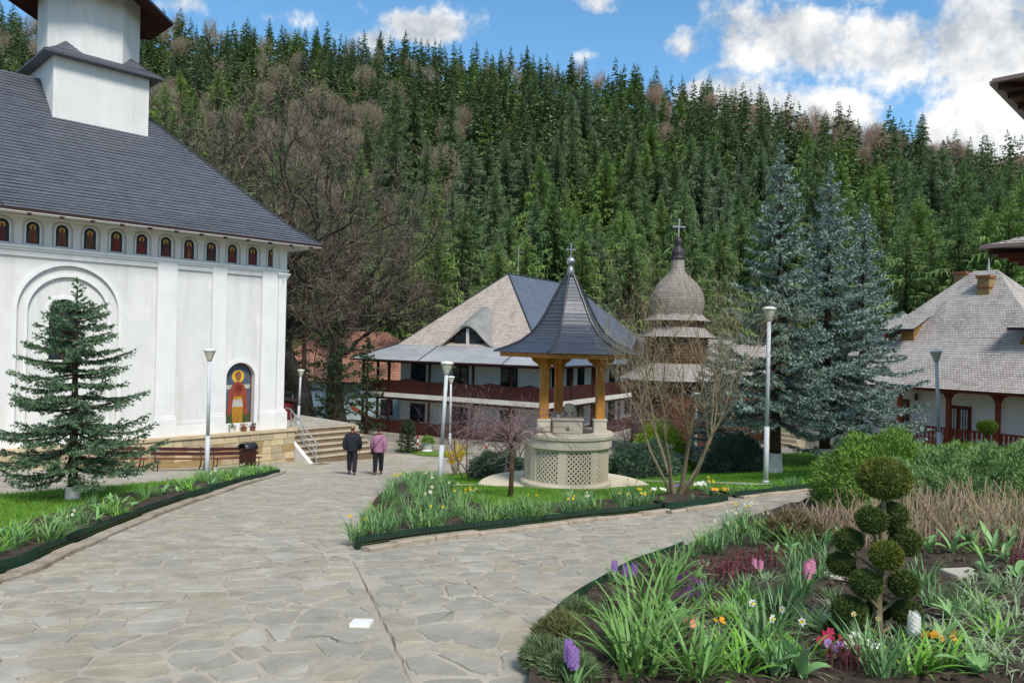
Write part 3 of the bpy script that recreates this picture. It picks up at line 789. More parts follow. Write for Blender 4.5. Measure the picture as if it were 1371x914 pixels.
def icon_big():
    x = -1.92
    m = MB(); m.prism(arch(x, -3.96, -1.76, .61, 18), .30, .37); ic = m.build('icon', IC['blue'], church, loc=LO); ic['label'] = 'tall painted saint in red and gold robes'
    def P(pts, yy, nm, mt):
        m = MB(); m.poly([(x + a, yy, b) for a, b in pts]); return m.build(nm, IC[mt], ic)
    y = .297
    m = MB(); arch_ring(m, x, -3.96, -1.76, .555, .61, .292, .299, 18); m.build('rim', IC['rim'], ic)
    P([(-.55, -3.95), (.55, -3.95), (.55, -3.3), (.3, -3.22), (-.1, -3.28), (-.55, -3.2)], y - .002, 'meadow', 'green')
    P([(-.55, -2.25), (.55, -2.22), (.55, -2.05), (-.55, -2.08)], y - .001, 'scroll', 'white')
    P([(.02 + .27 * math.cos(t * .3142), -1.72 + .27 * math.sin(t * .3142)) for t in range(20)], y - .004, 'halo', 'halo')
    P([(.02 + .12 * math.cos(t * .3142), -1.74 + .17 * math.sin(t * .3142)) for t in range(20)], y - .009, 'face', 'hand')
    P([(.02 + .135 * math.cos(t * .3142), -1.68 + .165 * math.sin(t * .3142)) for t in range(20)], y - .006, 'hair', 'face')
    P([(-.44, -3.3), (-.36, -2.3), (-.22, -2.05), (-.05, -1.93), (.09, -1.93), (.26, -2.05), (.40, -2.3), (.48, -3.3), (.3, -3.35), (.2, -2.9), (-.2, -2.9), (-.3, -3.35)], y - .005, 'cloak', 'red')
    P([(-.20, -3.72), (-.22, -2.95), (-.16, -2.55), (.2, -2.55), (.26, -2.95), (.22, -3.72), (.04, -3.70), (.02, -3.2), (0, -3.70)], y - .008, 'robe', 'orange')
    P([(-.22, -2.98), (.25, -2.98), (.2, -2.68), (-.18, -2.68)], y - .010, 'tunic_hem', 'white')
    P([(-.12, -2.35), (.18, -2.35), (.2, -2.15), (.1, -2.05), (-.08, -2.05)], y - .010, 'chest', 'robe_red')
    P([(-.2, -3.85), (-.05, -3.85), (-.04, -3.7), (-.18, -3.7)], y - .010, 'foot', 'rim'); P([(.06, -3.85), (.2, -3.85), (.2, -3.7), (.06, -3.7)], y - .010, 'foot', 'rim')
icon_big()
def cw(x, y, z): return Matrix.Translation(CH0) @ Matrix.Rotation(CHR, 4, 'Z') @ Vector((x, y, z + BZ))
# flower pots at the foot of the tall icon
for k, (dx, mt, lab) in enumerate(((-2.35, 'leaf', 'white pot of trailing green leaves at the foot of the tall painted saint'), (-1.85, 'red', 'pot of red flowers between two others below the tall painted saint'), (-1.45, 'dark', 'dark leafy potted plant beside the church pilaster'))):
    p = cw(dx, -.2, -3.97); t = thing('flower_pot', lab, 'flower pot', p)
    MB().lathe([(.08, 0), (.11, .16), (.12, .18), (.10, .18), (.09, .15)], 12).build('pot', pm('pot_%s' % mt, *(('#d8d4cc',) if k == 0 else ('#7a4a35',))), t)
    r = random.Random(k); V, F = [], []
    for q in range(90):
        a, b = r.uniform(0, 6.28), r.uniform(0, .17); h = .18 + r.uniform(0, .2) - b * .5; c = Vector((b * math.cos(a), b * math.sin(a), h)); d = Vector((r.uniform(-1, 1), r.uniform(-1, 1), r.uniform(-.3, 1))).normalized() * .06; e = Vector((r.uniform(-1, 1), r.uniform(-1, 1), r.uniform(-1, 1))).normalized() * .025
        i = len(V); V += [c - e, c + e, c + d]; F.append((i, i + 1, i + 2))
    put('foliage', npmesh('foliage', V, F, pm('pot_leaf_%s' % mt, *{'leaf': ('#4d7a2c', '#37601f'), 'red': ('#a33a2c', '#6e7a35'), 'dark': ('#4a2f3a', '#38452a')}[mt], 8, .6, island=.7)), t)

# ---- terrace and steps beside the church
M_step = pm('step_stone', '#b9ad97', '#a39780', 2, .9, .4, 30, dirt=('#7a6f5e', 3, .5))
M_riser = pm('step_riser', '#7d6a55', '#6b5946', 2, .92, .5, 30)
TZ = -4.13
def steps_build():
    st = thing('staircase', 'broad stone steps rising beside the church corner to the terrace', 'steps', CH0, CHR)
    n = 6; bot = -5.36; rise = (TZ - bot) / n
    for k in range(n):
        y0 = -1.25 + k * .34; z1 = bot + (k + 1) * rise
        m = MB(); m.box(.62, 4.1, y0 + .02, y0 + .40, bot - .3, z1 - .05); s_ = m.build('step', M_riser, st, loc=LO)
        t = MB(); t.bbox(.60, 4.12, y0 - .02, y0 + .36, z1 - .055, z1, .006); t.build('tread', M_step, s_)
    # white sloping cheek
    m = MB(); m.poly([(.42, -1.75, -5.45), (.60, -1.75, -5.45), (.60, .8, TZ + .02), (.42, .8, TZ + .02)]); m.poly([(.42, -1.75, -5.8), (.42, -1.75, -5.45), (.42, .8, TZ + .02), (.42, .8, -5.8)]); m.poly([(.60, -1.75, -5.8), (.60, .8, -5.8), (.60, .8, TZ + .02), (.60, -1.75, -5.45)]); m.poly([(.42, -1.75, -5.8), (.60, -1.75, -5.8), (.60, -1.75, -5.45), (.42, -1.75, -5.45)])
    m.build('cheek', pm('cheek_plaster', '#dedcd8', '#c9c7c2', 2, .85), st, loc=LO)
    m = MB(); m.box(3.3, 4.6, -2.2, -1.3, -5.8, -5.25); 
    st2 = MB(); st2.bbox(.30, .95, -2.35, -1.78, -5.9, -5.33, .03); st2.build('kerb_block', M_riser, st, loc=LO)
    rail = MB(); a = [(.78, -1.55, -4.55), (.78, .7, -3.25), (.78, 1.1, -3.22)]
    rail.tube(a, .028, 8); rail.build('handrail', pm('galvanised', '#c9ccd0', '#aeb2b6', 6, .35, 0, metal=.6), st, loc=LO)
    for (y, z0, z1) in ((-1.5, -5.35, -4.55), (-.4, -4.85, -3.9), (.65, -4.2, -3.28)):
        m = MB(); m.tube([(.78, y, z0), (.78, y, z1)], .022, 8); m.build('rail_post', MATS['galvanised'], st, loc=LO)
    for dz in (.32, .62):
        m = MB(); m.tube([(.78, -1.5, -4.55 - dz), (.78, .65, -3.28 - dz)], .014, 6); m.build('rail_bar', MATS['galvanised'], st, loc=LO)
    # terrace slab: real block beyond the steps
    m = MB(); m.box(.36, 4.3, .75, 16, -6.6, TZ); m.box(4.3, 5.5, 2.2, 16, -6.6, TZ - .3)
    t = put('terrace', m.mesh('terrace', M_conc), loc=CH0 + Vector((0, 0, BZ)), rz=CHR); tag(t, kind='structure')
steps_build()
# red garden shed on the terrace
def shed():
    p = cw(2.5, 4.6, TZ); t = thing('shed', 'small dark red wooden shed with a sloping roof on the terrace', 'shed', p, CHR - .6)
    M = pm('red_boards', '#5e1a1c', '#4c1416', 3, .7, .3, 20, stretch=(8, 8, .6)); M_r = pm('shed_felt', '#3d2f2c', '#2f2422', 4, .9)
    b = MB(); b.prism([(-.62, 0), (.62, 0), (.62, .92), (-.62, 1.10)], -.45, .45); b.build('wall', M, t)
    r = MB(); r.poly([(-.78, -.6, 1.16), (.78, -.6, .94), (.78, .6, .94), (-.78, .6, 1.16)]); r.box(-.0, .0, 0, 0, 0, 0); 
    r = MB(); r.prism([(-.78, 1.13), (.78, .90), (.78, .95), (-.78, 1.18)], -.6, .6); r.build('roof', M_r, t)
    d = MB(); d.box(-.12, .5, -.475, -.45, .05, .86); dd = d.build('door', pm('red_door', '#74201f', '#611a1a', 3, .6), t)
    h = MB(); h.box(.02, .12, -.50, -.475, .48, .60); h.build('latch', pm('latch_white', '#d8d4cc'), dd)
shed()
# ================================================================ the other buildings
def lathe_rows(m, prof, n, row=.18, lift=.012, a0=0.0, c=(0, 0)):
    """turned or faceted roof laid in courses, uv in metres; prof runs from the eave upwards"""
    v = 0.0
    for (r0, z0), (r1, z1) in zip(prof, prof[1:]):
        L_ = math.hypot(r1 - r0, z1 - z0); k = max(1, int(round(L_ / row)))
        for i in range(k):
            t0, t1 = i / k, (i + 1) / k; ra, za = r0 + (r1 - r0) * t0 + lift, z0 + (z1 - z0) * t0; rb, zb = r0 + (r1 - r0) * t1, z0 + (z1 - z0) * t1
            for j in range(n):
                a, b = a0 + 2 * math.pi * j / n, a0 + 2 * math.pi * (j + 1) / n
                P = lambda r, t, z: (c[0] + r * math.cos(t), c[1] + r * math.sin(t), z)
                w0, w1 = ra * (b - a), rb * (b - a); u = j * 3.37
                m.poly([P(ra, a, za), P(ra, b, za), P(rb, b, zb), P(rb, a, zb)], [(u - w0 / 2, v), (u + w0 / 2, v), (u + w1 / 2, v + L_ / k), (u - w1 / 2, v + L_ / k)])
                m.poly([P(ra - lift * 1.3, a, za - .004), P(ra - lift * 1.3, b, za - .004), P(ra, b, za), P(ra, a, za)], [(u, v)] * 4)
            v += L_ / k
# ---------------------------------------------------------------- guest house
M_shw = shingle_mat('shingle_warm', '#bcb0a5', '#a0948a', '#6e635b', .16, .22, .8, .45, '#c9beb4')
M_shb = shingle_mat('shingle_sky_tint', '#5d6675', '#525b6a', '#3a414e', .30, .24, .45, .4, '#6d7686', .5, .008)  # sky reflection on the shingles, painted in as a blue-grey base colour
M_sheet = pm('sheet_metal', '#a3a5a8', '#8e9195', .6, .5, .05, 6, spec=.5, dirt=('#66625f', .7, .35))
M_gwall = pm('guest_plaster', '#dcdcd6', '#cfcfc8', .7, .9, .1, 20)
M_brown = pm('brown_boards', '#3f1f1a', '#331814', 2.5, .65, .2, 20, stretch=(6, 6, .5))
M_bpost = pm('brown_post', '#351a15', '#2a1410', 3, .6)
M_slab = pm('slab_white', '#d4d1c9', '#c2bfb6', 1.2, .85)
GBZ = 7.1
guest = thing('guest_house', 'two storey white guest house with brown balconies and big hipped shingle roof', 'building', (2.35, 46, CAMZ - GBZ), R(60))
LG = (0, 0, GBZ)
def guest_build():
    W, D = 26.0, 15.0
    m = MB(); m.box(1.3, 24.2, 1.3, 12.6, -GBZ, -1.3); m.build('wall', M_gwall, guest, loc=LG)
    m = MB(); m.box(-.15, W, -.15, D + .1, -GBZ, -6.55); m.build('base', M_conc, guest, loc=LG)
    m = MB(); m.box(-.12, W, -.12, D + .1, -4.06, -3.76); m.build('balcony_slab', M_slab, guest, loc=LG)
    posts_y = [14.95, 13.6, 12.6, 9.1, 5.6, 2.7, .05]; posts_x = [3.2, 6.6, 8.4, 11.6, 14.8, 18, 21.5, 25.8]
    for z0, z1 in ((-6.55, -4.06), (-3.76, -1.5)):
        for y in posts_y:
            m = MB(); m.box(-.05, .09, y - .07, y + .07, z0, z1); m.build('post', M_bpost, guest, loc=LG)
        for x in posts_x:
            m = MB(); m.box(x - .07, x + .07, -.05, .09, z0, z1); m.build('post', M_bpost, guest, loc=LG)
        m = MB(); m.box(-.06, .10, 0, D, z1 - .16, z1 + .002); m.box(.1, W, -.06, .10, z1 - .16, z1 + .001); m.build('beam', M_bpost, guest, loc=LG)
        for a, b in zip(posts_y, posts_y[1:]):
            m = MB(); n = 12
            top = [z0 + .88 + .16 * max(0, math.sin(math.pi * min(1, max(0, (k / n - .15) / .7)))) ** 2 * (1 if a - b > 1.5 else 0) for k in range(n + 1)]
            ol = [(b + .08, z0 + .06), (a - .08, z0 + .06)] + [(a - .08 - (a - b - .16) * k / n, top[k]) for k in range(n + 1)]
            base = m.add([(0.0, y, z) for y, z in ol]); back = m.add([(.05, y, z) for y, z in ol]); q = len(ol)
            m.f.append(tuple(base + q - 1 - k for k in range(q))); m.f.append(tuple(back + k for k in range(q)))
            for k in range(q): m.f.append((base + k, base + (k + 1) % q, back + (k + 1) % q, back + k))
            m.build('balustrade', M_brown, guest, loc=LG)
        px_ = [.1] + posts_x
        for a, b in zip(px_, px_[1:]):
            m = MB(); m.box(a + .08, b - .08, 0, .05, z0 + .06, z0 + .95); m.build('balustrade', M_brown, guest, loc=LG)
        m = MB(); m.box(-.03, .08, .1, D, z0 + .97 if False else z0 + .02, z0 + .06); m.build('bottom_rail', M_bpost, guest, loc=LG)
        # windows on the verandah walls: frame, panes
        for y in (11.0, 7.4, 3.6):
            f = MB(); f.box(1.22, 1.30, y - .62, y + .62, z0 + .75, z0 + 2.02); w = f.build('window', M_bpost, guest, loc=LG)
            for s in (-1, 1):
                g = MB(); g.box(1.20, 1.24, y + s * .30 - .25, y + s * .30 + .25, z0 + .83, z0 + 1.94); g.build('pane', M_glass, w)
            f = MB(); f.box(1.12, 1.30, y - .7, y + .7, z0 + .68, z0 + .75); f.build('sill', M_slab, w)
        for x, wd, d in ((3.4, .5, 0), (5.6, .45, 0), (7.4, .5, 1), (10.2, .5, 0), (13.2, .55, 1), (16.5, .5, 0), (20, .5, 0)):
            f = MB(); f.box(x - wd, x + wd, 1.22, 1.30, z0 + (.02 if d else .8), z0 + 2.05); w = f.build('door' if d else 'window', M_bpost, guest, loc=LG)
            g = MB(); g.box(x - wd + .09, x + wd - .09, 1.20, 1.24, z0 + (.5 if d else .88), z0 + 1.96); g.build('pane', M_glass, w)
    for z in (-4.14, -1.72):
        for y in (13.1, 7.4, 1.3):
            m = MB(); m.lathe([(.07, z - .14), (.13, z - .06), (.13, z)], 10, (.5, y)); m.build('ceiling_lamp', M_slab, guest, loc=LG)
    # roofs
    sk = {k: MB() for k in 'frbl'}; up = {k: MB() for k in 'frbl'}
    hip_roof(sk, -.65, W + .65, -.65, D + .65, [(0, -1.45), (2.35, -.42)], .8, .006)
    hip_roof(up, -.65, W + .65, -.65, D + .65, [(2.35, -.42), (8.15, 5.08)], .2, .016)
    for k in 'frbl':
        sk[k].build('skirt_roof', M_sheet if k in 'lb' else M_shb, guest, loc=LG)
        up[k].build('roof', M_shw if k in 'l' else M_shb, guest, loc=LG)  # left face keeps the warm tone, the others get the painted sky reflection
    m = MB(); m.box(-.66, W + .66, -.66, D + .66, -1.56, -1.465); m.build('fascia', M_bpost, guest, loc=LG)
    for pts in ([(-.65, -.65, -1.43), (1.7, 1.7, -.40), (7.5, 7.5, 5.1)], [(-.65, D + .65, -1.43), (1.7, D - 1.7, -.40), (7.5, 7.5, 5.1)], [(7.5, 7.5, 5.1), (18.5, 7.5, 5.1)], [(18.5, 7.5, 5.1), (26.65, -.65, -1.43)]):
        m = MB(); m.tube(pts, .06, 6); m.build('ridge_cap', M_metal_dk, guest, loc=LG)
    for y in (3.0, 9.6):
        m = MB(); m.tube([(-.65, y, -1.42), (1.7, y, -.39)], .035, 5); m.build('roof_seam', M_metal_dk, guest, loc=LG)
    m = MB(); m.tube([(9, 7.5, 5.0), (9, 7.5, 7.4)], .03, 6); m.build('antenna', M_sheet, guest, loc=LG)
    # eyebrow dormer
    y0, hw, x0, zb, n = 7.3, 2.35, 1.62, -.42, 28
    def h(y): t = (y - y0) / hw; return 1.45 * (math.cos(math.pi * min(1, abs(t))) * .5 + .5) ** .9
    m = MB(); fr, bk = [], []
    for k in range(n + 1):
        y = y0 - hw + 2 * hw * k / n; z = zb + h(y); fr.append((x0, y, z)); bk.append((x0 + h(y) / .60 + .10, y, z + .66 * h(y) / .60 * .9))
    a = m.add(fr); b = m.add(bk); c = m.add([(x, y, z - .09) for x, y, z in fr])
    for k in range(n): m.f.append((a + k, b + k, b + k + 1, a + k + 1)); m.f.append((a + k, a + k + 1, c + k + 1, c + k))
    dm = m.build('eyebrow_dormer', pm('dormer_sheet', '#8c8c88', '#74746f', 1, .55, spec=.4), guest, smooth=False, loc=LG)
    m = MB(); pts = [(x0 + .3, y, max(zb - .05, z - .1)) for _, y, z in fr]; i = m.add(pts); j = m.add([(x0 + .3, y, zb - .25) for _, y, z in fr])
    for k in range(n): m.f.append((i + k, i + k + 1, j + k + 1, j + k))
    m.build('dormer_front', M_bpost, dm)
    for s in (-1, 1):
        g = MB(); pts = [(x0 + .26, y0 + s * .12, zb - .02)] + [(x0 + .26, y0 + s * (.12 + .95 * k / 8), zb + max(0.02, h(y0 + s * (.12 + .95 * k / 8)) - .2)) for k in range(9)] + [(x0 + .26, y0 + s * 1.07, zb - .02)]
        g.poly(pts if s > 0 else pts[::-1]); g.build('dormer_pane', M_glass, dm)
    m = MB(); m.box(x0 + .18, x0 + .27, y0 - .1, y0 + .1, zb - .05, zb + 1.25); m.build('dormer_mullion', M_slab, dm)
guest_build()

# ---------------------------------------------------------------- little wooden church with an onion dome
M_shg = shingle_mat('shingle_weathered', '#948a80', '#766c63', '#4f443b', .12, .16, .85, .5, '#b5aca6')
M_shl = shingle_mat('shingle_silver', '#b3aca8', '#9a9490', '#6a5f58', .12, .16, .85, .3, '#8a7f78')
M_log = pm('log_wall', '#5d3a25', '#452918', 3, .85, .4, 20, stretch=(1, 1, 8))
wc0 = at(905, 464, 40.0); wcg = gz(wc0.x, 40.0)
wood = thing('wooden_church', 'small timber church with shingled onion dome, tiered roofs and a cross', 'church', (wc0.x, 40, wcg), .15)
LW = (0, 0, CAMZ - wcg)
def wood_build():
    O = math.pi / 8
    def oct_(prof, nm, mt, n=8): m = MB(); m.lathe(prof, n, a0=O); m.build(nm, mt, wood, loc=LW)
    oct_([(2.25, -6.2), (2.25, -1.6)], 'lower_wall', M_log)
    for k in range(11):
        z = -1.15 + k * .15; m = MB(); m.lathe([(1.62, z), (1.70, z + .03), (1.70, z + .11), (1.62, z + .14)], 8, a0=O, close=False); m.build('log_course', M_log, wood, loc=LW)
    oct_([(1.60, -1.7), (1.60, .7)], 'upper_wall', M_log)
    oct_([(1.46, .6), (1.46, 1.45)], 'dome_drum', M_log)
    def rows(prof, nm, mt, n, sm_=False): m = MB(); lathe_rows(m, prof, n, .16, .014, O); m.build(nm, mt, wood, sm_, loc=LW)
    rows([(2.95, -1.80), (2.3, -1.40), (1.65, -.92)], 'skirt_roof', M_shl, 8)
    rows([(2.08, .44), (1.75, .66), (1.45, .98)], 'skirt_roof', M_shl, 8)
    rows([(1.80, 1.30), (1.5, 1.48), (1.36, 1.66)], 'skirt_roof', M_shl, 8)
    rows([(1.30, 1.60), (1.40, 2.0), (1.42, 2.4), (1.33, 2.8), (1.12, 3.2), (.82, 3.52), (.55, 3.75), (.40, 3.95), (.36, 4.05)], 'dome', M_shg, 24)
    oct_([(.36, 3.95), (.34, 4.62), (.36, 4.62)], 'lantern', pm('lantern_wood', '#a59a92', '#857a73', 4, .8))
    m = MB(); m.lathe([(.38, 4.60), (.40, 4.66), (.30, 4.72), (.34, 4.85), (.34, 5.0), (.24, 5.18), (.14, 5.3), (.20, 5.42), (.23, 5.55), (.18, 5.70), (.06, 5.80)], 16); m.build('finial', pm('finial_dark', '#3f3a3c', '#2f2a2c', 4, .5), wood, True, loc=LW)
    m = MB(); m.box(-.032, .032, -.03, .03, 5.75, 6.72); m.box(-.28, .28, -.028, .028, 6.31, 6.375)
    for x, z in ((-.29, 6.34), (.29, 6.34), (0, 6.72)): m.box(x - .05, x + .05, -.035, .035, z - .05, z + .05)
    m.build('cross', pm('cross_metal', '#a5a6a8', '#8a8b8e', 4, .4, metal=.4), wood, loc=LW)
    m = MB(); courses(m, (-1, 1.5, -1.9), (7, 1.5, -1.9), (7, 3.6, .4), (-1, 3.6, .4), .18); courses(m, (7, 6.4, -1.9), (-1, 6.4, -1.9), (-1, 3.6, .4), (7, 3.6, .4), .18); m.build('nave_roof', M_shl, wood, loc=LW)
    m = MB(); m.box(-.5, 6.6, 2.0, 5.9, -6.2, -1.7); m.build('nave_wall', M_log, wood, loc=LW)
wood_build()

# ---------------------------------------------------------------- white house with a tall shingled roof
M_rshing = shingle_mat('shingle_grey', '#b5aea8', '#958d87', '#5f5650', .13, .15, .85, .55, '#c4bdb6')
M_hwood = pm('orange_wood', '#8c4a22', '#73391a', 3, .6, .2, 20, stretch=(5, 5, .5))
M_hred = pm('red_wood', '#74331f', '#612817', 3, .65, .2, 20)
M_ochre = pm('ochre_boards', '#8a6a3a', '#74572d', 3, .8, .2, 20)
HBZ = 5.6
house = thing('house', 'white house with tall weathered shingle roof, wooden posts and porch balustrade', 'house', (18.1, 35.2, CAMZ - HBZ), math.atan2(-.84, .54))
LH = (0, 0, HBZ)
def house_build():
    m = MB(); m.box(-4.6, 6.8, 1.35, 10.6, -HBZ, -1.3); m.build('wall', pm('house_plaster', '#e6e4e0', '#dad8d4', .8, .88), house, loc=LH)
    m = MB(); m.box(-4.9, 7.2, .2, 1.4, -HBZ, -4.35); m.build('porch_floor', M_conc, house, loc=LH)
    mm = MB(); hip_roof(mm, -5.5, 7.6, 0, 12.0, [(0, -1.67), (.8, -1.18), (1.7, -.42), (5.99, 4.12)], .15, .016); mm.build('roof', M_rshing, house, loc=LH)
    m = MB(); m.box(-5.4, 7.5, .08, 11.9, -1.80, -1.70); m.build('soffit', M_hred, house, loc=LH)
    for x in (-4.6, -2.4, -.05, 2.2, 4.25, 6.4):
        m = MB(); m.box(x - .085, x + .085, .42, .59, -4.35, -1.8); p = m.build('post', M_hwood if x < 0.1 else M_hred, house, loc=LH)
        for s in (-1, 1):
            b = MB(); b.prism([(x + s * .085, -2.2), (x + s * .085, -1.8), (x + s * .5, -1.8), (x + s * .22, -1.9)], .46, .55); b.build('bracket', M_hred, p)
    for a, b in ((-.05, 2.2), (2.2, 4.25), (4.25, 6.4)):
        m = MB(); m.box(a + .08, b - .08, .46, .54, -3.50, -3.42); m.box(a + .08, b - .08, .46, .54, -4.22, -4.16); r = m.build('rail', M_hred, house, loc=LH)
        n = int((b - a - .2) / .17)
        for k in range(n):
            x = a + .16 + k * (b - a - .3) / max(1, n - 1); q = MB(); q.prism([(x - .055, -4.16), (x + .055, -4.16), (x + .05, -3.95), (x + .02, -3.85), (x + .06, -3.72), (x + .055, -3.5), (x - .055, -3.5), (x - .06, -3.72), (x - .02, -3.85), (x - .05, -3.95)], .48, .52); q.build('baluster', M_hred, r)
    d = MB(); d.box(1.74, 2.78, 1.28, 1.35, -4.35, -2.45); dr = d.build('door', M_hred, house, loc=LH)
    for x0, x1 in ((1.84, 2.19), (2.33, 2.68)):
        g = MB(); g.box(x0, x1, 1.265, 1.30, -4.0, -2.56); gl = g.build('pane', M_glass, dr)
        for k in range(3):
            c = MB(); xx = x0 + .04 + k * .11; c.box(xx, xx + .06, 1.255, 1.264, -3.95, -2.6); c.build('curtain', pm('curtain', '#cfd4cf', '#b5bab5', 3, .9), dr)
    for x in (-.55, -3.4):
        f = MB(); f.box(x, x + .5, 1.28, 1.35, -3.6, -2.35); w = f.build('window', M_hred, house, loc=LH); g = MB(); g.box(x + .07, x + .43, 1.265, 1.30, -3.5, -2.45); g.build('pane', M_glass, w)
    l = MB(); l.lathe([(.03, -2.35), (.08, -2.3), (.07, -2.1), (.03, -2.0)], 8, (.35, 1.2)); l.build('wall_lamp', M_metal_dk, house, loc=LH)
    # dormers
    def dormer(x0, x1, d, zt, tip, slope_l=0.0):
        zb = -.42 + (d - 1.7) * 1.058
        f = MB(); pts = [(x0, d, zb - .1), (x1, d, zb - .1), (x1, d, zt), (x0 + slope_l, d, zt)] if slope_l else [(x0, d, zb - .1), (x1, d, zb - .1), (x1, d, zt), (x0, d, zt)]
        f.poly(pts); zr = -.42 + (tip - 1.7) * 1.058
        for x in (x0 + slope_l, x1): f.poly([(x, d, zb - .1), (x, tip, zr), (x, d, zt)]); 
        dm = f.build('dormer', M_ochre, house, loc=LH)
        r = MB(); courses(r, (x0 - .25, d - .45, zt - .12), (x1 + .25, d - .45, zt - .12), (x1 + .25, tip + .25, zr + .2), (x0 - .25, tip + .25, zr + .2), .15, .016); r.build('dormer_roof', M_rshing, dm)
        e = MB(); e.box(x0 - .25, x1 + .25, d - .44, d - .38, zt - .24, zt - .13); e.build('dormer_fascia', M_darkwood, dm)
        n = max(1, int((x1 - x0 - slope_l) / .9)); 
        for k in range(n):
            xx = x0 + slope_l + .1 + k * (x1 - x0 - slope_l - .2) / n; w = MB(); w.box(xx + .05, xx + .75, d - .05, d, zb + .1, zt - .12); ww = w.build('window', M_hred, dm); g = MB(); g.box(xx + .12, xx + .68, d - .06, d - .03, zb + .17, zt - .18); g.build('pane', M_glass, dm)
    dormer(-2.1, -.6, 2.55, 1.2, 3.7)
    dormer(4.1, 6.0, 2.45, 1.25, 3.7, .5)
    # chimneys
    for (px, py, Y, hgt) in ((1288, 364, 38.6, 1.9), (1320, 369, 36.6, 2.0)):
        p = at(px, py, Y); loc_ = (Matrix.Translation(house.location) @ Matrix.Rotation(house.rotation_euler.z, 4, 'Z')).inverted() @ p
        m = MB(); x, y, z = loc_; m.box(x - .27, x + .27, y - .27, y + .27, z - hgt, z - .14); c = m.build('chimney', pm('chimney_brick', '#9a7f55', '#7f6844', 5, .9, .5, 20), house)
        m = MB(); m.box(x - .33, x + .33, y - .33, y + .33, z - .14, z); m.build('chimney_cap', pm('chimney_cap', '#8a5a3a', '#744a2f', 4, .9), c)
        m = MB(); m.box(x - .31, x + .31, y - .31, y + .31, z - .62, z - .55); m.build('chimney_band', MATS['chimney_cap'], c)
    m = MB(); m.lathe([(.07, 4.05), (.05, 4.4), (.02, 4.75)], 8, (1.2, 6.0)); m.build('finial', M_sheet, house, loc=LH)
    # lean-to porch with steps, seen past the spruces
    m = MB(); 
    for k in range(3): s_ = MB(); s_.box(-6.2 - k * .0, -4.9, -.9 + k * .35, -.5 + k * .35, -HBZ, -5.0 + k * .2); s_.build('porch_step', M_step, house, loc=LH)
    m.box(-6.0, -4.9, .3, .36, -4.4, -3.6); m.build('porch_rail', M_hwood, house, loc=LH)
house_build()

# ---------------------------------------------------------------- house whose eaves reach in on the right
pav = thing('neighbouring_house', 'house with two tiers of projecting eaves, bronze gutters and timber soffits', 'house', (8.9, 14.0, gz(10.5, 14) - .0), R(-45))
PZ = CAMZ - gz(10.5, 14); LP = (0, 0, PZ)
def pav_build():
    M_gut = pm('bronze_gutter', '#8c726c', '#7a625d', 3, .4, spec=.5); M_sof = pm('soffit_boards', '#7a5238', '#644029', 4, .7, .2, 20); M_sofw = pm('soffit_white', '#cfc9c0', '#bdb7ae', 3, .8)
    m = MB(); m.box(1.25, 8.8, 1.25, 8.8, -PZ, 5.3); m.build('wall', M_plaster, pav, loc=LP)
    for yy in (2.6, 5.4):
        f = MB(); f.box(1.18, 1.25, yy, yy + 1.0, -.6, .9); w = f.build('window', M_hred, pav, loc=LP); g = MB(); g.box(1.165, 1.20, yy + .09, yy + .91, -.5, .8); g.build('pane', M_glass, w)
    for z, o, pr, msof in ((5.10, 0.0, [(0, 5.10), (.9, 5.42), (4.9, 9.1)], M_sof), (2.0, -.08, [(0, 2.0), (.7, 2.26), (1.4, 2.7)], M_sofw)):
        r = MB(); hip_roof(r, o + .03, 10 - o, o + .03, 10 - o, pr, .2, .02); r.build('roof', M_rshing, pav, loc=LP)
        g = MB(); g.box(o, 10 - o, o - .07, o + .05, z - .06, z + .012); g.box(o - .07, o + .05, o + .05, 10 - o, z - .06, z + .012); g.build('gutter', M_gut, pav, loc=LP)
        s_ = MB(); s_.poly([(o, o, z - .06), (10, o, z - .06), (10, 1.3, z + .02), (1.3, 1.3, z + .02)][::-1]); s_.poly([(o, o, z - .06), (1.3, 1.3, z + .02), (1.3, 10, z + .02), (o, 10, z - .06)][::-1]); s_.build('soffit', msof, pav, loc=LP)
        for k in range(8):
            x = o + .75 + k * .85
            for sw in (0, 1):
                b = MB(); (b.box(x, x + .12, o + .08, 1.3, z - .16, z - .03) if sw == 0 else b.box(o + .08, 1.3, x, x + .12, z - .16, z - .03)); b.build('rafter', M_hred if msof is M_sofw else M_darkwood, pav, loc=LP)
        b = MB(); b.bar((o + .1, o + .1, z - .10), (1.3, 1.3, z - .02), .14, .12); b.build('hip_rafter', M_darkwood, pav, loc=LP)
pav_build()

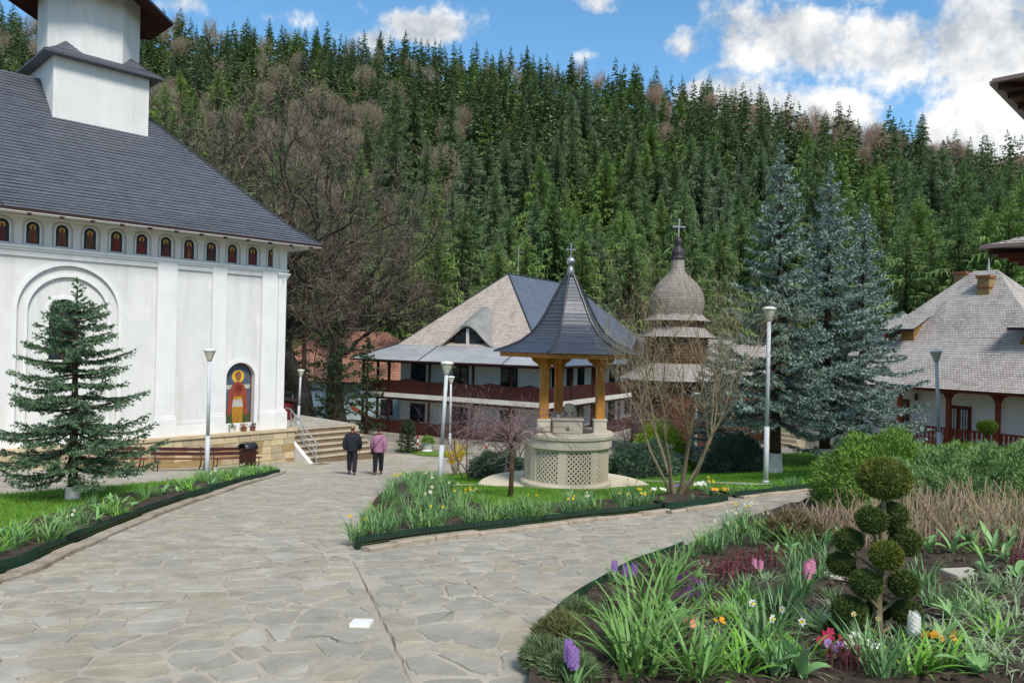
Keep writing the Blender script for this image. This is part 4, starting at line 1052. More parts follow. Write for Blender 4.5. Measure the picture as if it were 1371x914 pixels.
# ---------------------------------------------------------------- building with a red tile roof behind the trees
def tiled_house():
    M_tile = shingle_mat('red_tile', '#cf9a80', '#b9826a', '#8f5f4c', .22, .3, .8, .35, '#dcae96')
    p = at(420, 575, 62); zb = gz(p.x, 62) ; t = thing('tiled_house', 'low pale blue house with bright orange tile roof behind the trees', 'house', (p.x, 62, zb), R(-4))
    off = (0, 0, CAMZ - zb)
    m = MB(); m.box(-5, 9.5, 0, 9, -8.2, -3.5); m.build('wall', pm('blue_plaster', '#bcd0d6', '#a9bec6', .7, .9), t, loc=off)
    m = MB(); hip_roof(m, -5.8, 10.2, -.8, 9.8, [(0, -3.65), (5.29, .55)], .3, .03); m.build('roof', M_tile, t, loc=off)
    m = MB(); m.box(-5.7, 10.1, -.7, 9.7, -3.8, -3.68); m.build('fascia', M_darkwood, t, loc=off)
    for x in (1.5, 5.6): f = MB(); f.box(x, x + 1.0, -.05, .02, -6.3, -5.0); w = f.build('window', M_bpost, t, loc=off); g = MB(); g.box(x + .1, x + .9, -.07, -.04, -6.2, -5.1); g.build('pane', M_glass, w)
    # outside stair with a wooden handrail
    m = MB(); m.bar((3.6, -1.4, -5.6), (6.6, -1.4, -7.4), .9, .16); m.build('outside_stair', M_hwood, t, loc=off)
    m = MB(); m.bar((3.6, -1.8, -4.8), (6.6, -1.8, -6.6), .07, .09); m.build('stair_rail', M_hwood, t, loc=off)
tiled_house()

# ---------------------------------------------------------------- the roofed well
M_wellst = pm('well_limestone', '#c8bca8', '#b5a993', 1.6, .9, .35, 40, dirt=('#a39a82', 2.5, .5))
M_wellcap = pm('well_capstone', '#c4bbaa', '#b0a795', 1.4, .9, .3, 40, dirt=('#9a7d5a', 2.0, .4))
M_pine = pm('pine_post', '#c2863c', '#a66c2c', 2.5, .55, .15, 12, stretch=(6, 6, .5), dirt=('#6a3a18', 3, .5))
M_wslate = shingle_mat('well_slate', '#3c424d', '#323842', '#20242c', .35, .1, .38, .35, '#4d5562', .5, .006)
wp = at(757, 655, 19.3); WZ = gz(wp.x, 19.3) + .12
well = thing('well', 'round pierced stone well under a flared slate roof on three timber posts', 'well', (wp.x, 19.3, WZ))
def well_build():
    m = MB(); m.lathe([(2.25, -.62), (2.25, 0.0), (2.20, .03)], 56); m.build('apron', pm('apron_concrete', '#d0c6ae', '#bdb39b', .9, .92, .25, 30, dirt=('#9a917c', 1.5, .5)), well)
    m = MB(); m.lathe([(1.17, .0), (1.17, .14), (1.12, .20), (1.05, .20)], 48); m.build('base_course', M_wellst, well)
    # pierced drum: eight curved panels of crossing bars between plain piers, hollow behind
    m = MB(); m.lathe([(.86, .05), (.86, 1.05)], 32, close=False); m.build('shaft', pm('well_inside', '#6e6450', '#574e3d', 3, .95), well)
    for k in range(8):
        a0 = math.radians(22.5 + 45 * k + 13)
        pr = MB(); w = math.radians(6.0); b = []
        for z in (.18, 1.02):
            for rr, aa in ((1.085, a0 - w), (1.085, a0), (1.085, a0 + w), (.9, a0 + w), (.9, a0 - w)): b.append((rr * math.cos(aa), rr * math.sin(aa), z))
        i = pr.add(b)
        for q in range(5): pr.f.append((i + q, i + (q + 1) % 5, i + 5 + (q + 1) % 5, i + 5 + q))
        pr.build('pier', M_wellst, well)
        # lattice
        la = MB(); A0, A1 = a0 + w, a0 + math.radians(45) - w; Wd = (A1 - A0) * 1.04; Hh = .84; z0 = .18; st = .118
        def P(u, v, r): a = A0 + u / 1.04; return (r * math.cos(a), r * math.sin(a), z0 + v)
        def seg(u0, v0, u1, v1):
            n = 4; du, dv = u1 - u0, v1 - v0; L_ = math.hypot(du, dv); 
            if L_ < .01: return
            nx, ny = -dv / L_ * .020, du / L_ * .020
            prev = None
            for q in range(n + 1):
                t = q / n; u, v = u0 + du * t, v0 + dv * t
                row = la.add([P(u - nx, v - ny, 1.045), P(u - nx, v - ny, 1.065), P(u + nx, v + ny, 1.065), P(u + nx, v + ny, 1.045)])
                if prev is not None:
                    for s in range(3): la.f.append((prev + s, row + s, row + s + 1, prev + s + 1))
                prev = row
        k2 = -Hh
        c = -Hh
        while c < Wd:                                  # rising bars u = c + v, falling bars u = c + Hh - v
            v0, v1 = max(0, -c), min(Hh, Wd - c)
            if v1 > v0: seg(c + v0, v0, c + v1, v1); seg(c + Hh - (Hh - v0), Hh - v0, c + Hh - (Hh - v1), Hh - v1) if False else seg(c + v0, Hh - v0, c + v1, Hh - v1)
            c += st
        la.build('lattice_panel', M_wellst, well)
    m = MB(); m.lathe([(1.06, 1.0), (1.10, 1.02), (1.16, 1.06), (1.16, 1.26), (1.20, 1.29), (1.21, 1.36), (1.19, 1.40), (.78, 1.42), (.76, 1.36), (.76, .9)], 56); m.build('capstone', M_wellcap, well)
    for a in (222, 342, 102):
        x, y = .85 * math.cos(R(a)), .85 * math.sin(R(a))
        q = MB(); 
        q.bbox(x - .165, x + .165, y - .165, y + .165, 1.39, 1.72, .012); q.bbox(x - .18, x + .18, y - .18, y + .18, 1.72, 1.76, .01); q.build('pedestal', M_wellcap, well)
        t = MB(); t.bbox(x - .115, x + .115, y - .115, y + .115, 1.76, 3.30, .02); po = t.build('post', M_pine, well)
        for s in ((1, 0), (-1, 0), (0, 1), (0, -1)):
            b = MB(); dx, dy = s; pts = [(.115, 3.0), (.115, 3.30), (.36, 3.30), (.30, 3.20), (.18, 3.12)]
            v0 = [(x + dx * d + (-dy) * -.05, y + dy * d + dx * -.05, z) for d, z in pts]; v1 = [(x + dx * d + (-dy) * .05, y + dy * d + dx * .05, z) for d, z in pts]
            i = b.add(v0); j = b.add(v1); n = 5; b.f += [tuple(i + n - 1 - e for e in range(n)), tuple(j + e for e in range(n))] + [(i + e, i + (e + 1) % n, j + (e + 1) % n, j + e) for e in range(n)]
            b.build('bracket', M_pine, po)
    # stone well head block with finial
    m = MB(); m.bbox(-.38, .38, -.30, .30, 1.38, 1.70, .015); m.bbox(-.41, .41, -.33, .33, 1.70, 1.75, .012); hb = m.build('well_head', M_wellcap, well)
    m = MB(); m.lathe([(.10, 1.75), (.05, 1.80), (.06, 1.86), (.13, 1.92), (.13, 2.06), (.10, 2.10)], 14, (.05, 0)); m.build('stone_finial', M_wellcap, hb, True)
    m = MB(); m.lathe([(.06, 1.75), (.05, 1.82), (.02, 1.86)], 10, (-.25, -.2)); m.build('tap', M_sheet, hb)
    m = MB(); m.box(-.035, .035, -.318, -.30, 1.46, 1.56); m.box(-.06, .05, -.318, -.301, 1.46, 1.48); m.build('carved_mark', pm('carving', '#8d8672', '#7d7663'), hb)
    # roof frame and flared hexagonal roof
    A = math.radians(11.3)
    m = MB(); m.lathe([(1.80, 3.30), (1.80, 3.42), (1.0, 3.42), (1.0, 3.30)], 6, a0=A, close=False); 
    for k in range(6):
        a, b = A + k * math.pi / 3, A + (k + 1) * math.pi / 3
        m.poly([(1.8 * math.cos(a), 1.8 * math.sin(a), 3.30), (1.0 * math.cos(a), 1.0 * math.sin(a), 3.30), (1.0 * math.cos(b), 1.0 * math.sin(b), 3.30), (1.8 * math.cos(b), 1.8 * math.sin(b), 3.30)])
    m.build('eave_frame', M_pine, well)
    m = MB(); m.lathe([(1.86, 3.41), (.5, 3.5)], 6, a0=A); m.build('ceiling', M_pine, well)
    prof = [(1.95, 3.42), (1.55, 3.56), (1.25, 3.70), (.98, 3.90), (.80, 4.12), (.62, 4.42), (.46, 4.74), (.28, 5.08), (.10, 5.40)]
    m = MB(); lathe_rows(m, prof, 6, .105, .014, A); m.build('roof', M_wslate, well)
    for k in range(6):
        a = A + k * math.pi / 3; c = MB(); c.tube([((r + .02) * math.cos(a), (r + .02) * math.sin(a), z + .012) for r, z in prof], .028, 6); c.build('ridge_cap', M_metal_dk, well)
    m = MB(); m.lathe([(.12, 5.36), (.10, 5.55), (.05, 5.66), (.03, 5.68)], 16); m.build('roof_cone', pm('zinc', '#8b8d90', '#76787b', 4, .4, metal=.5), well, True)
    m = MB(); m.lathe([(.02, 5.66)] + [(.115 * math.sin(t * math.pi / 10), 5.78 - .115 * math.cos(t * math.pi / 10)) for t in range(1, 10)] + [(.02, 5.90)], 20); m.build('ball', pm('zinc_ball', '#b5b7ba', '#a0a2a5', 4, .25, metal=.8), well, True)
    m = MB(); m.box(-.015, .015, -.012, .012, 5.88, 6.22); m.box(-.09, .09, -.011, .011, 6.07, 6.10)
    for x, z in ((-.1, 6.085), (.1, 6.085), (0, 6.23)): m.box(x - .025, x + .025, -.013, .013, z - .025, z + .025)
    m.build('cross', MATS['zinc'], well)
well_build()
# ================================================================ lamps, benches, bins, small things
M_lamp = pm('lamp_grey_paint', '#c3c7c9', '#b4b9bb', 3, .6, .0, 30, dirt=('#8a8c8a', 5, .3))
M_lampw = pm('lamp_plastic', '#d9d8d0', '#c9c8bf', 3, .4)
M_lampg = pm('lamp_diffuser', '#bcb9a6', '#a9a692', 3, .3)
def lamp(base, top, label):
    base = Vector(base); t = thing('street_lamp', label, 'street lamp', base, group=None)
    top = Vector(top) - base; h = top.length; ax = top.normalized()
    q = Vector((0, 0, 1)).rotation_difference(ax).to_euler(); t.rotation_euler = q
    m = MB(); m.tube([(0, 0, -.02), (0, 0, h * .33)], .062, 12); m.tube([(0, 0, h * .33), (0, 0, h - .33)], .048, 12); m.build('pole', M_lamp, t, True)
    m = MB(); m.lathe([(.085, 0), (.085, .10), (.065, .14)], 12); m.build('base_collar', M_lamp, t)
    m = MB(); m.lathe([(.055, h - .36), (.07, h - .33), (.08, h - .29), (.15, h - .10), (.155, h - .07)], 20); hd = m.build('lamp_head', M_lampg, t, True)
    m = MB(); m.lathe([(.165, h - .085), (.175, h - .06), (.15, h - .03), (.07, h - .005), (.0, h)], 20); m.build('lamp_cap', M_lampw, hd, True)
    return t
def lamp_px(bx, by, tx, ty, label, Y=None):
    b = gp(bx, by) if Y is None else at(bx, by, Y)
    if Y is not None: b = Vector((b.x, Y, gz(b.x, Y)))
    return lamp(b, at(tx, ty, b.y), label)
lamp_px(277, 641, 281, 466, 'grey lamp post on the lawn in front of the church benches')
lamp_px(588, 651, 599, 483, 'leaning grey lamp post beside the yellow forsythia bush')
lamp_px(602, 612, 604, 503, 'grey lamp post standing behind the leaning lamp post', 34.0)
lamp_px(1025, 650, 1030, 410, 'tall grey lamp post in front of the blue spruces')
lamp_px(1259, 615, 1253, 468, 'slightly leaning grey lamp post between the junipers and the white house', 22.0)
lamp_px(931, 600, 933, 525, 'distant lamp post beside the timber church', 36.0)
lb = cw(1.35, 3.0, TZ); lb.x = at(399, 575, lb.y).x; lamp(lb, at(403, 494, lb.y), 'grey lamp post at the head of the church steps')

# benches along the church wall
M_bwood = pm('bench_wood', '#4a211c', '#3a1813', 4, .5, .15, 20, stretch=(.5, 6, 6)); M_bred = pm('bench_seat_wood', '#6e3a34', '#5c2e29', 4, .55, .15, 20, stretch=(.5, 6, 6)); M_iron = pm('cast_iron', '#2a2324', '#1e1a1b', 5, .5)
def bench(x0, label):
    p = cw(x0, -2.05, 0); p.z = gz(p.x, p.y) + .012; t = thing('bench', label, 'bench', p, CHR, 'benches along the church wall')
    gl, gr = cw(x0, -2.05, 0), cw(x0 + 1.95, -2.05, 0); sl = (gz(gr.x, gr.y) - gz(gl.x, gl.y)) / 1.95
    t.rotation_euler.y = -math.atan(sl)
    L_ = 1.95
    for k, (y, z) in enumerate(((-.16, .43), (-.04, .43), (.08, .425))): m = MB(); m.bbox(0, L_, y - .05, y + .05, z, z + .035, .006); m.build('seat_slat', M_bred, t)
    for y, z in ((.19, .60), (.24, .76)): m = MB(); m.bar((0, y, z), (L_, y + .0, z), .035, .12, up=(0, .25, 1)); m.build('back_slat', M_bwood, t)
    for x in (.12, L_ / 2, L_ - .12) if False else (.14, L_ - .14):
        m = MB(); m.tube([(x, -.22, .0), (x, -.17, .22), (x, -.20, .42), (x, .10, .42), (x, .20, .62), (x, .27, .86)], .022, 6); m.tube([(x, .10, .42), (x, .13, .2), (x, .22, 0.0)], .022, 6); m.tube([(x, -.18, .16), (x, .14, .16)], .014, 6); m.build('leg', M_iron, t)
    return t
bench(-4.06, 'dark red slatted bench behind the litter bin by the church wall')
bench(-6.22, 'dark red slatted bench between two others along the church wall')
bench(-8.38, 'dark red slatted bench half hidden behind the young spruce')
def bin_():
    p = cw(-3.05, -2.9, 0); p.z = gz(p.x, p.y) + .012; t = thing('litter_bin', 'brown litter bin with a curved black hood beside the bench', 'litter bin', p, CHR + .3)
    M = pm('bin_wood', '#43231a', '#351a13', 4, .6, .2, 20, stretch=(6, 6, .5))
    for s in range(-2, 3): m = MB(); m.bbox(s * .095 - .044, s * .095 + .044, -.20, -.175, .18, .80, .005); m.build('slat', M, t)
    m = MB(); m.box(-.235, .235, -.172, .18, .18, .80); m.build('bin_body', M, t)
    for s in (-1, 1): m = MB(); m.bar((s * .22, 0, 0), (s * .22, 0, .95), .04); m.build('leg', M_iron, t)
    m = MB(); n = 14; a = m.add([(-.30, .22 * math.cos(math.pi * k / n), .84 + .22 * math.sin(math.pi * k / n)) for k in range(n + 1)]); b = m.add([(.30, .22 * math.cos(math.pi * k / n), .84 + .22 * math.sin(math.pi * k / n)) for k in range(n + 1)])
    for k in range(n): m.f.append((a + k, b + k, b + k + 1, a + k + 1))
    o = m.build('hood', pm('hood_black', '#2c2d31', '#222327', 4, .4), t, True); s_ = o.modifiers.new('t', 'SOLIDIFY'); s_.thickness = .012
bin_()
# red and white marker posts and a white planter before the guest house
for k, (px, py, Y) in enumerate(((559, 600, 38.5), (651, 606, 37.5))):
    p = at(px, py, Y); p.z = gz(p.x, Y) + .01; t = thing('marker_post', ('short red and white marker post beside the little dark spruce', 'short red and white marker post behind the purple weeping shrub')[k], 'marker post', p)
    for q in range(5): m = MB(); m.tube([(0, 0, q * .17), (0, 0, q * .17 + .17)], .055, 10); m.build('band', pm('marker_red', '#a82a22', '#94221c') if q % 2 == 0 else pm('marker_white', '#e2e0dc', '#d4d2ce'), t)
p = at(572, 600, 39); p.z = gz(p.x, 39) + .01; t = thing('planter', 'white planter with a small green shrub by the guest house', 'planter', p)
MB().lathe([(.28, 0), (.30, .05), (.22, .12), (.34, .42), (.38, .45), (.33, .45), (.30, .38)], 16).build('urn', pm('planter_white', '#d8d8d6', '#c4c4c2'), t)
planter = t
# low garden wall and kerb strip before the guest house
def low_wall():
    a, b = gp(500, 594), gp(640, 600); t = MB(); 
    A, B = Vector((a.x, 41.0, gz(a.x, 41))), Vector((b.x + 1.5, 38.2, gz(b.x, 38.2)))
    t.bar(A + Vector((0, 0, .12)), B + Vector((0, 0, .12)), .25, .42); o = t.build('low_wall', M_conc); tag(o, 'low pale concrete wall edging the lawn before the guest house', 'wall')
low_wall()
# ================================================================ vegetation
nrg = np.random.default_rng(11)
M_bark = pm('bark', '#4a3c30', '#33291f', 4, .95, .6, 20, stretch=(3, 3, .6))
M_barkd = pm('bark_dark', '#3a332b', '#2a2520', 4, .95, .6, 20, stretch=(3, 3, .6))
M_lime = pm('limewash', '#d9d7d0', '#c2c0b8', 5, .9, .3, 30, dirt=('#8a8272', 6, .4))
def unit(a): return a / np.maximum(np.linalg.norm(a, axis=-1, keepdims=True), 1e-9)
def tris_mesh(name, T, mat):
    """T: (n, 3, 3) separate triangles"""
    n = len(T); return npmesh(name, T.reshape(-1, 3), np.arange(n * 3).reshape(n, 3), mat)
def trunk_mesh(name, h, r, mat, n=8, lean=.0, seed=0, flare=1.35):
    m = MB(); rr = random.Random(seed); k = 7; pts, rad = [], []
    for i in range(k):
        t = i / (k - 1); pts.append((lean * t + rr.uniform(-.02, .02) * h * .05, rr.uniform(-.02, .02) * h * .05, -.15 + (h + .15) * t)); rad.append(r * ((1 - t) ** .8) * (flare if i == 0 else 1) + .006)
    m.tube(pts, rad, n); return m.mesh(name, mat, True)

# ---- conifers of the hillside
def conifer(seed, h=20.0, r=3.1, whorls=30, per=9, K=4, bare=.08, droop=.5, mat=None, dens=1.0):
    g = np.random.default_rng(seed)
    u = np.repeat(np.linspace(bare, .985, whorls), per) + g.normal(0, .018, whorls * per)
    keep = g.random(len(u)) > .12; u = np.clip(u[keep], bare, .99); n = len(u)
    az = g.random(n) * 2 * np.pi
    prof = (1 - u) ** .82 * (.75 + .5 * np.clip((u - bare) / .12, 0, 1)) / 1.2
    L = r * prof * g.uniform(.62, 1.18, n) + .16
    rise = g.uniform(.0, .30, n) + .35 * u - .12; dr = droop * g.uniform(.7, 1.3, n) * (1 - .5 * u)
    d = np.stack([np.cos(az), np.sin(az), np.zeros(n)], 1); s = np.stack([-np.sin(az), np.cos(az), np.zeros(n)], 1)
    def p(t):
        t = np.asarray(t).reshape(-1, 1) if np.ndim(t) else t
        return d * (L[:, None] * t) + np.array([0, 0, 1.0]) * (u * h)[:, None] + np.array([0, 0, 1.0]) * (L * (rise * (t if np.ndim(t) == 0 else t[:, 0]) - dr * (t if np.ndim(t) == 0 else t[:, 0]) ** 2))[:, None]
    T = []
    for k in range(K):
        t0, t1 = .06 + .9 * k / K, .06 + .9 * (k + 1) / K
        for sd in (-1, 1):
            tt = (t0 + t1) / 2 + g.uniform(.05, .3, n); w = (L * .40 * (1 - (t0 + t1) / 2 * .75) + .08) * g.uniform(.55, 1.2, n) * (1 if K < 5 else .62)
            tip = p(tt) + s * (sd * w)[:, None] - np.array([0, 0, 1.0]) * (w * g.uniform(.15, .6, n))[:, None]
            T.append(np.stack([p(t0), p(t1), tip], 1) if sd > 0 else np.stack([p(t1), p(t0), tip], 1))
        tip = p((t0 + t1) / 2 + .1) - np.array([0, 0, 1.0]) * (L * .22 * g.uniform(.5, 1.4, n) + .1)[:, None] + s * g.normal(0, .12, n)[:, None] * L[:, None]
        T.append(np.stack([p(t0), p(t1), tip], 1))
    lead = np.array([[[-.09, 0, h * .95], [.09, 0, h * .95], [0, 0, h * 1.03]], [[0, -.09, h * .95], [0, .09, h * .95], [0, 0, h * 1.03]]])
    return np.concatenate(T + [lead])
CON = {'dark': pm('spruce_dark', '#4a5f3c', '#6f8256', .35, .8, island=.55, objrand=.35, trans=.12),
       'mid': pm('spruce_mid', '#4f6b3c', '#778c54', .35, .8, island=.55, objrand=.4, trans=.12),
       'light': pm('spruce_light', '#5f7d3e', '#869c54', .35, .8, island=.55, objrand=.35, trans=.1),
       'teal': pm('spruce_teal', '#52694a', '#7a8c66', .35, .8, island=.55, objrand=.35, trans=.12)}
M_barehill = pm('bare_twigs_far', '#8f8371', '#726755', .5, .95, island=.6, objrand=.4)
M_barepink = pm('bare_twigs_pink', '#a88f80', '#86705f', .5, .95, island=.6, objrand=.4)
def bare_cloud(seed, h=12.5, r=3.6, n=2600):
    """bare deciduous crown seen from afar: thin twigs fanning upwards"""
    g = np.random.default_rng(seed)
    c = unit(g.normal(size=(n, 3))) * (g.random((n, 1)) ** .4); c = c * np.array([r, r, h * .36]) + np.array([0, 0, h * .62])
    lob = np.array([[math.cos(a) * r * .45, math.sin(a) * r * .45, h * (.5 + .06 * i)] for i, a in enumerate(g.random(6) * 6.28)])
    c = c * .7 + lob[g.integers(0, 6, n)] * .3
    d = unit(c - np.array([0, 0, h * .22]) + g.normal(0, 1.3, (n, 3))); ln = g.uniform(.4, 1.1, (n, 1)); e = unit(np.cross(d, g.normal(size=(n, 3)))) * g.uniform(.018, .05, (n, 1))
    tw = np.stack([c - e, c + e, c + d * ln], 1)
    k = 40; a = g.random(k) * 6.28; top = np.stack([np.cos(a) * r * .7, np.sin(a) * r * .7, g.uniform(.5, .95, k) * h], 1); b0 = np.stack([np.zeros(k), np.zeros(k), g.uniform(.2, .5, k) * h], 1)
    e = unit(np.cross(top - b0, g.normal(size=(k, 3)))) * .12
    return np.concatenate([tw, np.stack([b0 - e, b0 + e, top], 1)])
def build_forest():
    protos = {}
    for kd, seeds, kw in (('dark', (1, 2, 3, 14), dict(h=15.5, r=3.7, whorls=34, per=11, droop=.5, K=10)), ('mid', (4, 5, 6, 15), dict(h=14.5, r=3.9, whorls=32, per=11, K=10)), ('light', (7, 8), dict(h=13, r=3.8, whorls=30, per=11, droop=.35, K=10)), ('teal', (9, 10), dict(h=15, r=4.2, whorls=32, per=11, droop=.42, K=10))):
        for s in seeds: protos.setdefault(kd, []).append((tris_mesh('crown', conifer(s, **kw), CON[kd]), kw['h']))
    trunkm = trunk_mesh('trunk', 12.5, .2, M_bark, 7)
    bares = [tris_mesh('crown', bare_cloud(s), M_barehill) for s in (31, 32, 33)]; pinks = [tris_mesh('crown', bare_cloud(s), M_barepink) for s in (34, 35)]
    btr = trunk_mesh('trunk', 9, .22, M_barkd, 7)
    def where(X, Y):
        a = X / Y
        return ('low on' if Y < 108 else ('midway up' if Y < 145 else 'high on')) + ' the slope ' + ('beside the bare oaks' if a < -.12 else 'behind the guest house' if a < .12 else 'behind the timber church' if a < .30 else 'behind the blue spruces' if a < .52 else 'behind the white house')
    LAB = {'dark': 'dark green spruce', 'mid': 'mid green spruce', 'light': 'light yellowish green conifer', 'teal': 'bluish green fir'}
    g = random.Random(21); cand = []
    y = 80.0
    while y < 246:
        st = 4.9 if y < 140 else 5.3
        x = -.74 * y
        while x < .80 * y:
            X, Y = x + g.uniform(-.42, .42) * st, y + g.uniform(-.42, .42) * st
            a = X / Y; n1 = noise.noise(Vector((X * .022, Y * .022, 3))); n2 = noise.noise(Vector((X * .05, Y * .05, 8)))
            up = (Y - 80) / 150
            kind = 'dark'
            if n1 > .12: kind = 'mid'
            if n2 > .22: kind = 'teal'
            if n2 < -.28 or g.random() < .07: kind = 'light'
            if Y < 104 and g.random() < .45: kind = 'light' if g.random() < .6 else 'mid'
            if a > .42 and Y < 150 and g.random() < .4: kind = 'mid'
            pb = 0.0
            if a < -.16: pb = .25 * (1 - sm(-.24, -.12, a)) * (1 - .5 * sm(.6, 1, up))
            if -.16 <= a < -.05: pb = .14
            if a > .15: pb = max(pb,   .85 * sm(.55, .85, up) * sm(.12, .40, a))
            if up > .93: pb = max(pb, .3)
            bare = g.random() < pb
            sc = g.choice((g.uniform(.6, .85), g.uniform(.8, 1.1), g.uniform(.9, 1.35 - .2 * sm(.6, 1, up)))) * (1 - .22 * sm(.5, 1, up))
            cand.append((X, Y, kind, bare, sc, 'pink' if a > .1 else 'brown'))
            x += st
        y += st * .9
    cand.sort(key=lambda c: -(c[4] / c[1]))
    ni = {'c': 0, 'b': 0}; far = {}; farb = {'pink': [], 'brown': []}
    lod = {kd: [conifer(s * 7 + 3, h=hh, r=4.0, whorls=16, per=8, K=2) for s in (1, 2, 3)] for kd, hh in (('dark', 15.5), ('mid', 14.5), ('light', 13), ('teal', 15))}
    lodb = [bare_cloud(s, n=700) for s in (51, 52)]
    for (X, Y, kind, bare, sc, tone) in cand:
        z = gz(X, Y) - .3; a = X / Y
        rz = g.uniform(0, 6.28)
        hidden = (a < -.335 and gz(X, Y) + 15 * sc < CAMZ + .14 * Y) or (a < -.5 and Y < 120)
        if hidden: continue
        if bare:
            if ni['b'] < 110:
                ni['b'] += 1
                t = thing('bare_tree', 'leafless %s broadleaf tree ' % ('pinkish' if tone == 'pink' else 'grey-brown') + where(X, Y), 'tree', (X, Y, z), rz, 'bare trees on the hillside'); t.scale = (sc * 1.05, sc * 1.05, sc)
                put('crown', g.choice(pinks if tone == 'pink' else bares), t); put('trunk', btr, t)
            else: farb[tone].append((X, Y, z, rz, sc))
        else:
            if ni['c'] < 300:
                ni['c'] += 1; me, hh = g.choice(protos[kind])
                t = thing('spruce_tree', ('tall ' if sc > 1.05 else 'short ' if sc < .72 else '') + LAB[kind] + ' ' + where(X, Y), 'tree', (X, Y, z), rz, 'conifers on the hillside'); w = (.35 + .65 * sc) * g.uniform(.8, 1.2); t.scale = (w, w * g.uniform(.85, 1.15), sc); t.rotation_euler.x = g.gauss(0, .025); t.rotation_euler.y = g.gauss(0, .025)
                put('crown', me, t); put('trunk', trunkm, t)
            else: far.setdefault(kind, []).append((X, Y, z, rz, sc))
    def inst(T, X, Y, z, rz, sc):
        c, s = math.cos(rz) * sc, math.sin(rz) * sc; Rm = np.array([[c, -s, 0], [s, c, 0], [0, 0, sc]]); return T @ Rm.T + np.array([X, Y, z])
    for kd, lst in far.items():
        T = np.concatenate([inst(lod[kd][i % 3], *q) for i, q in enumerate(lst)]); tag(put('forest', tris_mesh('forest', T, CON[kd])), 'distant mass of %s conifers covering the upper hillside' % {'dark': 'dark green', 'mid': 'mid green', 'light': 'light green', 'teal': 'bluish green'}[kd], 'forest', kind='stuff')
    for tone, lst in farb.items():
        if lst:
            T = np.concatenate([inst(lodb[i % 2], *q) for i, q in enumerate(lst)]); tag(put('forest', tris_mesh('forest', T, M_barepink if tone == 'pink' else M_barehill)), 'distant mass of leafless %s trees near the ridge' % tone, 'forest', kind='stuff')
    # large fresh green conifers just behind the white house and the guest house
    k = 0
    for (px, Y, hpx, kind) in ((1215, 62, 290, 'mid'), (1248, 66, 300, 'light'), (1285, 60, 268, 'mid'), (1322, 64, 276, 'light'), (1352, 58, 262, 'light'), (1385, 63, 250, 'mid'), (1180, 70, 330, 'mid'), (1300, 72, 240, 'mid'), (1368, 74, 236, 'light'), (1230, 76, 262, 'light'), (705, 76, 312, 'light'), (668, 78, 330, 'mid'), (585, 74, 300, 'light'), (540, 76, 290, 'mid'), (620, 80, 270, 'mid'), (780, 78, 312, 'light'), (845, 76, 300, 'mid'), (930, 72, 300, 'mid'), (880, 74, 330, 'light'), (965, 74, 290, 'mid')):
        top = at(px, hpx, Y); z = gz(top.x, Y); me, hh = g.choice(protos[kind]); sc = (top.z - z) / hh
        t = thing('spruce_tree', {'light': 'fresh light green conifer just behind the monastery roofs', 'mid': 'green spruce just behind the monastery roofs'}[kind], 'tree', (top.x, Y, z - .1), g.uniform(0, 6), 'conifers behind the monastery roofs'); t.scale = (sc * 1.15, sc * 1.15, sc); put('crown', me, t); put('trunk', trunkm, t)
build_forest()

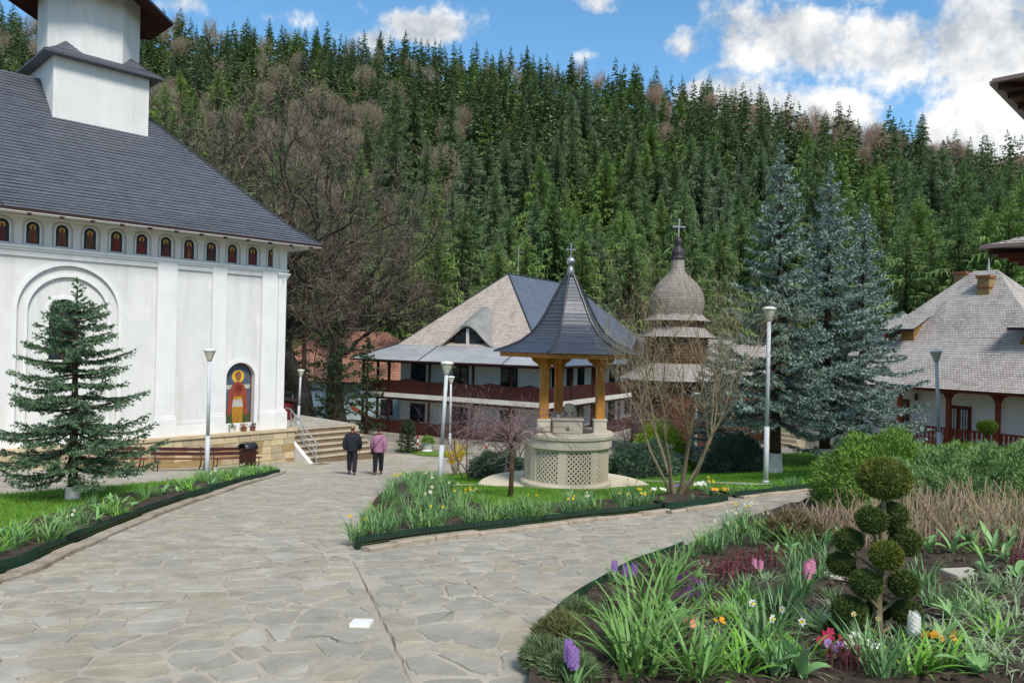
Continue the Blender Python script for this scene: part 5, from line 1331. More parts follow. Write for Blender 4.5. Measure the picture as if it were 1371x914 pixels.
# ---- detailed spruces of the garden
def spruce(seed, h, r, whorls, per, needle=.11, width=.028, bare=.12, dens=1.4, up=.25, sparse=.0, blunt=.8, leader=.10):
    g = np.random.default_rng(seed)
    S, D, LN = [], [], []            # twig starts, directions, lengths
    br = MB()
    for w in range(whorls):
        u0 = bare + (1 - bare - leader) * (w / (whorls - 1)) ** .95
        for k in range(per):
            if g.random() < sparse: continue
            u = u0 + g.normal(0, .012); az = 2 * math.pi * (k / per) + w * 2.4 + g.normal(0, .25)
            L = (r * (1 - u) ** blunt * g.uniform(.72, 1.12) + .10) * (.8 if u < bare + .05 else 1)
            d = np.array([math.cos(az), math.sin(az), 0.0]); s = np.array([-d[1], d[0], 0.0]); z0 = u * h
            rise = g.uniform(-.05, .15) + up * (2 * u - .6); sag = g.uniform(.15, .45) * (1 - u)
            P = lambda t: d * L * t + np.array([0, 0, z0 + L * (rise * t - sag * math.sin(t * 2.4) * .8 + .30 * t * t * sag)])
            br.tube([tuple(P(t)) for t in (0, .35, .7, 1.0)], [.012 + .012 * L, .009 + .008 * L, .008, .004], 4, cap=False)
            nt = max(4, int(L / .085 * dens))
            for q in range(nt):
                t = .10 + .9 * (q + g.random()) / nt
                ln = (.30 * L * (1 - t) + .10 + .05 * g.random()) * (.5 + min(1, t * 2.2) * .5)
                sd = 1 if q % 2 else -1; spread = g.uniform(.5, 1.1)
                dd = d * g.uniform(.5, .9) + s * sd * spread + np.array([0, 0, g.uniform(-.24, .08)])
                S.append(P(t)); D.append(dd / np.linalg.norm(dd)); LN.append(ln)
            S.append(P(.82)); D.append((P(1.0) - P(.82)) / np.linalg.norm(P(1.0) - P(.82))); LN.append(L * .18 + .10)
    # leader
    for z in np.linspace(1 - leader - .02, 1, 8)[:-1]:
        for k in range(3):
            az = g.random() * 6.28; S.append(np.array([0, 0, z * h])); D.append(unit(np.array([math.cos(az), math.sin(az), .8]))); LN.append(.10 + (1 - z) * h * .22)
    S.append(np.array([0, 0, (1 - leader) * h])); D.append(np.array([0, 0, 1.0])); LN.append(leader * h)
    S, D, LN = np.array(S), np.array(D), np.array(LN)
    n = np.maximum(5, (LN / needle * 5.0).astype(int)); idx = np.repeat(np.arange(len(S)), n); m = len(idx)
    t = g.random(m); c = S[idx] + D[idx] * (LN[idx] * t)[:, None]
    rad = unit(np.cross(D[idx], g.normal(size=(m, 3)))); tip = c + (D[idx] * g.uniform(.35, .9, (m, 1)) + rad * g.uniform(.5, 1.0, (m, 1))) * needle * g.uniform(.7, 1.2, (m, 1)) * (1.15 - .5 * t)[:, None]
    e = unit(np.cross(D[idx] + rad * .5, g.normal(size=(m, 3)))) * width * g.uniform(.6, 1.2, (m, 1))
    T = np.stack([c - e, c + e, tip], 1)
    return T, br
M_blue = pm('blue_spruce_needles', '#3c5248', '#98ada0', .9, .75, island=.65)
M_blue2 = pm('blue_spruce_needles_b', '#405850', '#a2b6ac', .9, .75, island=.65)
M_yspr = pm('young_spruce_needles', '#3c5440', '#6a8560', .9, .75, island=.65)
M_dkspr = pm('dark_spruce_needles', '#25351f', '#3c4f2e', .9, .8, island=.6)
def garden_spruce(name, label, base, h, r, seed, mat, limed=.5, **kw):
    t = thing(name, label, 'tree', base); T, br = spruce(seed, h, r, **kw)
    put('crown', tris_mesh('crown', T, mat), t); br.build('branches', M_bark, t)
    rt = .012 * h + .035
    put('trunk', trunk_mesh('trunk', h * .96, rt, M_bark, 10, seed=seed), t)
    if limed: m = MB(); m.tube([(0, 0, -.1), (0, 0, limed * .4), (0, 0, limed)], [rt * 1.75, rt * 1.45, rt * 1.28], 12, cap=False); m.build('limewash', M_lime, t, True)
    return t
def spruce_px(bx, by, tx, ty, wpx, label, seed, mat, Y=None, limed=.5, name='spruce_tree', **kw):
    b = gp(bx, by) if Y is None else Vector((at(bx, by, Y).x, Y, gz(at(bx, by, Y).x, Y)))
    top = at(tx, ty, b.y); h = top.z - b.z
    return garden_spruce(name, label, b, h, wpx / 2 * b.y / FPX, seed, mat, limed, **kw)
spruce_px(97, 674, 118, 372, 250, 'young grey-green spruce with limewashed trunk on the church lawn', 3, M_yspr, limed=.30, whorls=15, per=8, needle=.070, width=.017, bare=.16, dens=1.9, up=.20, blunt=.85, sparse=.10, leader=.14)
spruce_px(1037, 636, 1048, 188, 262, 'tallest blue spruce with limewashed trunk behind the tall lamp post', 5, M_blue, limed=.75, whorls=23, per=7, needle=.15, width=.036, bare=.175, dens=1.5, up=.30, blunt=1.2)
spruce_px(1103, 626, 1121, 215, 258, 'blue spruce with slim limewashed trunk between two other blue spruces', 6, M_blue2, limed=.75, whorls=23, per=7, needle=.16, width=.036, bare=.175, dens=1.4, up=.32, blunt=1.2)
spruce_px(1150, 620, 1166, 272, 240, 'shorter silvery blue spruce next to the white house', 8, M_blue2, Y=29.5, limed=0, whorls=17, per=7, needle=.16, width=.034, bare=.10, dens=1.3, up=.32, blunt=1.2)
spruce_px(962, 622, 955, 452, 130, 'low dark blue spruce beside the timber church', 9, M_blue, Y=29.0, limed=0, whorls=18, per=7, needle=.18, width=.042, bare=.03, dens=.5)
spruce_px(546, 600, 546, 562, 30, 'tiny dark conical spruce before the guest house', 10, M_dkspr, Y=38.0, limed=0, whorls=12, per=6, needle=.10, width=.03, bare=.05, dens=.5)
for (px, Y, ty, w, lab, sd) in ((447, 45.0, 425, 120, 'shaggy dark evergreen in front of the orange tiled roof', 12), (405, 47.0, 300, 110, 'tall dark evergreen close beside the church corner', 13), (490, 52, 452, 70, 'thin dark evergreen beside the guest house corner', 14)):
    spruce_px(px, 580, px, ty, w, lab, sd, M_dkspr, Y=Y, limed=0, whorls=15, per=6, needle=.25, width=.06, bare=.12, dens=.35, up=.1, sparse=.25)

# ---- bare broadleaf trees
def bare_tree(seed, h, r0, spread=.55, levels=6, twigs=9000, twig_len=.5, twig_w=.012, fork=(2, 3), first=.28, crook=.16, up=.12, stems=1):
    rr = random.Random(seed); V, F = [], []; ends = []
    def ring(p, d, r, n):
        a = d.orthogonal().normalized(); b = d.cross(a); i = len(V)
        for j in range(n): q = p + (a * math.cos(6.2832 * j / n) + b * math.sin(6.2832 * j / n)) * r; V.append((q.x, q.y, q.z))
        return i
    def limb(p, d, L, r, lv):
        n = 7 if lv == 0 else (5 if lv < 3 else 3); k = 4 if lv < 3 else 3; i = ring(p, d, r * (1.25 if lv == 0 else 1), n); r1 = r * .62
        for s in range(1, k + 1):
            d = (d + Vector((rr.gauss(0, crook), rr.gauss(0, crook), rr.gauss(0, crook) + up * .4))).normalized(); p = p + d * (L / k); rc = r + (r1 - r) * s / k; j = ring(p, d, rc, n)
            for q in range(n): F.append((i + q, i + (q + 1) % n, j + (q + 1) % n)); F.append((i + q, j + (q + 1) % n, j + q))
            i = j
            if lv >= 2: ends.append((p.copy(), d.copy(), lv))
            if 0 < lv < levels - 1 and s < k and rr.random() < .55:
                ax = d.orthogonal().normalized(); ax.rotate(Matrix.Rotation(rr.uniform(0, 6.28), 3, d)); nd = (d * .75 + ax * .8).normalized(); limb(p.copy(), nd, L * rr.uniform(.4, .65), rc * .5, lv + 1)
        if lv < levels:
            m = rr.choice(fork); ph = rr.uniform(0, 6.28)
            for q in range(m):
                ax = d.orthogonal().normalized(); ax.rotate(Matrix.Rotation(ph + 6.2832 * q / m + rr.uniform(-.4, .4), 3, d)); nd = (d + ax * spread * rr.uniform(.6, 1.35) + Vector((0, 0, up))).normalized()
                limb(p.copy(), nd, L * rr.uniform(.62, .86), r1 * (.86 if q == 0 else .68), lv + 1)
    for s in range(stems):
        a = 6.2832 * s / stems + rr.uniform(-.3, .3); d0 = Vector((0, 0, 1)) if stems == 1 else Vector((math.cos(a) * .42, math.sin(a) * .42, 1)).normalized()
        limb(Vector((0, 0, -.1)) if stems == 1 else Vector((math.cos(a) * .06, math.sin(a) * .06, -.05)), d0, h * first, r0 * (1 if stems == 1 else rr.uniform(.7, 1)), 0)
    E = [e for e in ends if e[2] >= levels - 2] or ends; g = np.random.default_rng(seed)
    ix = g.integers(0, len(E), twigs); p = np.array([tuple(e[0]) for e in E])[ix]; d = np.array([tuple(e[1]) for e in E])[ix]
    d = unit(d + g.normal(0, .6, d.shape) + np.array([0, 0, up])); p = p + g.normal(0, .05, p.shape) * twig_len
    e = unit(np.cross(d, g.normal(size=d.shape))) * twig_w; tip = p + d * g.uniform(.4, 1.3, (twigs, 1)) * twig_len
    mid = (p + tip) / 2 + g.normal(0, .03, p.shape) * twig_len
    T = np.concatenate([np.stack([p - e, p + e, mid], 1), np.stack([mid - e * .6, mid + e * .6, tip], 1)])
    return np.array(V), np.array(F), T
def bare_parts(seed, mat_l, mat_t, **kw):
    V, F, T = bare_tree(seed, **kw); return npmesh('limbs', V, F, mat_l, True), tris_mesh('twigs', T, mat_t)
M_oakbark = pm('oak_bark', '#35302a', '#221f1b', 1.5, .95, .5, 12, dirt=('#77756a', 1.2, .4)); M_oaktwig = pm('oak_twigs', '#736959', '#544c42', 1, .95, island=.6)
oaks = [bare_parts(41, M_oakbark, M_oaktwig, h=21, r0=.46, levels=6, twigs=5000, twig_len=.75, twig_w=.016, spread=.62, crook=.2, up=.12, first=.24), bare_parts(44, M_oakbark, M_oaktwig, h=20, r0=.42, levels=6, twigs=4500, twig_len=.75, twig_w=.016, spread=.7, crook=.22, up=.10, first=.22)]
OAKLAB = ['great dark leafless oak standing just behind the church corner', 'leafless oak with thick pale limbs rising over the church roof', 'leafless oak reaching above the slope of the church roof', 'leafless tree behind the great oak, below the ridge', 'leafless tree between the church roof and the guest house', 'leafless tree with fine brown twigs beside the church tower', 'slender leafless tree behind the guest house hip']
for k, (px, Y, ty, v, rz) in enumerate(((407, 44, 70, 0, .4), (372, 50, 60, 1, 2.0), (318, 52, 85, 0, 3.6), (450, 60, 110, 1, 5.0), (492, 66, 250, 0, 1.2), (262, 60, 70, 1, .2))):
    b = at(px, 570, Y); z = gz(b.x, Y); top = at(px, ty, Y).z; t = thing('oak_tree', OAKLAB[k], 'tree', (b.x, Y, z), rz, 'bare oaks behind the church')
    zmax = max(vv.co.z for vv in oaks[v][0].vertices); sc = (top - z) / (zmax + .5); t.scale = (sc, sc, sc)
    put('limbs', oaks[v][0], t); put('twigs', oaks[v][1], t)
M_shrubbark = pm('shrub_bark', '#8a7d60', '#6f644c', 6, .9, .4, 30); M_shrubtwig = pm('shrub_twigs', '#a3957a', '#84775f', 3, .9, island=.6)
def place_bare(label, base, top_z, meshes, rz=0, name='bare_tree', wide=1.0, cat='tree'):
    t = thing(name, label, cat, base, rz); zmax = max(v.co.z for v in meshes[0].vertices); sc = (top_z - base.z) / (zmax + .1); t.scale = (sc * wide, sc * wide, sc); put('limbs', meshes[0], t); put('twigs', meshes[1], t); return t
b = gp(907, 668); place_bare('leafless tree with several thin stems in its own small bed', b, at(905, 318, b.y).z, bare_parts(61, M_shrubbark, M_shrubtwig, h=5.6, r0=.055, levels=5, twigs=3200, twig_len=.30, twig_w=.0045, spread=.42, stems=6, first=.30, crook=.10, up=.22), 0.5, wide=1.15)
M_purp = pm('purple_bark', '#75605c', '#5c4a48', 5, .9); M_purpt = pm('purple_twigs', '#957a7c', '#775e62', 3, .9, island=.6)
def weeping(base, hstem, r, label, seed):
    t = thing('weeping_tree', label, 'tree', base); rr = random.Random(seed)
    m = MB(); m.tube([(0, 0, -.1), (.02, 0, hstem * .5), (0, .01, hstem)], [.055, .045, .05], 9); m.build('trunk', pm('stake_brown', '#5c4632', '#47351f', 4, .9, .3), t, True)
    m = MB(); g = np.random.default_rng(seed); T = []
    for k in range(46):
        a = rr.uniform(0, 6.28); L = r * rr.uniform(.5, 1.15); hgt = rr.uniform(.05, .75); dr = rr.uniform(.1, .9); p = [(math.cos(a + .25 * s * rr.uniform(-1, 1)) * L * s, math.sin(a) * L * s, hstem + hgt * math.sin(s * 2.2) - dr * s * s * s * .6) for s in (0, .2, .4, .6, .8, 1.0)]
        m.tube(p, [.016, .012, .009, .007, .005, .003], 4, cap=False)
        for q in range(26):
            s = rr.uniform(.15, 1); i = min(4, int(s * 5)); f = s * 5 - i; c = np.array(p[i]) * (1 - f) + np.array(p[i + 1]) * f; d = unit(g.normal(size=3) + np.array([0, 0, .1])) * rr.uniform(.08, .3); e = unit(np.cross(d, g.normal(size=3))) * .004; T.append([c - e, c + e, c + d])
    m.build('branches', M_purp, t); put('twigs', tris_mesh('twigs', np.array(T), M_purpt), t)
b = gp(683, 670); weeping(b, 1.15, 1.35, 'weeping ornamental tree with purple bare twigs beside the well', 5)
b = gp(627, 645); place_bare('purplish leafless shrub behind the leaning lamp post', b, at(640, 500, b.y).z, bare_parts(66, M_purp, M_purpt, h=2.6, r0=.024, levels=4, twigs=700, twig_len=.28, twig_w=.0035, spread=.5, stems=4, first=.34, up=.3), .3, 'bare_shrub', 1.2, 'shrub')
b = at(690, 600, 27); b.z = gz(b.x, 27); place_bare('purple-brown leafless bush between the well and the guest house', b, at(690, 520, 27).z, bare_parts(67, M_purp, M_purpt, h=2.6, r0=.028, levels=4, twigs=700, twig_len=.35, twig_w=.005, spread=.7, stems=7, first=.3), .3, 'bare_shrub', 1.3, 'shrub')
b = at(852, 590, 33); b.z = gz(b.x, 33); place_bare('pinkish leafless bush at the foot of the timber church', b, at(852, 520, 33).z, bare_parts(68, M_purp, M_purpt, h=2.6, r0=.03, levels=4, twigs=900, twig_len=.35, twig_w=.006, spread=.7, stems=7, first=.3), .3, 'bare_shrub', 1.3, 'shrub')

# ---- clipped and mounded evergreens
def mound(seed, rx, ry, rz_, n, leaf=.06, w=.018, up=.25, lump=.16, lumps=9, flat=True, fluff=0.0):
    """leafy surface over a lumpy dome; returns triangles and a solid core"""
    g = np.random.default_rng(seed); d = unit(g.normal(size=(n, 3)))
    if flat: d[:, 2] = np.abs(d[:, 2])
    L = unit(g.normal(size=(lumps, 3))); 
    if flat: L[:, 2] = np.abs(L[:, 2])
    L2 = unit(g.normal(size=(70, 3)))
    def rad(d): k = (d @ L.T); return (1 + lump * (np.max(k, axis=1) ** 6 * 1.4 - .6)) * (1 + fluff * (np.max(d @ L2.T, axis=1) ** 60 - .5))
    R_ = rad(d)[:, None]; c = d * R_ * np.array([rx, ry, rz_]) * g.uniform(.86, 1.03, (n, 1))
    nn = unit(d / np.array([rx, ry, rz_])); dd = unit(nn + g.normal(0, .55, (n, 3)) + np.array([0, 0, up])); e = unit(np.cross(dd, g.normal(size=(n, 3)))) * w * g.uniform(.6, 1.3, (n, 1))
    T = np.stack([c - e, c + e, c + dd * leaf * g.uniform(.6, 1.4, (n, 1))], 1)
    core = MB(); nu, nv = 16, 9
    for j in range(nv + 1):
        ph = (math.pi / 2 if flat else math.pi) * j / nv
        dv = np.array([[math.sin(ph) * math.cos(6.2832 * i / nu), math.sin(ph) * math.sin(6.2832 * i / nu), math.cos(ph)] for i in range(nu)]); rr = rad(dv)[:, None] * .88
        core.add(dv * rr * np.array([rx, ry, rz_]))
    for j in range(nv):
        for i in range(nu): core.f.append((j * nu + i, (j + 1) * nu + i, (j + 1) * nu + (i + 1) % nu, j * nu + (i + 1) % nu))
    return T, core
FOL = {'juniper_green': ('#567a2e', '#7c9c42'), 'juniper_blue': ('#587a42', '#8ca868'), 'juniper_dark': ('#3a5140', '#586e58'), 'juniper_yellow': ('#6f8a26', '#98aa3a'), 'thuja': ('#384c20', '#627036'), 'thuja_tip': ('#465a22', '#848236'), 'heather': ('#6a6640', '#6e7a4a'), 'rosemary': ('#4f6440', '#76845a'), 'box': ('#7a8f2a', '#90a53a'), 'brownheath': ('#7a6a48', '#5f5a38')}
for k, (a, b_) in FOL.items(): FOL[k] = pm('leaf_' + k, a, b_, 1.2, .75, island=.6, trans=.08)
def shrub(label, base, rx, ry, h, kind, n, seed, name='shrub', leaf=.07, w=.02, **kw):
    T, core = mound(seed, rx, ry, h, n, leaf, w, **kw); t = thing(name, label, 'shrub', base); put('foliage', tris_mesh('foliage', T, FOL[kind]), t); core.build('inner_growth', FOL[kind], t); return t
def shrub_at(label, px, py_base, Y, wpx, top, kind, n, seed, dep=.8, **kw):
    b = at(px, py_base, Y); b.z = gz(b.x, Y) - .05; h = max(.15, (at(px, top, Y).z - b.z) * kw.pop('hs', 1.0)); rx = wpx / 2 * Y / FPX
    return shrub(label, b, rx, rx * dep, h, kind, n, seed, **kw)
shrub_at('dark spreading juniper beside the well on the lawn', 668, 632, 24.5, 74, 604, 'juniper_dark', 8000, 1, leaf=.10, w=.022, fluff=.3)
shrub_at('dark green spreading juniper between the well and the leafless tree', 858, 625, 24.5, 95, 592, 'juniper_dark', 10000, 2, leaf=.10, w=.022, fluff=.3)
shrub_at('yellow-green juniper behind the dark juniper', 888, 600, 30.0, 84, 570, 'juniper_yellow', 7000, 3, leaf=.12, w=.025, lump=.15, fluff=.3)
shrub_at('dark juniper at the foot of the blue spruces', 985, 618, 27.0, 80, 585, 'juniper_dark', 4500, 4, leaf=.14, w=.03)
shrub_at('broad bright green juniper mound behind the topiary', 1188, 655, 12.4, 175, 580, 'juniper_green', 34000, 5, leaf=.06, w=.011, lump=.2, fluff=.16, hs=.88)
shrub_at('pale blue-green juniper sprawling above the dry stems', 1275, 660, 10.4, 180, 592, 'juniper_blue', 34000, 6, leaf=.065, w=.011, lump=.28, lumps=14, fluff=.3, hs=.72)
shrub_at('blue-green juniper spreading past the leaning lamp post', 1365, 660, 10.6, 190, 588, 'juniper_blue', 34000, 7, leaf=.065, w=.011, lump=.28, lumps=14, fluff=.3, hs=.72)
shrub_at('green juniper between the mound and the white house', 1300, 620, 14.5, 260, 588, 'juniper_green', 16000, 17, leaf=.08, w=.016, lump=.22, lumps=12, fluff=.2, hs=.8)
shrub_at('dark green juniper at the edge of the topiary bed', 1330, 640, 10.4, 130, 618, 'juniper_blue', 20000, 18, leaf=.06, w=.011, lump=.3, lumps=12, fluff=.3)
shrub_at('low brownish heather cushion at the bend of the path', 1068, 722, 9.3, 92, 692, 'brownheath', 6000, 8, leaf=.055, w=.010, lump=.2)
shrub_at('low green heather tuft next to the brown cushion', 1030, 715, 9.6, 40, 700, 'heather', 2500, 9, leaf=.05, w=.010)
for k, (px, py, Yw, tp, kd, lab) in enumerate(((735, 905, 70, 872, 'rosemary', 'low grey-green cushion at the corner of the foreground bed'), (752, 868, 66, 838, 'heather', 'low faded cushion with brown tips beside the corrugated edging'), (775, 838, 50, 815, 'rosemary', 'small grey-green cushion at the end of the corrugated edging'), (762, 930, 70, 895, 'rosemary', 'low grey-green cushion at the front of the foreground bed'))):
    b = gp(px, py); b.z += .06; shrub(lab, b, Yw / 2 * b.y / FPX, Yw / 2.4 * b.y / FPX, (py - tp) * b.y / FPX * .9, kd, 2600, 20 + k, leaf=.05, w=.006, lump=.25)
# small lollipop shrub before the white house
b = at(1320, 615, 24.0); b.z = gz(b.x, 24); t = thing('lollipop_shrub', 'small round yellow-green shrub on a thin stem before the white house', 'shrub', b)
hz = at(1320, 571, 24).z - b.z; T, core = mound(31, .30, .30, .20, 1500, .06, .02, flat=False); put('foliage', tris_mesh('foliage', T + np.array([0, 0, hz]), FOL['box']), t); core.v = [(x, y, z + hz) for x, y, z in core.v]; core.build('inner_growth', FOL['box'], t); m = MB(); m.tube([(0, 0, -.05), (0, 0, hz)], .025, 8); m.build('stem', M_bark, t)
# forsythia in flower
b = gp(609, 640); t = thing('forsythia', 'yellow flowering forsythia bush beside the leaning lamp post', 'shrub', b); m = MB(); g = np.random.default_rng(3); T = []
for k in range(16):
    a = 6.28 * k / 16; p = [(0, 0, 0), (math.cos(a) * .12, math.sin(a) * .12, .35), (math.cos(a) * g.uniform(.2, .5), math.sin(a) * g.uniform(.2, .5), g.uniform(.8, 1.3))]; m.tube(p, [.014, .010, .005], 4)
    for q in range(85): 
        s = g.uniform(.35, 1); c = np.array(p[1]) * (1 - s) + np.array(p[2]) * s + g.normal(0, .06, 3); d = unit(g.normal(size=3)) * .045; e = unit(np.cross(d, g.normal(size=3))) * .016; T.append([c - e, c + e, c + d])
o = m.build('stems', M_shrubbark, t); o['kind'] = 'stuff'; put('blossom', tris_mesh('blossom', np.array(T), pm('forsythia_yellow', '#dcb614', '#c29a0c', 5, .7, island=.7, trans=.15)), t)
# foliage of the white planter
T, core = mound(33, .32, .32, .35, 700, .1, .03); T = T + np.array([0, 0, .42]); put('foliage', tris_mesh('foliage', T, FOL['juniper_green']), planter)
# topiary
def topiary():
    b = gp(1176, 872); Y = b.y; t = thing('topiary', 'clipped topiary with stacked leafy balls on bare branching stems', 'topiary', b)
    balls = [(1184, 640, 34, 0), (1160, 693, 20, -.06), (1200, 693, 21, .05), (1138, 724, 18, .02), (1171, 734, 21, -.14), (1216, 728, 21, .04), (1134, 760, 18, .08), (1149, 774, 21, -.1), (1204, 778, 20, -.05), (1131, 813, 23, -.06), (1214, 819, 19, .0), (1126, 847, 20, .02), (1188, 826, 17, .12), (1206, 862, 20, -.06)]
    x0, z0 = b.x, b.z; trunk_top = at(1184, 660, Y) - b
    m = MB(); m.tube([(0, 0, -.05), (-.012, 0, .3), (.005, 0, .62), (.01, 0, .9), (trunk_top.x, 0, trunk_top.z)], [.038, .03, .026, .022, .014], 9); m.build('trunk', M_shrubbark, t, True)
    for k, (px, py, r, dy) in enumerate(balls):
        c = at(px, py, Y) - b; rr = r * Y / FPX * .94; c.y = dy * 1.2
        T, core = mound(70 + k, rr, rr * .98, rr * .86, int(2000 + 5200 * (r / 34) ** 2), .021, .0048, flat=False, lump=.06, up=.45)
        T = T + np.array([c.x, c.y, c.z]); bl = put('ball', tris_mesh('ball', T, FOL['thuja_tip'] if k in (0, 4) else FOL['thuja']), t); core.v = [(x + c.x, y + c.y, z + c.z) for x, y, z in core.v]; core.build('inner_growth', FOL['thuja'], bl)
        if k: m = MB(); zs = max(.12, c.z - .22); m.tube([(0, 0, zs), (c.x * .5, c.y * .5, zs + (c.z - zs) * .35), (c.x, c.y, c.z - rr * .5)], [.015, .011, .008], 6); m.build('branch', M_shrubbark, t)
topiary()
# hedge of dry stems under the junipers: one bush after another
def dry_bushes():
    Md = pm('dry_stems', '#a8947a', '#6c5c4a', 3, .95, island=.6); Mk = pm('dry_core', '#3a3024', '#2c241b', 3, .98)
    g = np.random.default_rng(9); protos = []
    for s in range(3):
        n = 74; base = np.stack([g.uniform(-.42, .42, n), g.normal(0, .14, n), np.zeros(n)], 1); h = g.uniform(.30, .62, n); lean = g.normal(0, .17, (n, 2)); T = []
        for i in range(n):
            p = base[i]; seg = 4; wv = g.uniform(.0025, .0065); prev = p
            for q in range(1, seg + 1):
                t_ = q / seg; nx = base[i] + np.array([lean[i, 0] * t_ + g.normal(0, .008), lean[i, 1] * t_, h[i] * t_]); e = np.array([wv, 0, 0]); T += [[prev - e, prev + e, nx + e * .8], [prev - e, nx + e * .8, nx - e * .8]]; prev = nx
                if q > 1 and g.random() < .3: d = np.array([g.normal(0, .10), g.normal(0, .08), g.uniform(.05, .2)]); T.append([nx - e * .6, nx + e * .6, nx + d])
        protos.append(tris_mesh('stems', np.array(T), Md))
    spots = [(x, 8.75 + .10 * math.sin(i * 2.1) - .08 * i) for i, x in enumerate(np.arange(4.45, 7.6, .52))] + [(4.3, 9.4), (5.0, 9.3), (5.6, 9.2), (6.3, 9.1), (3.85, 9.2)]
    for i, (x, y) in enumerate(spots):
        t = thing('dry_bush', 'leafless bush of dry tan stems in front of the junipers', 'shrub', (x, y, gz(x, y) + .10), g.uniform(-.3, .3), 'dry bushes below the junipers'); t.scale = (1, 1, g.uniform(.95, 1.2) * (.7 if x < 4.4 else 1)); o = put('stems', protos[i % 3], t); o['kind'] = 'stuff'
        m = MB(); m.box(-.3, .3, .10, .22, -.1, .30)
dry_bushes()
# ================================================================ grass, flower beds, hoses
M_grass = pm('grass_blades', '#6a9a2c', '#4c7a20', .6, .7, island=.55, trans=.15)
def grass(name, polys, holes, dens, label, hmin=.04, hmax=.09, seed=1, off=.07, w=.008):
    g = np.random.default_rng(seed); P = []
    for poly in polys:
        xs = [p[0] for p in poly]; ys = [p[1] for p in poly]; A = (max(xs) - min(xs)) * (max(ys) - min(ys)); n = int(A * dens)
        q = np.stack([g.uniform(min(xs), max(xs), n), g.uniform(min(ys), max(ys), n)], 1)
        ins = np.zeros(n, bool); j = len(poly) - 1
        for i in range(len(poly)):
            a, b = poly[i], poly[j]; cond = (a[1] > q[:, 1]) != (b[1] > q[:, 1]); xx = (b[0] - a[0]) * (q[:, 1] - a[1]) / ((b[1] - a[1]) or 1e-9) + a[0]; ins ^= cond & (q[:, 0] < xx); j = i
        for hl in holes:
            inh = np.zeros(n, bool); j = len(hl) - 1
            for i in range(len(hl)):
                a, b = hl[i], hl[j]; cond = (a[1] > q[:, 1]) != (b[1] > q[:, 1]); xx = (b[0] - a[0]) * (q[:, 1] - a[1]) / ((b[1] - a[1]) or 1e-9) + a[0]; inh ^= cond & (q[:, 0] < xx); j = i
            ins &= ~inh
        P.append(q[ins])
    P = np.concatenate(P); n = len(P); z = np.array([gz(x, y) for x, y in P]) + off; c = np.column_stack([P, z])
    a = g.random(n) * 6.283; e = np.stack([np.cos(a), np.sin(a), np.zeros(n)], 1) * w; h = g.uniform(hmin, hmax, (n, 1)); lean = np.column_stack([g.normal(0, .4, (n, 2)), np.ones(n)])
    T = np.stack([c - e, c + e, c + unit(lean) * h], 1)
    tag(put(name, tris_mesh(name, T, M_grass)), label, 'grass', kind='stuff')
def circle(x, y, r): return [(x + r * math.cos(t * .3142), y + r * math.sin(t * .3142)) for t in range(20)]
holes = [circle(wp.x, 19.3, 2.2), centre_soil_poly, SMALL, left_soil_poly]
grass('grass', [LEFT_LAWN], holes, 420, 'short bright green grass of the church lawn', seed=1)
grass('grass', [CENTRE], holes, 330, 'short bright green grass round the well and spruces', seed=2)

def blades(seed, n, L, W, spread, curl, base_r=.06, seg=4, lvar=.3, flat=0.0):
    """strap leaves arching outwards from one crown"""
    g = np.random.default_rng(seed); V, F = [], []
    for i in range(n):
        az = g.random() * 6.283; l = L * g.uniform(1 - lvar, 1 + lvar * .6); tilt = spread * g.uniform(.1, 1.0); d = np.array([math.cos(az), math.sin(az), 0]); s = np.array([-d[1], d[0], 0]); tw = g.normal(0, .35)
        p = d * base_r * g.random() + np.array([g.normal(0, base_r * .6), g.normal(0, base_r * .6), -.02]); ang = tilt; i0 = len(V)
        for k in range(seg + 1):
            t = k / seg; w = W * g.uniform(.95, 1.05) * (1 - t ** 2.2) * (.65 + .35 * min(1, t * 4)) + .0006; ss = s * math.cos(tw * t) + np.array([0, 0, 1]) * math.sin(tw * t)
            V += [p - ss * w, p + ss * w]
            if k < seg: ang += curl * g.uniform(.6, 1.4) / seg; p = p + (d * math.sin(ang) + np.array([0, 0, 1]) * math.cos(ang)) * l / seg
        for k in range(seg): a = i0 + 2 * k; F.append((a, a + 1, a + 3, a + 2))
    return np.array(V), np.array(F)
LEAF = {'strap': ('#537d36', '#83a85c'), 'daff': ('#557d48', '#7ba066'), 'bright': ('#5f9a2c', '#86b648'), 'striped': ('#7d9a6a', '#aebb98'), 'tulip': ('#6c9a58', '#92b878'), 'darkgreen': ('#37602c', '#527d3a')}
for k, (a, b_) in LEAF.items(): LEAF[k] = pm('leaf_' + k, a, b_, 2.0, .5, island=.6, trans=.22, spec=.4)
FLO = {k: pm('petal_' + k, a, b_, 6, .6, island=.5, trans=.2) for k, a, b_ in (('yellow', '#e8cf2c', '#d9b81e'), ('white', '#ecebe2', '#d8d8cc'), ('cream', '#e6dfae', '#d8cc8c'), ('purple', '#7d4f9a', '#9a6cb4'), ('lilac', '#a884c0', '#8f68ac'), ('pink', '#d987a8', '#e6a6c0'), ('crimson', '#94183c', '#b02a50'), ('violet', '#3d1a40', '#5a2a5c'), ('orange', '#e0951c', '#d9a82a'), ('salmon', '#d98a6a', '#e0a584'), ('peony', '#6e3a3e', '#8f5558'))}
def star(c, r, nrm, g, petals=6, cup=.35, w=.5):
    nrm = unit(np.array(nrm, float)); a = unit(np.cross(nrm, [.3, .8, .1])); b = np.cross(nrm, a); T = []
    for k in range(petals):
        t = 6.2832 * k / petals; d = a * math.cos(t) + b * math.sin(t); s = -a * math.sin(t) + b * math.cos(t); tip = c + d * r + nrm * r * cup * .4; m = c + d * r * .55 + nrm * r * cup * .25
        T += [[c, m - s * r * w * .5, tip], [c, tip, m + s * r * w * .5]]
    return T
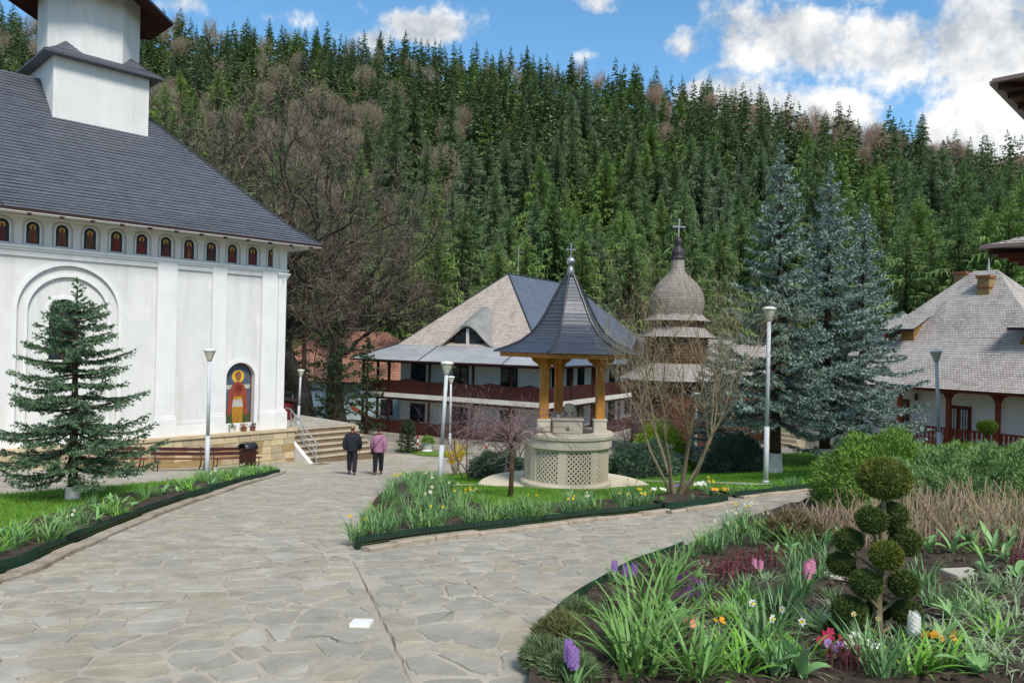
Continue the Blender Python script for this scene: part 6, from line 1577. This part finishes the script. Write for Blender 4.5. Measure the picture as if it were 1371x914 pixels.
def daffodil(seed, colr='yellow', n=7, L=.34, nl=34):
    V, F = blades(seed, nl, L, .0085, .5, .55, .06, 4); g = np.random.default_rng(seed); T, C, S = [], [], MB()
    for k in range(n):
        az = g.random() * 6.28; rr = g.uniform(.02, .16); top = np.array([math.cos(az) * rr, math.sin(az) * rr, L * g.uniform(.85, 1.12)]); S.tube([(top[0] * .3, top[1] * .3, 0), tuple(top * .98)], .0045, 4, cap=False)
        nr = unit(np.array([g.normal(0, .6), -1 + g.normal(0, .5), g.uniform(.0, .5)])); T += star(top, .033, nr, g, w=.6); C += [[[*(top + nr * .002 + np.array(q))] for q in tri] for tri in star(np.zeros(3), .013, nr, g, 8, 3.0, .9)]
    return V, F, np.array(T) if T else None, np.array(C) if C else None, S
def hyacinth_spike(g, base, h=.11, r=.035, n=46):
    T = []
    for k in range(n):
        z = h * (k + .5) / n; az = k * 2.4; d = np.array([math.cos(az), math.sin(az), .15]); c = base + d * r * .35 * (1 - .3 * z / h) + np.array([0, 0, z]); T += star(c + d * r * .45, .016, d, g, 5, .2, .6)
    return T
def two_tone(T, C, m1, m2):
    me = tris_mesh('blossom', np.concatenate([T, C]), m1); me.materials.append(m2); ix = np.zeros(len(T) + len(C), dtype=np.int32); ix[len(T):] = 1; me.polygons.foreach_set('material_index', ix); return me
PROTO = {}
def proto(key, parts): PROTO[key] = parts          # list of (name, mesh)
for i in range(3):
    V, F = blades(100 + i, 46, .46, .0105, .75, .75, .09, 5); proto(('strap', i), [('foliage', npmesh('foliage', V, F, LEAF['strap']))])
    V, F = blades(110 + i, 30, .36, .0125, .85, .85, .07, 5); proto(('bright', i), [('foliage', npmesh('foliage', V, F, LEAF['bright']))])
    V, F = blades(120 + i, 60, .32, .0042, .95, 1.2, .08, 5); proto(('striped', i), [('foliage', npmesh('foliage', V, F, LEAF['striped']))])
    V, F = blades(130 + i, 40, .36, .008, .55, .5, .07, 4); proto(('narrow', i), [('foliage', npmesh('foliage', V, F, LEAF['daff']))])
    V, F = blades(140 + i, 14, .15, .02, 1.2, .8, .05, 3); proto(('low', i), [('foliage', npmesh('foliage', V, F, LEAF['darkgreen']))])
    for cl in ('yellow', 'cream', 'white'):
        V, F, T, C, S = daffodil(150 + i + hash(cl) % 1, cl, (3, 2, 4)[i]); proto(('daff_' + cl, i), [('foliage', npmesh('foliage', V, F, LEAF['daff'])), ('stalks', S.mesh('stalks', LEAF['daff'])), ('blossom', two_tone(T, C, FLO[cl], FLO['yellow' if cl != 'cream' else 'orange']))])
    for cl in ('purple', 'lilac', 'pink', 'white'):
        V, F = blades(160 + i, 9, .20, .014, .6, .5, .03, 4); g = np.random.default_rng(160 + i); T = []
        for q in range((1, 2, 3)[i]): T += hyacinth_spike(g, np.array([g.normal(0, .035) if q else 0, g.normal(0, .035) if q else 0, .11 + .02 * q]))
        proto(('hyacinth_' + cl, i), [('foliage', npmesh('foliage', V, F, LEAF['tulip'])), ('blossom', tris_mesh('blossom', np.array(T), FLO[cl]))])
    for cl in ('violet', 'crimson', 'orange', 'salmon', 'white', 'lilac'):
        V, F = blades(170 + i, 26, .075, .016, 1.2, .7, .05, 2); g = np.random.default_rng(170 + i); T = []
        for q in range(7): T += star(np.array([g.normal(0, .045), g.normal(0, .045), .07 + g.uniform(0, .03)]), .030, [g.normal(0, .4), -.6, .8], g, 5, .2, .9)
        proto(('pansy_' + cl, i), [('foliage', npmesh('foliage', V, F, LEAF['darkgreen'])), ('blossom', tris_mesh('blossom', np.array(T), FLO[cl]))])
    m = MB(); g = random.Random(180 + i); T = []; gg = np.random.default_rng(180 + i)
    for q in range(17):
        x, y = g.gauss(0, .11), g.gauss(0, .08); h = g.uniform(.16, .30); lx = g.gauss(0, .03); m.tube([(x, y, -.02), (x + lx * .4, y, h * .6), (x + lx, y, h)], [.006, .006, .004], 5)
        for e in range(8): c = np.array([x + lx * (.5 + e * .07), y, h * (.55 + .06 * e)]); d = unit(gg.normal(size=3) + np.array([0, 0, .9])) * .05; s = unit(np.cross(d, gg.normal(size=3))) * .010; T.append([c - s, c + s, c + d])
    proto(('peony', i), [('shoots', m.mesh('shoots', FLO['peony'])), ('young_leaves', tris_mesh('young_leaves', np.array(T), FLO['peony']))])
# tulip-like plants: broad leaves, each its own piece
def broad_leaf(seed, L=.30, W=.042, curl=.8):
    g = np.random.default_rng(seed); V, F = [], []; seg = 6; ang = .25; p = np.zeros(3)
    for k in range(seg + 1):
        t = k / seg; w = W * math.sin(math.pi * min(1, .16 + .84 * t)) ** .8 * (1 if t < 1 else .02) + .001; V += [p + np.array([0, -w, w * .35]), p.copy(), p + np.array([0, w, w * .35])]
        ang += curl / seg; p = p + np.array([math.sin(ang), 0, math.cos(ang)]) * L / seg
    for k in range(seg):
        a = 3 * k; F += [(a, a + 1, a + 4, a + 3), (a + 1, a + 2, a + 5, a + 4)]
    return npmesh('leaf', V, F, LEAF['tulip'], True)
BROAD = [broad_leaf(1, .30, .034), broad_leaf(2, .26, .038, 1.1), broad_leaf(3, .34, .028, .6), broad_leaf(4, .22, .042, 1.4)]
prr = random.Random(77)
def plant(kind, x, y, sc, label, group, cat='plant', name=None, dz=.10, i=None):
    t = thing(name or {'strap': 'lily_clump', 'bright': 'lily_clump', 'striped': 'grass_clump', 'narrow': 'daffodil_clump', 'low': 'leafy_plant', 'peony': 'peony_shoots'}.get(kind, kind.split('_')[0] + '_clump'), label, cat, (x, y, gz(x, y) + dz), prr.uniform(0, 6.28) if not kind.startswith(('daff', 'pansy')) else prr.uniform(-.6, .6), group)
    t.scale = (sc, sc, sc * prr.uniform(.9, 1.1))
    for nm, me in PROTO[(kind, prr.randrange(3) if i is None else i)]:
        o = put(nm, me, t)
        if nm in ('shoots', 'stalks', 'young_leaves'): o['kind'] = 'stuff'
    return t
def broad(x, y, sc, label, group, n=6, dz=.10):
    t = thing('tulip_plant', label, 'plant', (x, y, gz(x, y) + dz), prr.uniform(0, 6.28), group); t.scale = (sc, sc, sc)
    for k in range(n): o = put('leaf', prr.choice(BROAD), t); o.rotation_euler = (prr.uniform(-.2, .2), prr.uniform(-.25, .35), 6.283 * k / n + prr.uniform(-.4, .4)); q = prr.uniform(.7, 1.1); o.scale = (q, q, q)
    return t
def along(line, t):
    L2 = [Vector(p[:2]) for p in line]; ln = [(b - a).length for a, b in zip(L2, L2[1:])]; s = t * sum(ln)
    for (a, b), l in zip(zip(L2, L2[1:]), ln):
        if s <= l: d = (b - a).normalized(); return a.lerp(b, s / l), d
        s -= l
    return L2[-1], (L2[-1] - L2[-2]).normalized()
# -- bed along the church lawn: a hedge-like row of strappy leaves
n = 130
for k in range(n):
    p, d = along(LEFT_EDGE[1:], (k + prr.random()) / n); q = p + Vector((-d.y, d.x)) * prr.uniform(.14, 1.0)
    kd = prr.choices(('bright', 'strap', 'narrow', 'low', 'broad', 'daff_white'), (4, 4, 3, 2, 3, 1))[0]; sc = prr.uniform(.5, .85)
    if kd == 'broad': broad(q.x, q.y, sc * 1.05, 'broad-leaved plant in the bed along the church lawn', 'plants in the bed along the church lawn')
    else: plant(kd, q.x, q.y, sc, {'bright': 'clump of bright green strap leaves in the bed along the church lawn', 'strap': 'clump of mid green arching leaves in the bed along the church lawn', 'narrow': 'tuft of narrow upright leaves in the bed along the church lawn', 'low': 'low dark leafy plant in the bed along the church lawn', 'daff_white': 'white flowering daffodil clump in the bed along the church lawn'}[kd], 'plants in the bed along the church lawn')
# -- daffodil bed in the middle
def inside_pts(poly, n, seed, keep=lambda x, y: True):
    r = random.Random(seed); xs = [p[0] for p in poly]; ys = [p[1] for p in poly]; out = []
    while len(out) < n:
        x, y = r.uniform(min(xs), max(xs)), r.uniform(min(ys), max(ys))
        if inpoly(x, y, poly) and keep(x, y) and all((x - a) ** 2 + (y - b_) ** 2 > .06 for a, b_ in out[-40:]): out.append((x, y))
    return out
cen = Vector((sum(p[0] for p in centre_soil_poly) / len(centre_soil_poly), sum(p[1] for p in centre_soil_poly) / len(centre_soil_poly)))
for k, (x, y) in enumerate(inside_pts(centre_soil_poly, 100, 5)):
    q = Vector((x, y)); q = q + (cen - q).normalized() * .14; x, y = q.x, q.y
    left = x < -1.0 and y > 9.5
    kd = prr.choices(('narrow', 'daff_yellow', 'daff_cream', 'daff_white', 'strap', 'broad', 'low'), (9 if left else 5, .5 if left else 1.6, .5, .7, 1 if left else 2, 1, 1.2))[0]; sc = prr.uniform(.66, .95) * (1.08 if left else 1)
    gr = 'plants of the daffodil bed in front of the well'
    if kd == 'broad': broad(x, y, sc * .9, 'broad-leaved tulip plant in the daffodil bed before the well', gr)
    else: plant(kd, x, y, sc, {'narrow': 'clump of narrow blue-green daffodil leaves in the bed before the well', 'daff_yellow': 'yellow flowering daffodil clump in the bed before the well', 'daff_cream': 'cream flowering daffodil clump in the bed before the well', 'daff_white': 'white flowering daffodil clump in the bed before the well', 'strap': 'arching green leaf clump in the daffodil bed before the well', 'low': 'low dark leafy plant in the daffodil bed before the well'}[kd], gr)
for k in range(26):
    p, d = along(CENTRE_FRONT, (k + prr.random()) / 26); q = p + Vector((-d.y, d.x)) * prr.uniform(.18, .40)
    plant(prr.choice(('narrow', 'strap', 'daff_yellow', 'narrow', 'low')) , q.x, q.y, prr.uniform(.7, 1.0), 'leafy clump right behind the corrugated edging of the daffodil bed', 'plants behind the edging of the daffodil bed')
for k, (x, y) in enumerate(inside_pts(SMALL, 9, 6)): kd = ('pansy_white', 'low', 'pansy_lilac', 'daff_yellow', 'narrow', 'pansy_white', 'low', 'pansy_orange', 'low')[k]; plant(kd, x, y, 1.5 if 'pansy' in kd else .9, 'small flowering plant under the bare multi-stemmed tree', 'plants of the small tree bed', dz=.12)
for k in range(14): p, d = along(STRIP, (k + .5) / 14); q = p + Vector((-d.y, d.x)) * prr.uniform(.15, .45); plant(prr.choice(('low', 'narrow', 'bright')), q.x, q.y, .7, 'low leafy clump along the edging under the blue spruces', 'plants along the spruce lawn', dz=.08)
# -- foreground bed: plants where the photograph shows them  (kind, pixel of the foot, size)
FG = 'plants of the foreground flower bed'
def fg(kind, px, py, sc, label, i=None):
    b = gp(px, py); return plant(kind, b.x, b.y, sc * (.86 if kind in ('bright', 'strap', 'striped') else .9), label, FG, dz=.09, i=i)
for px, py, sc in ((872, 838, 1.35), (852, 880, 1.3), (880, 905, 1.2), (850, 925, 1.2), (930, 930, 1.1), (888, 798, 1.05), (905, 780, .95), (835, 905, 1.0), (900, 870, 1.0)): fg('strap', px, py, sc, 'large clump of arching green leaves at the left end of the foreground bed')
for px, py, sc in ((992, 828, .95), (1010, 905, 1.0), (1085, 900, .85), (985, 925, 1.0), (1230, 925, 1.0), (1262, 915, .9)): fg('bright', px, py, sc, 'bright green strap-leaved clump amid bare soil in the foreground bed')
for px, py, sc in ((1040, 860, 1.1), (1055, 840, 1.0), (1020, 880, 1.15), (1070, 812, 1.0), (1062, 780, 1.0), (1078, 765, .9), (1098, 790, .9), (1110, 770, .85), (1235, 800, 1.0), (1250, 830, .9), (1165, 915, 1.05), (1180, 930, 1.0)): fg('narrow', px, py, sc, 'tuft of narrow upright leaves near the topiary')
for px, py, sc in ((1095, 850, 1.0), (1110, 872, 1.0), (1120, 835, .8), (1268, 870, .95), (1285, 842, .95), (1320, 838, 1.1), (1345, 870, 1.15), (1362, 845, 1.0), (1330, 905, 1.1), (1290, 905, 1.0), (1362, 912, 1.1), (1300, 800, .9), (1355, 800, .95), (930, 860, .7), (960, 880, .7), (1060, 915, .9), (1215, 900, .8)): fg('striped', px, py, sc, 'tuft of fine pale striped leaves in the foreground bed')
for px, py, sc in ((955, 752, .95), (925, 760, .9), (985, 740, .9), (1000, 725, .9), (965, 735, .9), (940, 742, .85), (1015, 742, .9), (1040, 735, .95), (1060, 742, .95), (1085, 735, .9), (975, 722, .85), (1095, 748, .9)): fg('narrow' if (px // 5) % 2 else 'strap', px, py, sc, 'leafy clump along the back of the foreground bed')
for px, py in ((962, 740), (975, 718), (995, 708), (1018, 722)): fg('daff_white', px, py, .85, 'white daffodil clump at the back of the foreground bed')
fg('daff_yellow', 990, 712, .9, 'yellow daffodil clump at the back of the foreground bed', 1)
fg('daff_white', 1018, 892, 1.0, 'pale daffodil in the middle of the foreground bed', 1); fg('daff_white', 1045, 922, 1.0, 'pale daffodil at the front of the foreground bed', 1); fg('daff_cream', 1152, 890, .8, 'cream daffodil beside the topiary stem', 1)
for px, py in ((958, 792), (980, 786), (1004, 780), (1030, 772)): fg('peony', px, py, .95, 'cluster of dark red peony shoots in the foreground bed')
fg('peony', 1148, 912, .7, 'dark red peony shoots at the foot of the topiary'); fg('peony', 1120, 918, .7, 'short dark red shoots at the front near the topiary'); fg('peony', 1362, 775, .8, 'dark red shoots near the dry bushes')
fg('hyacinth_lilac', 768, 942, 1.0, 'lilac hyacinth at the front corner of the foreground bed', 2); fg('hyacinth_lilac', 822, 795, 1.15, 'lilac hyacinth beside the corrugated edging', 0); fg('hyacinth_purple', 836, 798, 1.1, 'purple hyacinth beside the lilac one at the edging', 1)
fg('hyacinth_pink', 1080, 806, 1.3, 'pink hyacinth in front of the bare soil', 2); fg('hyacinth_pink', 1018, 786, .9, 'pink hyacinth amid the red peony shoots', 1); fg('hyacinth_lilac', 1192, 765, .8, 'pale lilac hyacinth behind the topiary', 0); fg('hyacinth_white', 1220, 895, 1.2, 'white hyacinth beside the topiary foot', 2); fg('hyacinth_white', 1335, 722, 1.1, 'white hyacinth under the dry bushes', 1)
for px, py, c, sc, lab in ((925, 808, 'violet', 1.5, 'dark violet pansies in the bare soil'), (918, 822, 'violet', 1.2, 'smaller dark violet pansies in the bare soil'), (927, 866, 'salmon', 1.0, 'salmon primrose in the bare soil'), (1212, 868, 'crimson', 1.3, 'crimson primrose beside the topiary stem'), (1105, 888, 'crimson', 1.2, 'crimson primrose left of the topiary foot'), (1118, 898, 'lilac', 1.1, 'lilac pansies at the topiary foot'), (1140, 895, 'white', 1.2, 'white pansies at the topiary foot'), (1160, 898, 'white', 1.2, 'white pansies before the topiary stem'), (1256, 888, 'orange', 1.3, 'orange-yellow primrose in the bare soil'), (963, 855, 'orange', .7, 'tiny green primrose in the bare soil')): fg('pansy_' + c, px, py, sc, lab)
for px, py, sc in ((1300, 745, 1.15), (1275, 752, 1.0), (1330, 752, 1.1), (1355, 740, 1.15), (1345, 765, 1.0), (1320, 728, .95), (1245, 752, .9), (1225, 745, .8), (1290, 722, .8), (1362, 718, .95), (1275, 855, .9), (1235, 872, .85), (1262, 890, .8), (1108, 738, .9), (1130, 742, .85), (1060, 752, .9), (1040, 755, .85), (905, 848, .8), (1365, 790, 1.0), (1318, 780, .9), (935, 790, .7), (1195, 742, .8), (950, 915, 1.0), (1035, 925, 1.0), (1075, 930, 1.1), (1310, 930, 1.1)):
    b = gp(px, py); broad(b.x, b.y, sc, 'broad-leaved tulip plant in the foreground bed', FG, prr.choice((5, 6, 7)), .09)
for px, py in ((1115, 755), (1140, 758), (1085, 722), (1150, 742), (1175, 738), (1210, 735)): fg('low', px, py, .8, 'low leafy plant in the shade of the dry bushes')
fr = random.Random(91)
for k in range(60):
    px, py = fr.uniform(905, 1371), fr.uniform(745, 905); b = gp(px, py)
    if abs(px - 1176) < 60 or not inpoly(b.x, b.y, RIGHT): continue
    kd = fr.choice(('low', 'striped', 'narrow', 'low', 'bright')); plant(kd, b.x, b.y, fr.uniform(.4, .72), {'low': 'small dark leafy seedling in the foreground bed', 'striped': 'small tuft of pale fine leaves in the foreground bed', 'narrow': 'small tuft of narrow leaves in the foreground bed', 'bright': 'small bright green sprouting clump in the foreground bed'}[kd], FG, dz=.09)
# -- drip hoses and paving slabs in the bed
M_hose = pm('hose_black', '#2b2b30', '#202024', 5, .5)
for pts, lab in (([(815, 820), (822, 850), (828, 880), (850, 905), (905, 930)], 'black drip hose looping through the left of the foreground bed'), ([(915, 792), (960, 800), (1010, 792), (1080, 790), (1150, 800), (1230, 838), (1265, 848)], 'black drip hose crossing behind the topiary'), ([(900, 880), (925, 905), (950, 935)], 'short black drip hose at the front of the foreground bed'), ([(985, 850), (975, 870), (990, 895), (1000, 925)], 'black drip hose curving beside the bright strap leaves')):
    P = smoothed([(p.x, p.y, p.z + .125) for p in (gp(*q) for q in pts)], 6); m = MB(); m.tube([(p.x, p.y, gz(p.x, p.y) + .118) for p in P], .0085, 7); tag(m.build('drip_hose', M_hose, smooth=True), lab, 'hose')
for px, py, w, lab in ((1290, 783, .17, 'pale paving slab lying in the soil behind the topiary'), (1120, 788, .10, 'small pale paving slab near the pink hyacinth')):
    b = gp(px, py); m = MB(); m.bbox(-w, w, -.12, .12, 0, .04, .008); tag(m.build('paving_slab', M_conc, loc=(b.x, b.y, gz(b.x, b.y) + .085), rz=.2), lab, 'slab')
# loose clods and dead leaves on the soil
def clods():
    g = np.random.default_rng(4); pts = inside_pts(RIGHT, 1500, 8, lambda x, y: y < 9.5 and abs(x) < .75 * y + .3) if False else None
    xs = g.uniform(.2, 6.5, 5200); ys = g.uniform(3.6, 9.0, 5200); T = []
    for x, y in zip(xs, ys):
        if x > .74 * y or not inpoly(x, y, RIGHT): continue
        c = np.array([x, y, gz(x, y) + .105]); s = g.uniform(.004, .02) * (1 if g.random() < .9 else 1.6); a = g.normal(size=(4, 3)) * s; a[:, 2] = np.abs(a[:, 2]); a[0, 2] += s
        for f in ((0, 1, 2), (0, 2, 3), (0, 3, 1)): T.append(c + a[list(f)])
    tag(put('soil_clods', tris_mesh('soil_clods', np.array(T), pm('clods', '#5a4e42', '#3d342a', 3, .98, island=.7))), 'crumbs of dark soil scattered over the foreground bed', 'soil', kind='stuff')
clods()
# ================================================================ two people walking away
def skin_body(name, joints, edges, mat, parent, sub=2):
    me = bpy.data.meshes.new(name); keys = list(joints); me.from_pydata([joints[k][0] for k in keys], [(keys.index(a), keys.index(b)) for a, b in edges], [])
    o = put(name, me, parent); me.materials.append(mat)
    md = o.modifiers.new('skin', 'SKIN'); md.use_smooth_shade = True
    for k, sv in zip(keys, me.skin_vertices[0].data): r = joints[k][1]; sv.radius = r if isinstance(r, tuple) else (r, r)
    me.skin_vertices[0].data[0].use_root = True
    s = o.modifiers.new('sub', 'SUBSURF'); s.levels = sub; s.render_levels = sub
    return o
def chain(name, pts, mat, parent, sub=1):
    J = {i: (p, r) for i, (p, r) in enumerate(pts)}; return skin_body(name, J, [(i, i + 1) for i in range(len(pts) - 1)], mat, parent, sub)
M_skin = pm('skin', '#a8765c', '#98664d', 8, .55); M_hair = pm('hair_dark', '#221b18', '#191412', 20, .6); M_hairg = pm('hair_grey', '#4d443e', '#3a332e', 20, .7); M_shoe = pm('shoe_dark', '#3a2c26', '#2c211c', 6, .5)
def person(label, base, rz, H, jacket, trousers, woman, step):
    k = H / 1.75; t = thing('person', label, 'person', base, rz); t.scale = (k, k, k)
    sh = .175 if woman else .205; hp = .10; s1, s2 = step
    # the figure faces +y; legs in mid stride
    foot = {1: (.10, s1, .09), -1: (-.10, s2, .09)}
    J = {'pelvis': ((0, 0, .95), (.12, .09)), 'waist': ((0, 0, 1.10), (.11 if woman else .12, .085)), 'chest': ((0, -.01, 1.28), (.12 if woman else .14, .09)), 'neckbase': ((0, .0, 1.45), (.055, .055)), 'neck': ((0, .01, 1.52), (.055, .058)), 'head1': ((0, .02, 1.60), (.07, .082)), 'head2': ((0, .025, 1.69), (.076, .09)), 'head3': ((0, .015, 1.755), (.05, .06))}
    E = [('pelvis', 'waist'), ('waist', 'chest'), ('chest', 'neckbase'), ('neckbase', 'neck'), ('neck', 'head1'), ('head1', 'head2'), ('head2', 'head3')]
    for s in (1, -1):
        fx, fy, fz = foot[s]; ky = fy * .5 + .05
        J['hip%d' % s] = ((s * hp, 0, .88), (.095, .10)); J['knee%d' % s] = ((s * .10, ky, .50), (.062, .066)); J['calf%d' % s] = ((s * .10, ky * .55 + fy * .45 - .015, .34), (.055, .06)); J['ankle%d' % s] = ((fx, fy, fz), (.038, .042)); J['toe%d' % s] = ((fx + s * .02, fy + .15, .045), (.040, .03))
        sw = -.10 * s * (1 if s1 > s2 else -1)
        J['sh%d' % s] = ((s * sh, -.01, 1.40), (.07, .07)); J['elb%d' % s] = ((s * (sh + .075), -.05 + sw * .4, 1.13), (.048, .05)); J['wri%d' % s] = ((s * (sh + .05), .03 + sw, .90), (.030, .034)); J['palm%d' % s] = ((s * (sh + .045), .045 + sw, .82), (.034, .018))
        E += [('pelvis', 'hip%d' % s), ('hip%d' % s, 'knee%d' % s), ('knee%d' % s, 'calf%d' % s), ('calf%d' % s, 'ankle%d' % s), ('ankle%d' % s, 'toe%d' % s), ('chest', 'sh%d' % s), ('sh%d' % s, 'elb%d' % s), ('elb%d' % s, 'wri%d' % s), ('wri%d' % s, 'palm%d' % s)]
    body = skin_body('body', J, E, M_skin, t)
    for s in (1, -1):                                          # fingers
        bx, by, bz = J['palm%d' % s][0]
        for q in range(4): yy = by - .024 + .016 * q; chain('finger', [((bx, yy, bz - .02), .009), ((bx - s * .004, yy, bz - .06), .0085), ((bx - s * .018, yy, bz - .09 + abs(q - 1.5) * .006), .007)], M_skin, body)
        chain('thumb', [((bx, by + .018, bz + .02), .010), ((bx - s * .01, by + .045, bz - .01), .009), ((bx - s * .016, by + .048, bz - .04), .008)], M_skin, body)
    # clothes: one jacket, one pair of trousers, shoes
    JJ = {'hem': ((0, 0, .80), (.23 if woman else .25, .19)), 'hip': ((0, 0, .92), (.225 if woman else .245, .185)), 'waist': ((0, 0, 1.08), (.20 if woman else .24, .17)), 'chest': ((0, -.01, 1.28), (.22 if woman else .265, .18)), 'yoke': ((0, 0, 1.43), (.17, .13)), 'collar': ((0, .01, 1.53), (.095, .098))}
    EE = [('hem', 'hip'), ('hip', 'waist'), ('waist', 'chest'), ('chest', 'yoke'), ('yoke', 'collar')]
    for s in (1, -1):
        for a, r in (('sh', (.115, .115)), ('elb', (.085, .088)), ('wri', (.06, .064))): p = J[a + str(s)][0]; JJ[a + str(s)] = (p, r)
        EE += [('chest', 'sh%d' % s), ('sh%d' % s, 'elb%d' % s), ('elb%d' % s, 'wri%d' % s)]
    jk = skin_body('jacket', JJ, EE, jacket, t)
    TT = {'w': ((0, 0, 1.0), (.165, .13)), 'p': ((0, 0, .92), (.17, .135))}; TE = [('w', 'p')]
    for s in (1, -1):
        for a, r in (('hip', (.13, .14)), ('knee', (.095, .10)), ('calf', (.088, .092))): p = J[a + str(s)][0]; TT[a + str(s)] = (p, r)
        p = J['ankle%d' % s][0]; TT['cuff%d' % s] = ((p[0], p[1], p[2] + .015), (.075, .082)); TE += [('p', 'hip%d' % s), ('hip%d' % s, 'knee%d' % s), ('knee%d' % s, 'calf%d' % s), ('calf%d' % s, 'cuff%d' % s)]
    skin_body('trousers', TT, TE, trousers, t)
    for s in (1, -1): fx, fy, fz = foot[s]; chain('shoe', [((fx, fy - .05, .05), (.042, .045)), ((fx + s * .008, fy + .06, .045), (.047, .042)), ((fx + s * .02, fy + .17, .035), (.04, .028))], M_shoe, t, 2)
    # head details
    for s in (1, -1):
        m = MB(); m.lathe([(.004, -.032), (.018, -.02), (.022, .005), (.016, .03), (.003, .036)], 8); o = m.build('ear', M_skin, body, True, loc=(s * .079, .0, 1.665)); o.scale = (.5, 1, 1)
        m = MB(); m.lathe([(.002, -.009), (.010, 0), (.002, .009)], 8); m.build('eye', pm('eye_white', '#e6e2da'), body, loc=(s * .03, .108, 1.685))
    m = MB(); m.poly([(-.016, .108, 1.65), (.016, .108, 1.65), (0, .135, 1.652)]); m.poly([(-.016, .108, 1.65), (0, .135, 1.652), (0, .11, 1.695)]); m.poly([(0, .135, 1.652), (.016, .108, 1.65), (0, .11, 1.695)]); m.build('nose', M_skin, body)
    m = MB(); m.box(-.024, .024, .10, .112, 1.618, 1.626); m.build('mouth', pm('lips', '#8a4a42'), body)
    if woman:
        chain('hair', [((0, -.005, 1.61), (.078, .085)), ((0, .0, 1.69), (.085, .10)), ((0, -.005, 1.765), (.06, .07))], M_hair, body, 2)
        m = MB(); m.lathe([(.005, -.05), (.04, -.035), (.052, 0), (.04, .035), (.005, .05)], 12); m.build('bun', M_hair, body, True, loc=(0, -.11, 1.70))
        m = MB(); m.tube([(.17, -.11, 1.44), (.02, -.165, 1.26), (-.14, -.13, 1.03), (-.21, -.03, .92)], .011, 6); m.tube([(.17, -.11, 1.44), (.12, .03, 1.49), (.02, .13, 1.36)], .011, 6); bg = m.build('bag_strap', M_hair, t)
        m = MB(); m.bbox(-.27, -.19, -.15, .10, .78, .96, .015); m.build('bag', M_hair, bg)
    else:
        chain('hair', [((0, -.03, 1.60), (.072, .06)), ((0, -.032, 1.67), (.080, .07)), ((0, -.03, 1.705), (.072, .062))], M_hairg, body, 2)
    return t
M_jkt = pm('jacket_navy', '#22252e', '#191b22', 5, .8, .3, 20); M_trs = pm('trousers_charcoal', '#26262b', '#1d1d21', 5, .85); M_pnk = pm('jacket_pink', '#a3728a', '#92637b', 5, .75, .3, 20); M_blk = pm('trousers_black', '#1b1c22', '#141519', 5, .85)
def walker(px, py, *a, **k):
    b = gp(px, py); b.z += .02; return person(a[0], b, k.pop('rz'), *a[1:])
b = gp(471, 636); hm = (at(471, 571, b.y).z - b.z) / 1.0
person('man in a dark jacket and dark trousers walking towards the steps', (b.x, b.y, b.z + .02), .12, min(1.86, max(1.7, hm)), M_jkt, M_trs, False, (-.20, .12))
b2 = gp(506, 636); hw = (at(506, 573, b2.y).z - b2.z)
person('woman in a pink jacket and black trousers with a crossbody bag', (b2.x, b2.y, b2.z + .02), .10, min(1.78, max(1.6, hw)), M_pnk, M_blk, True, (.10, -.18))
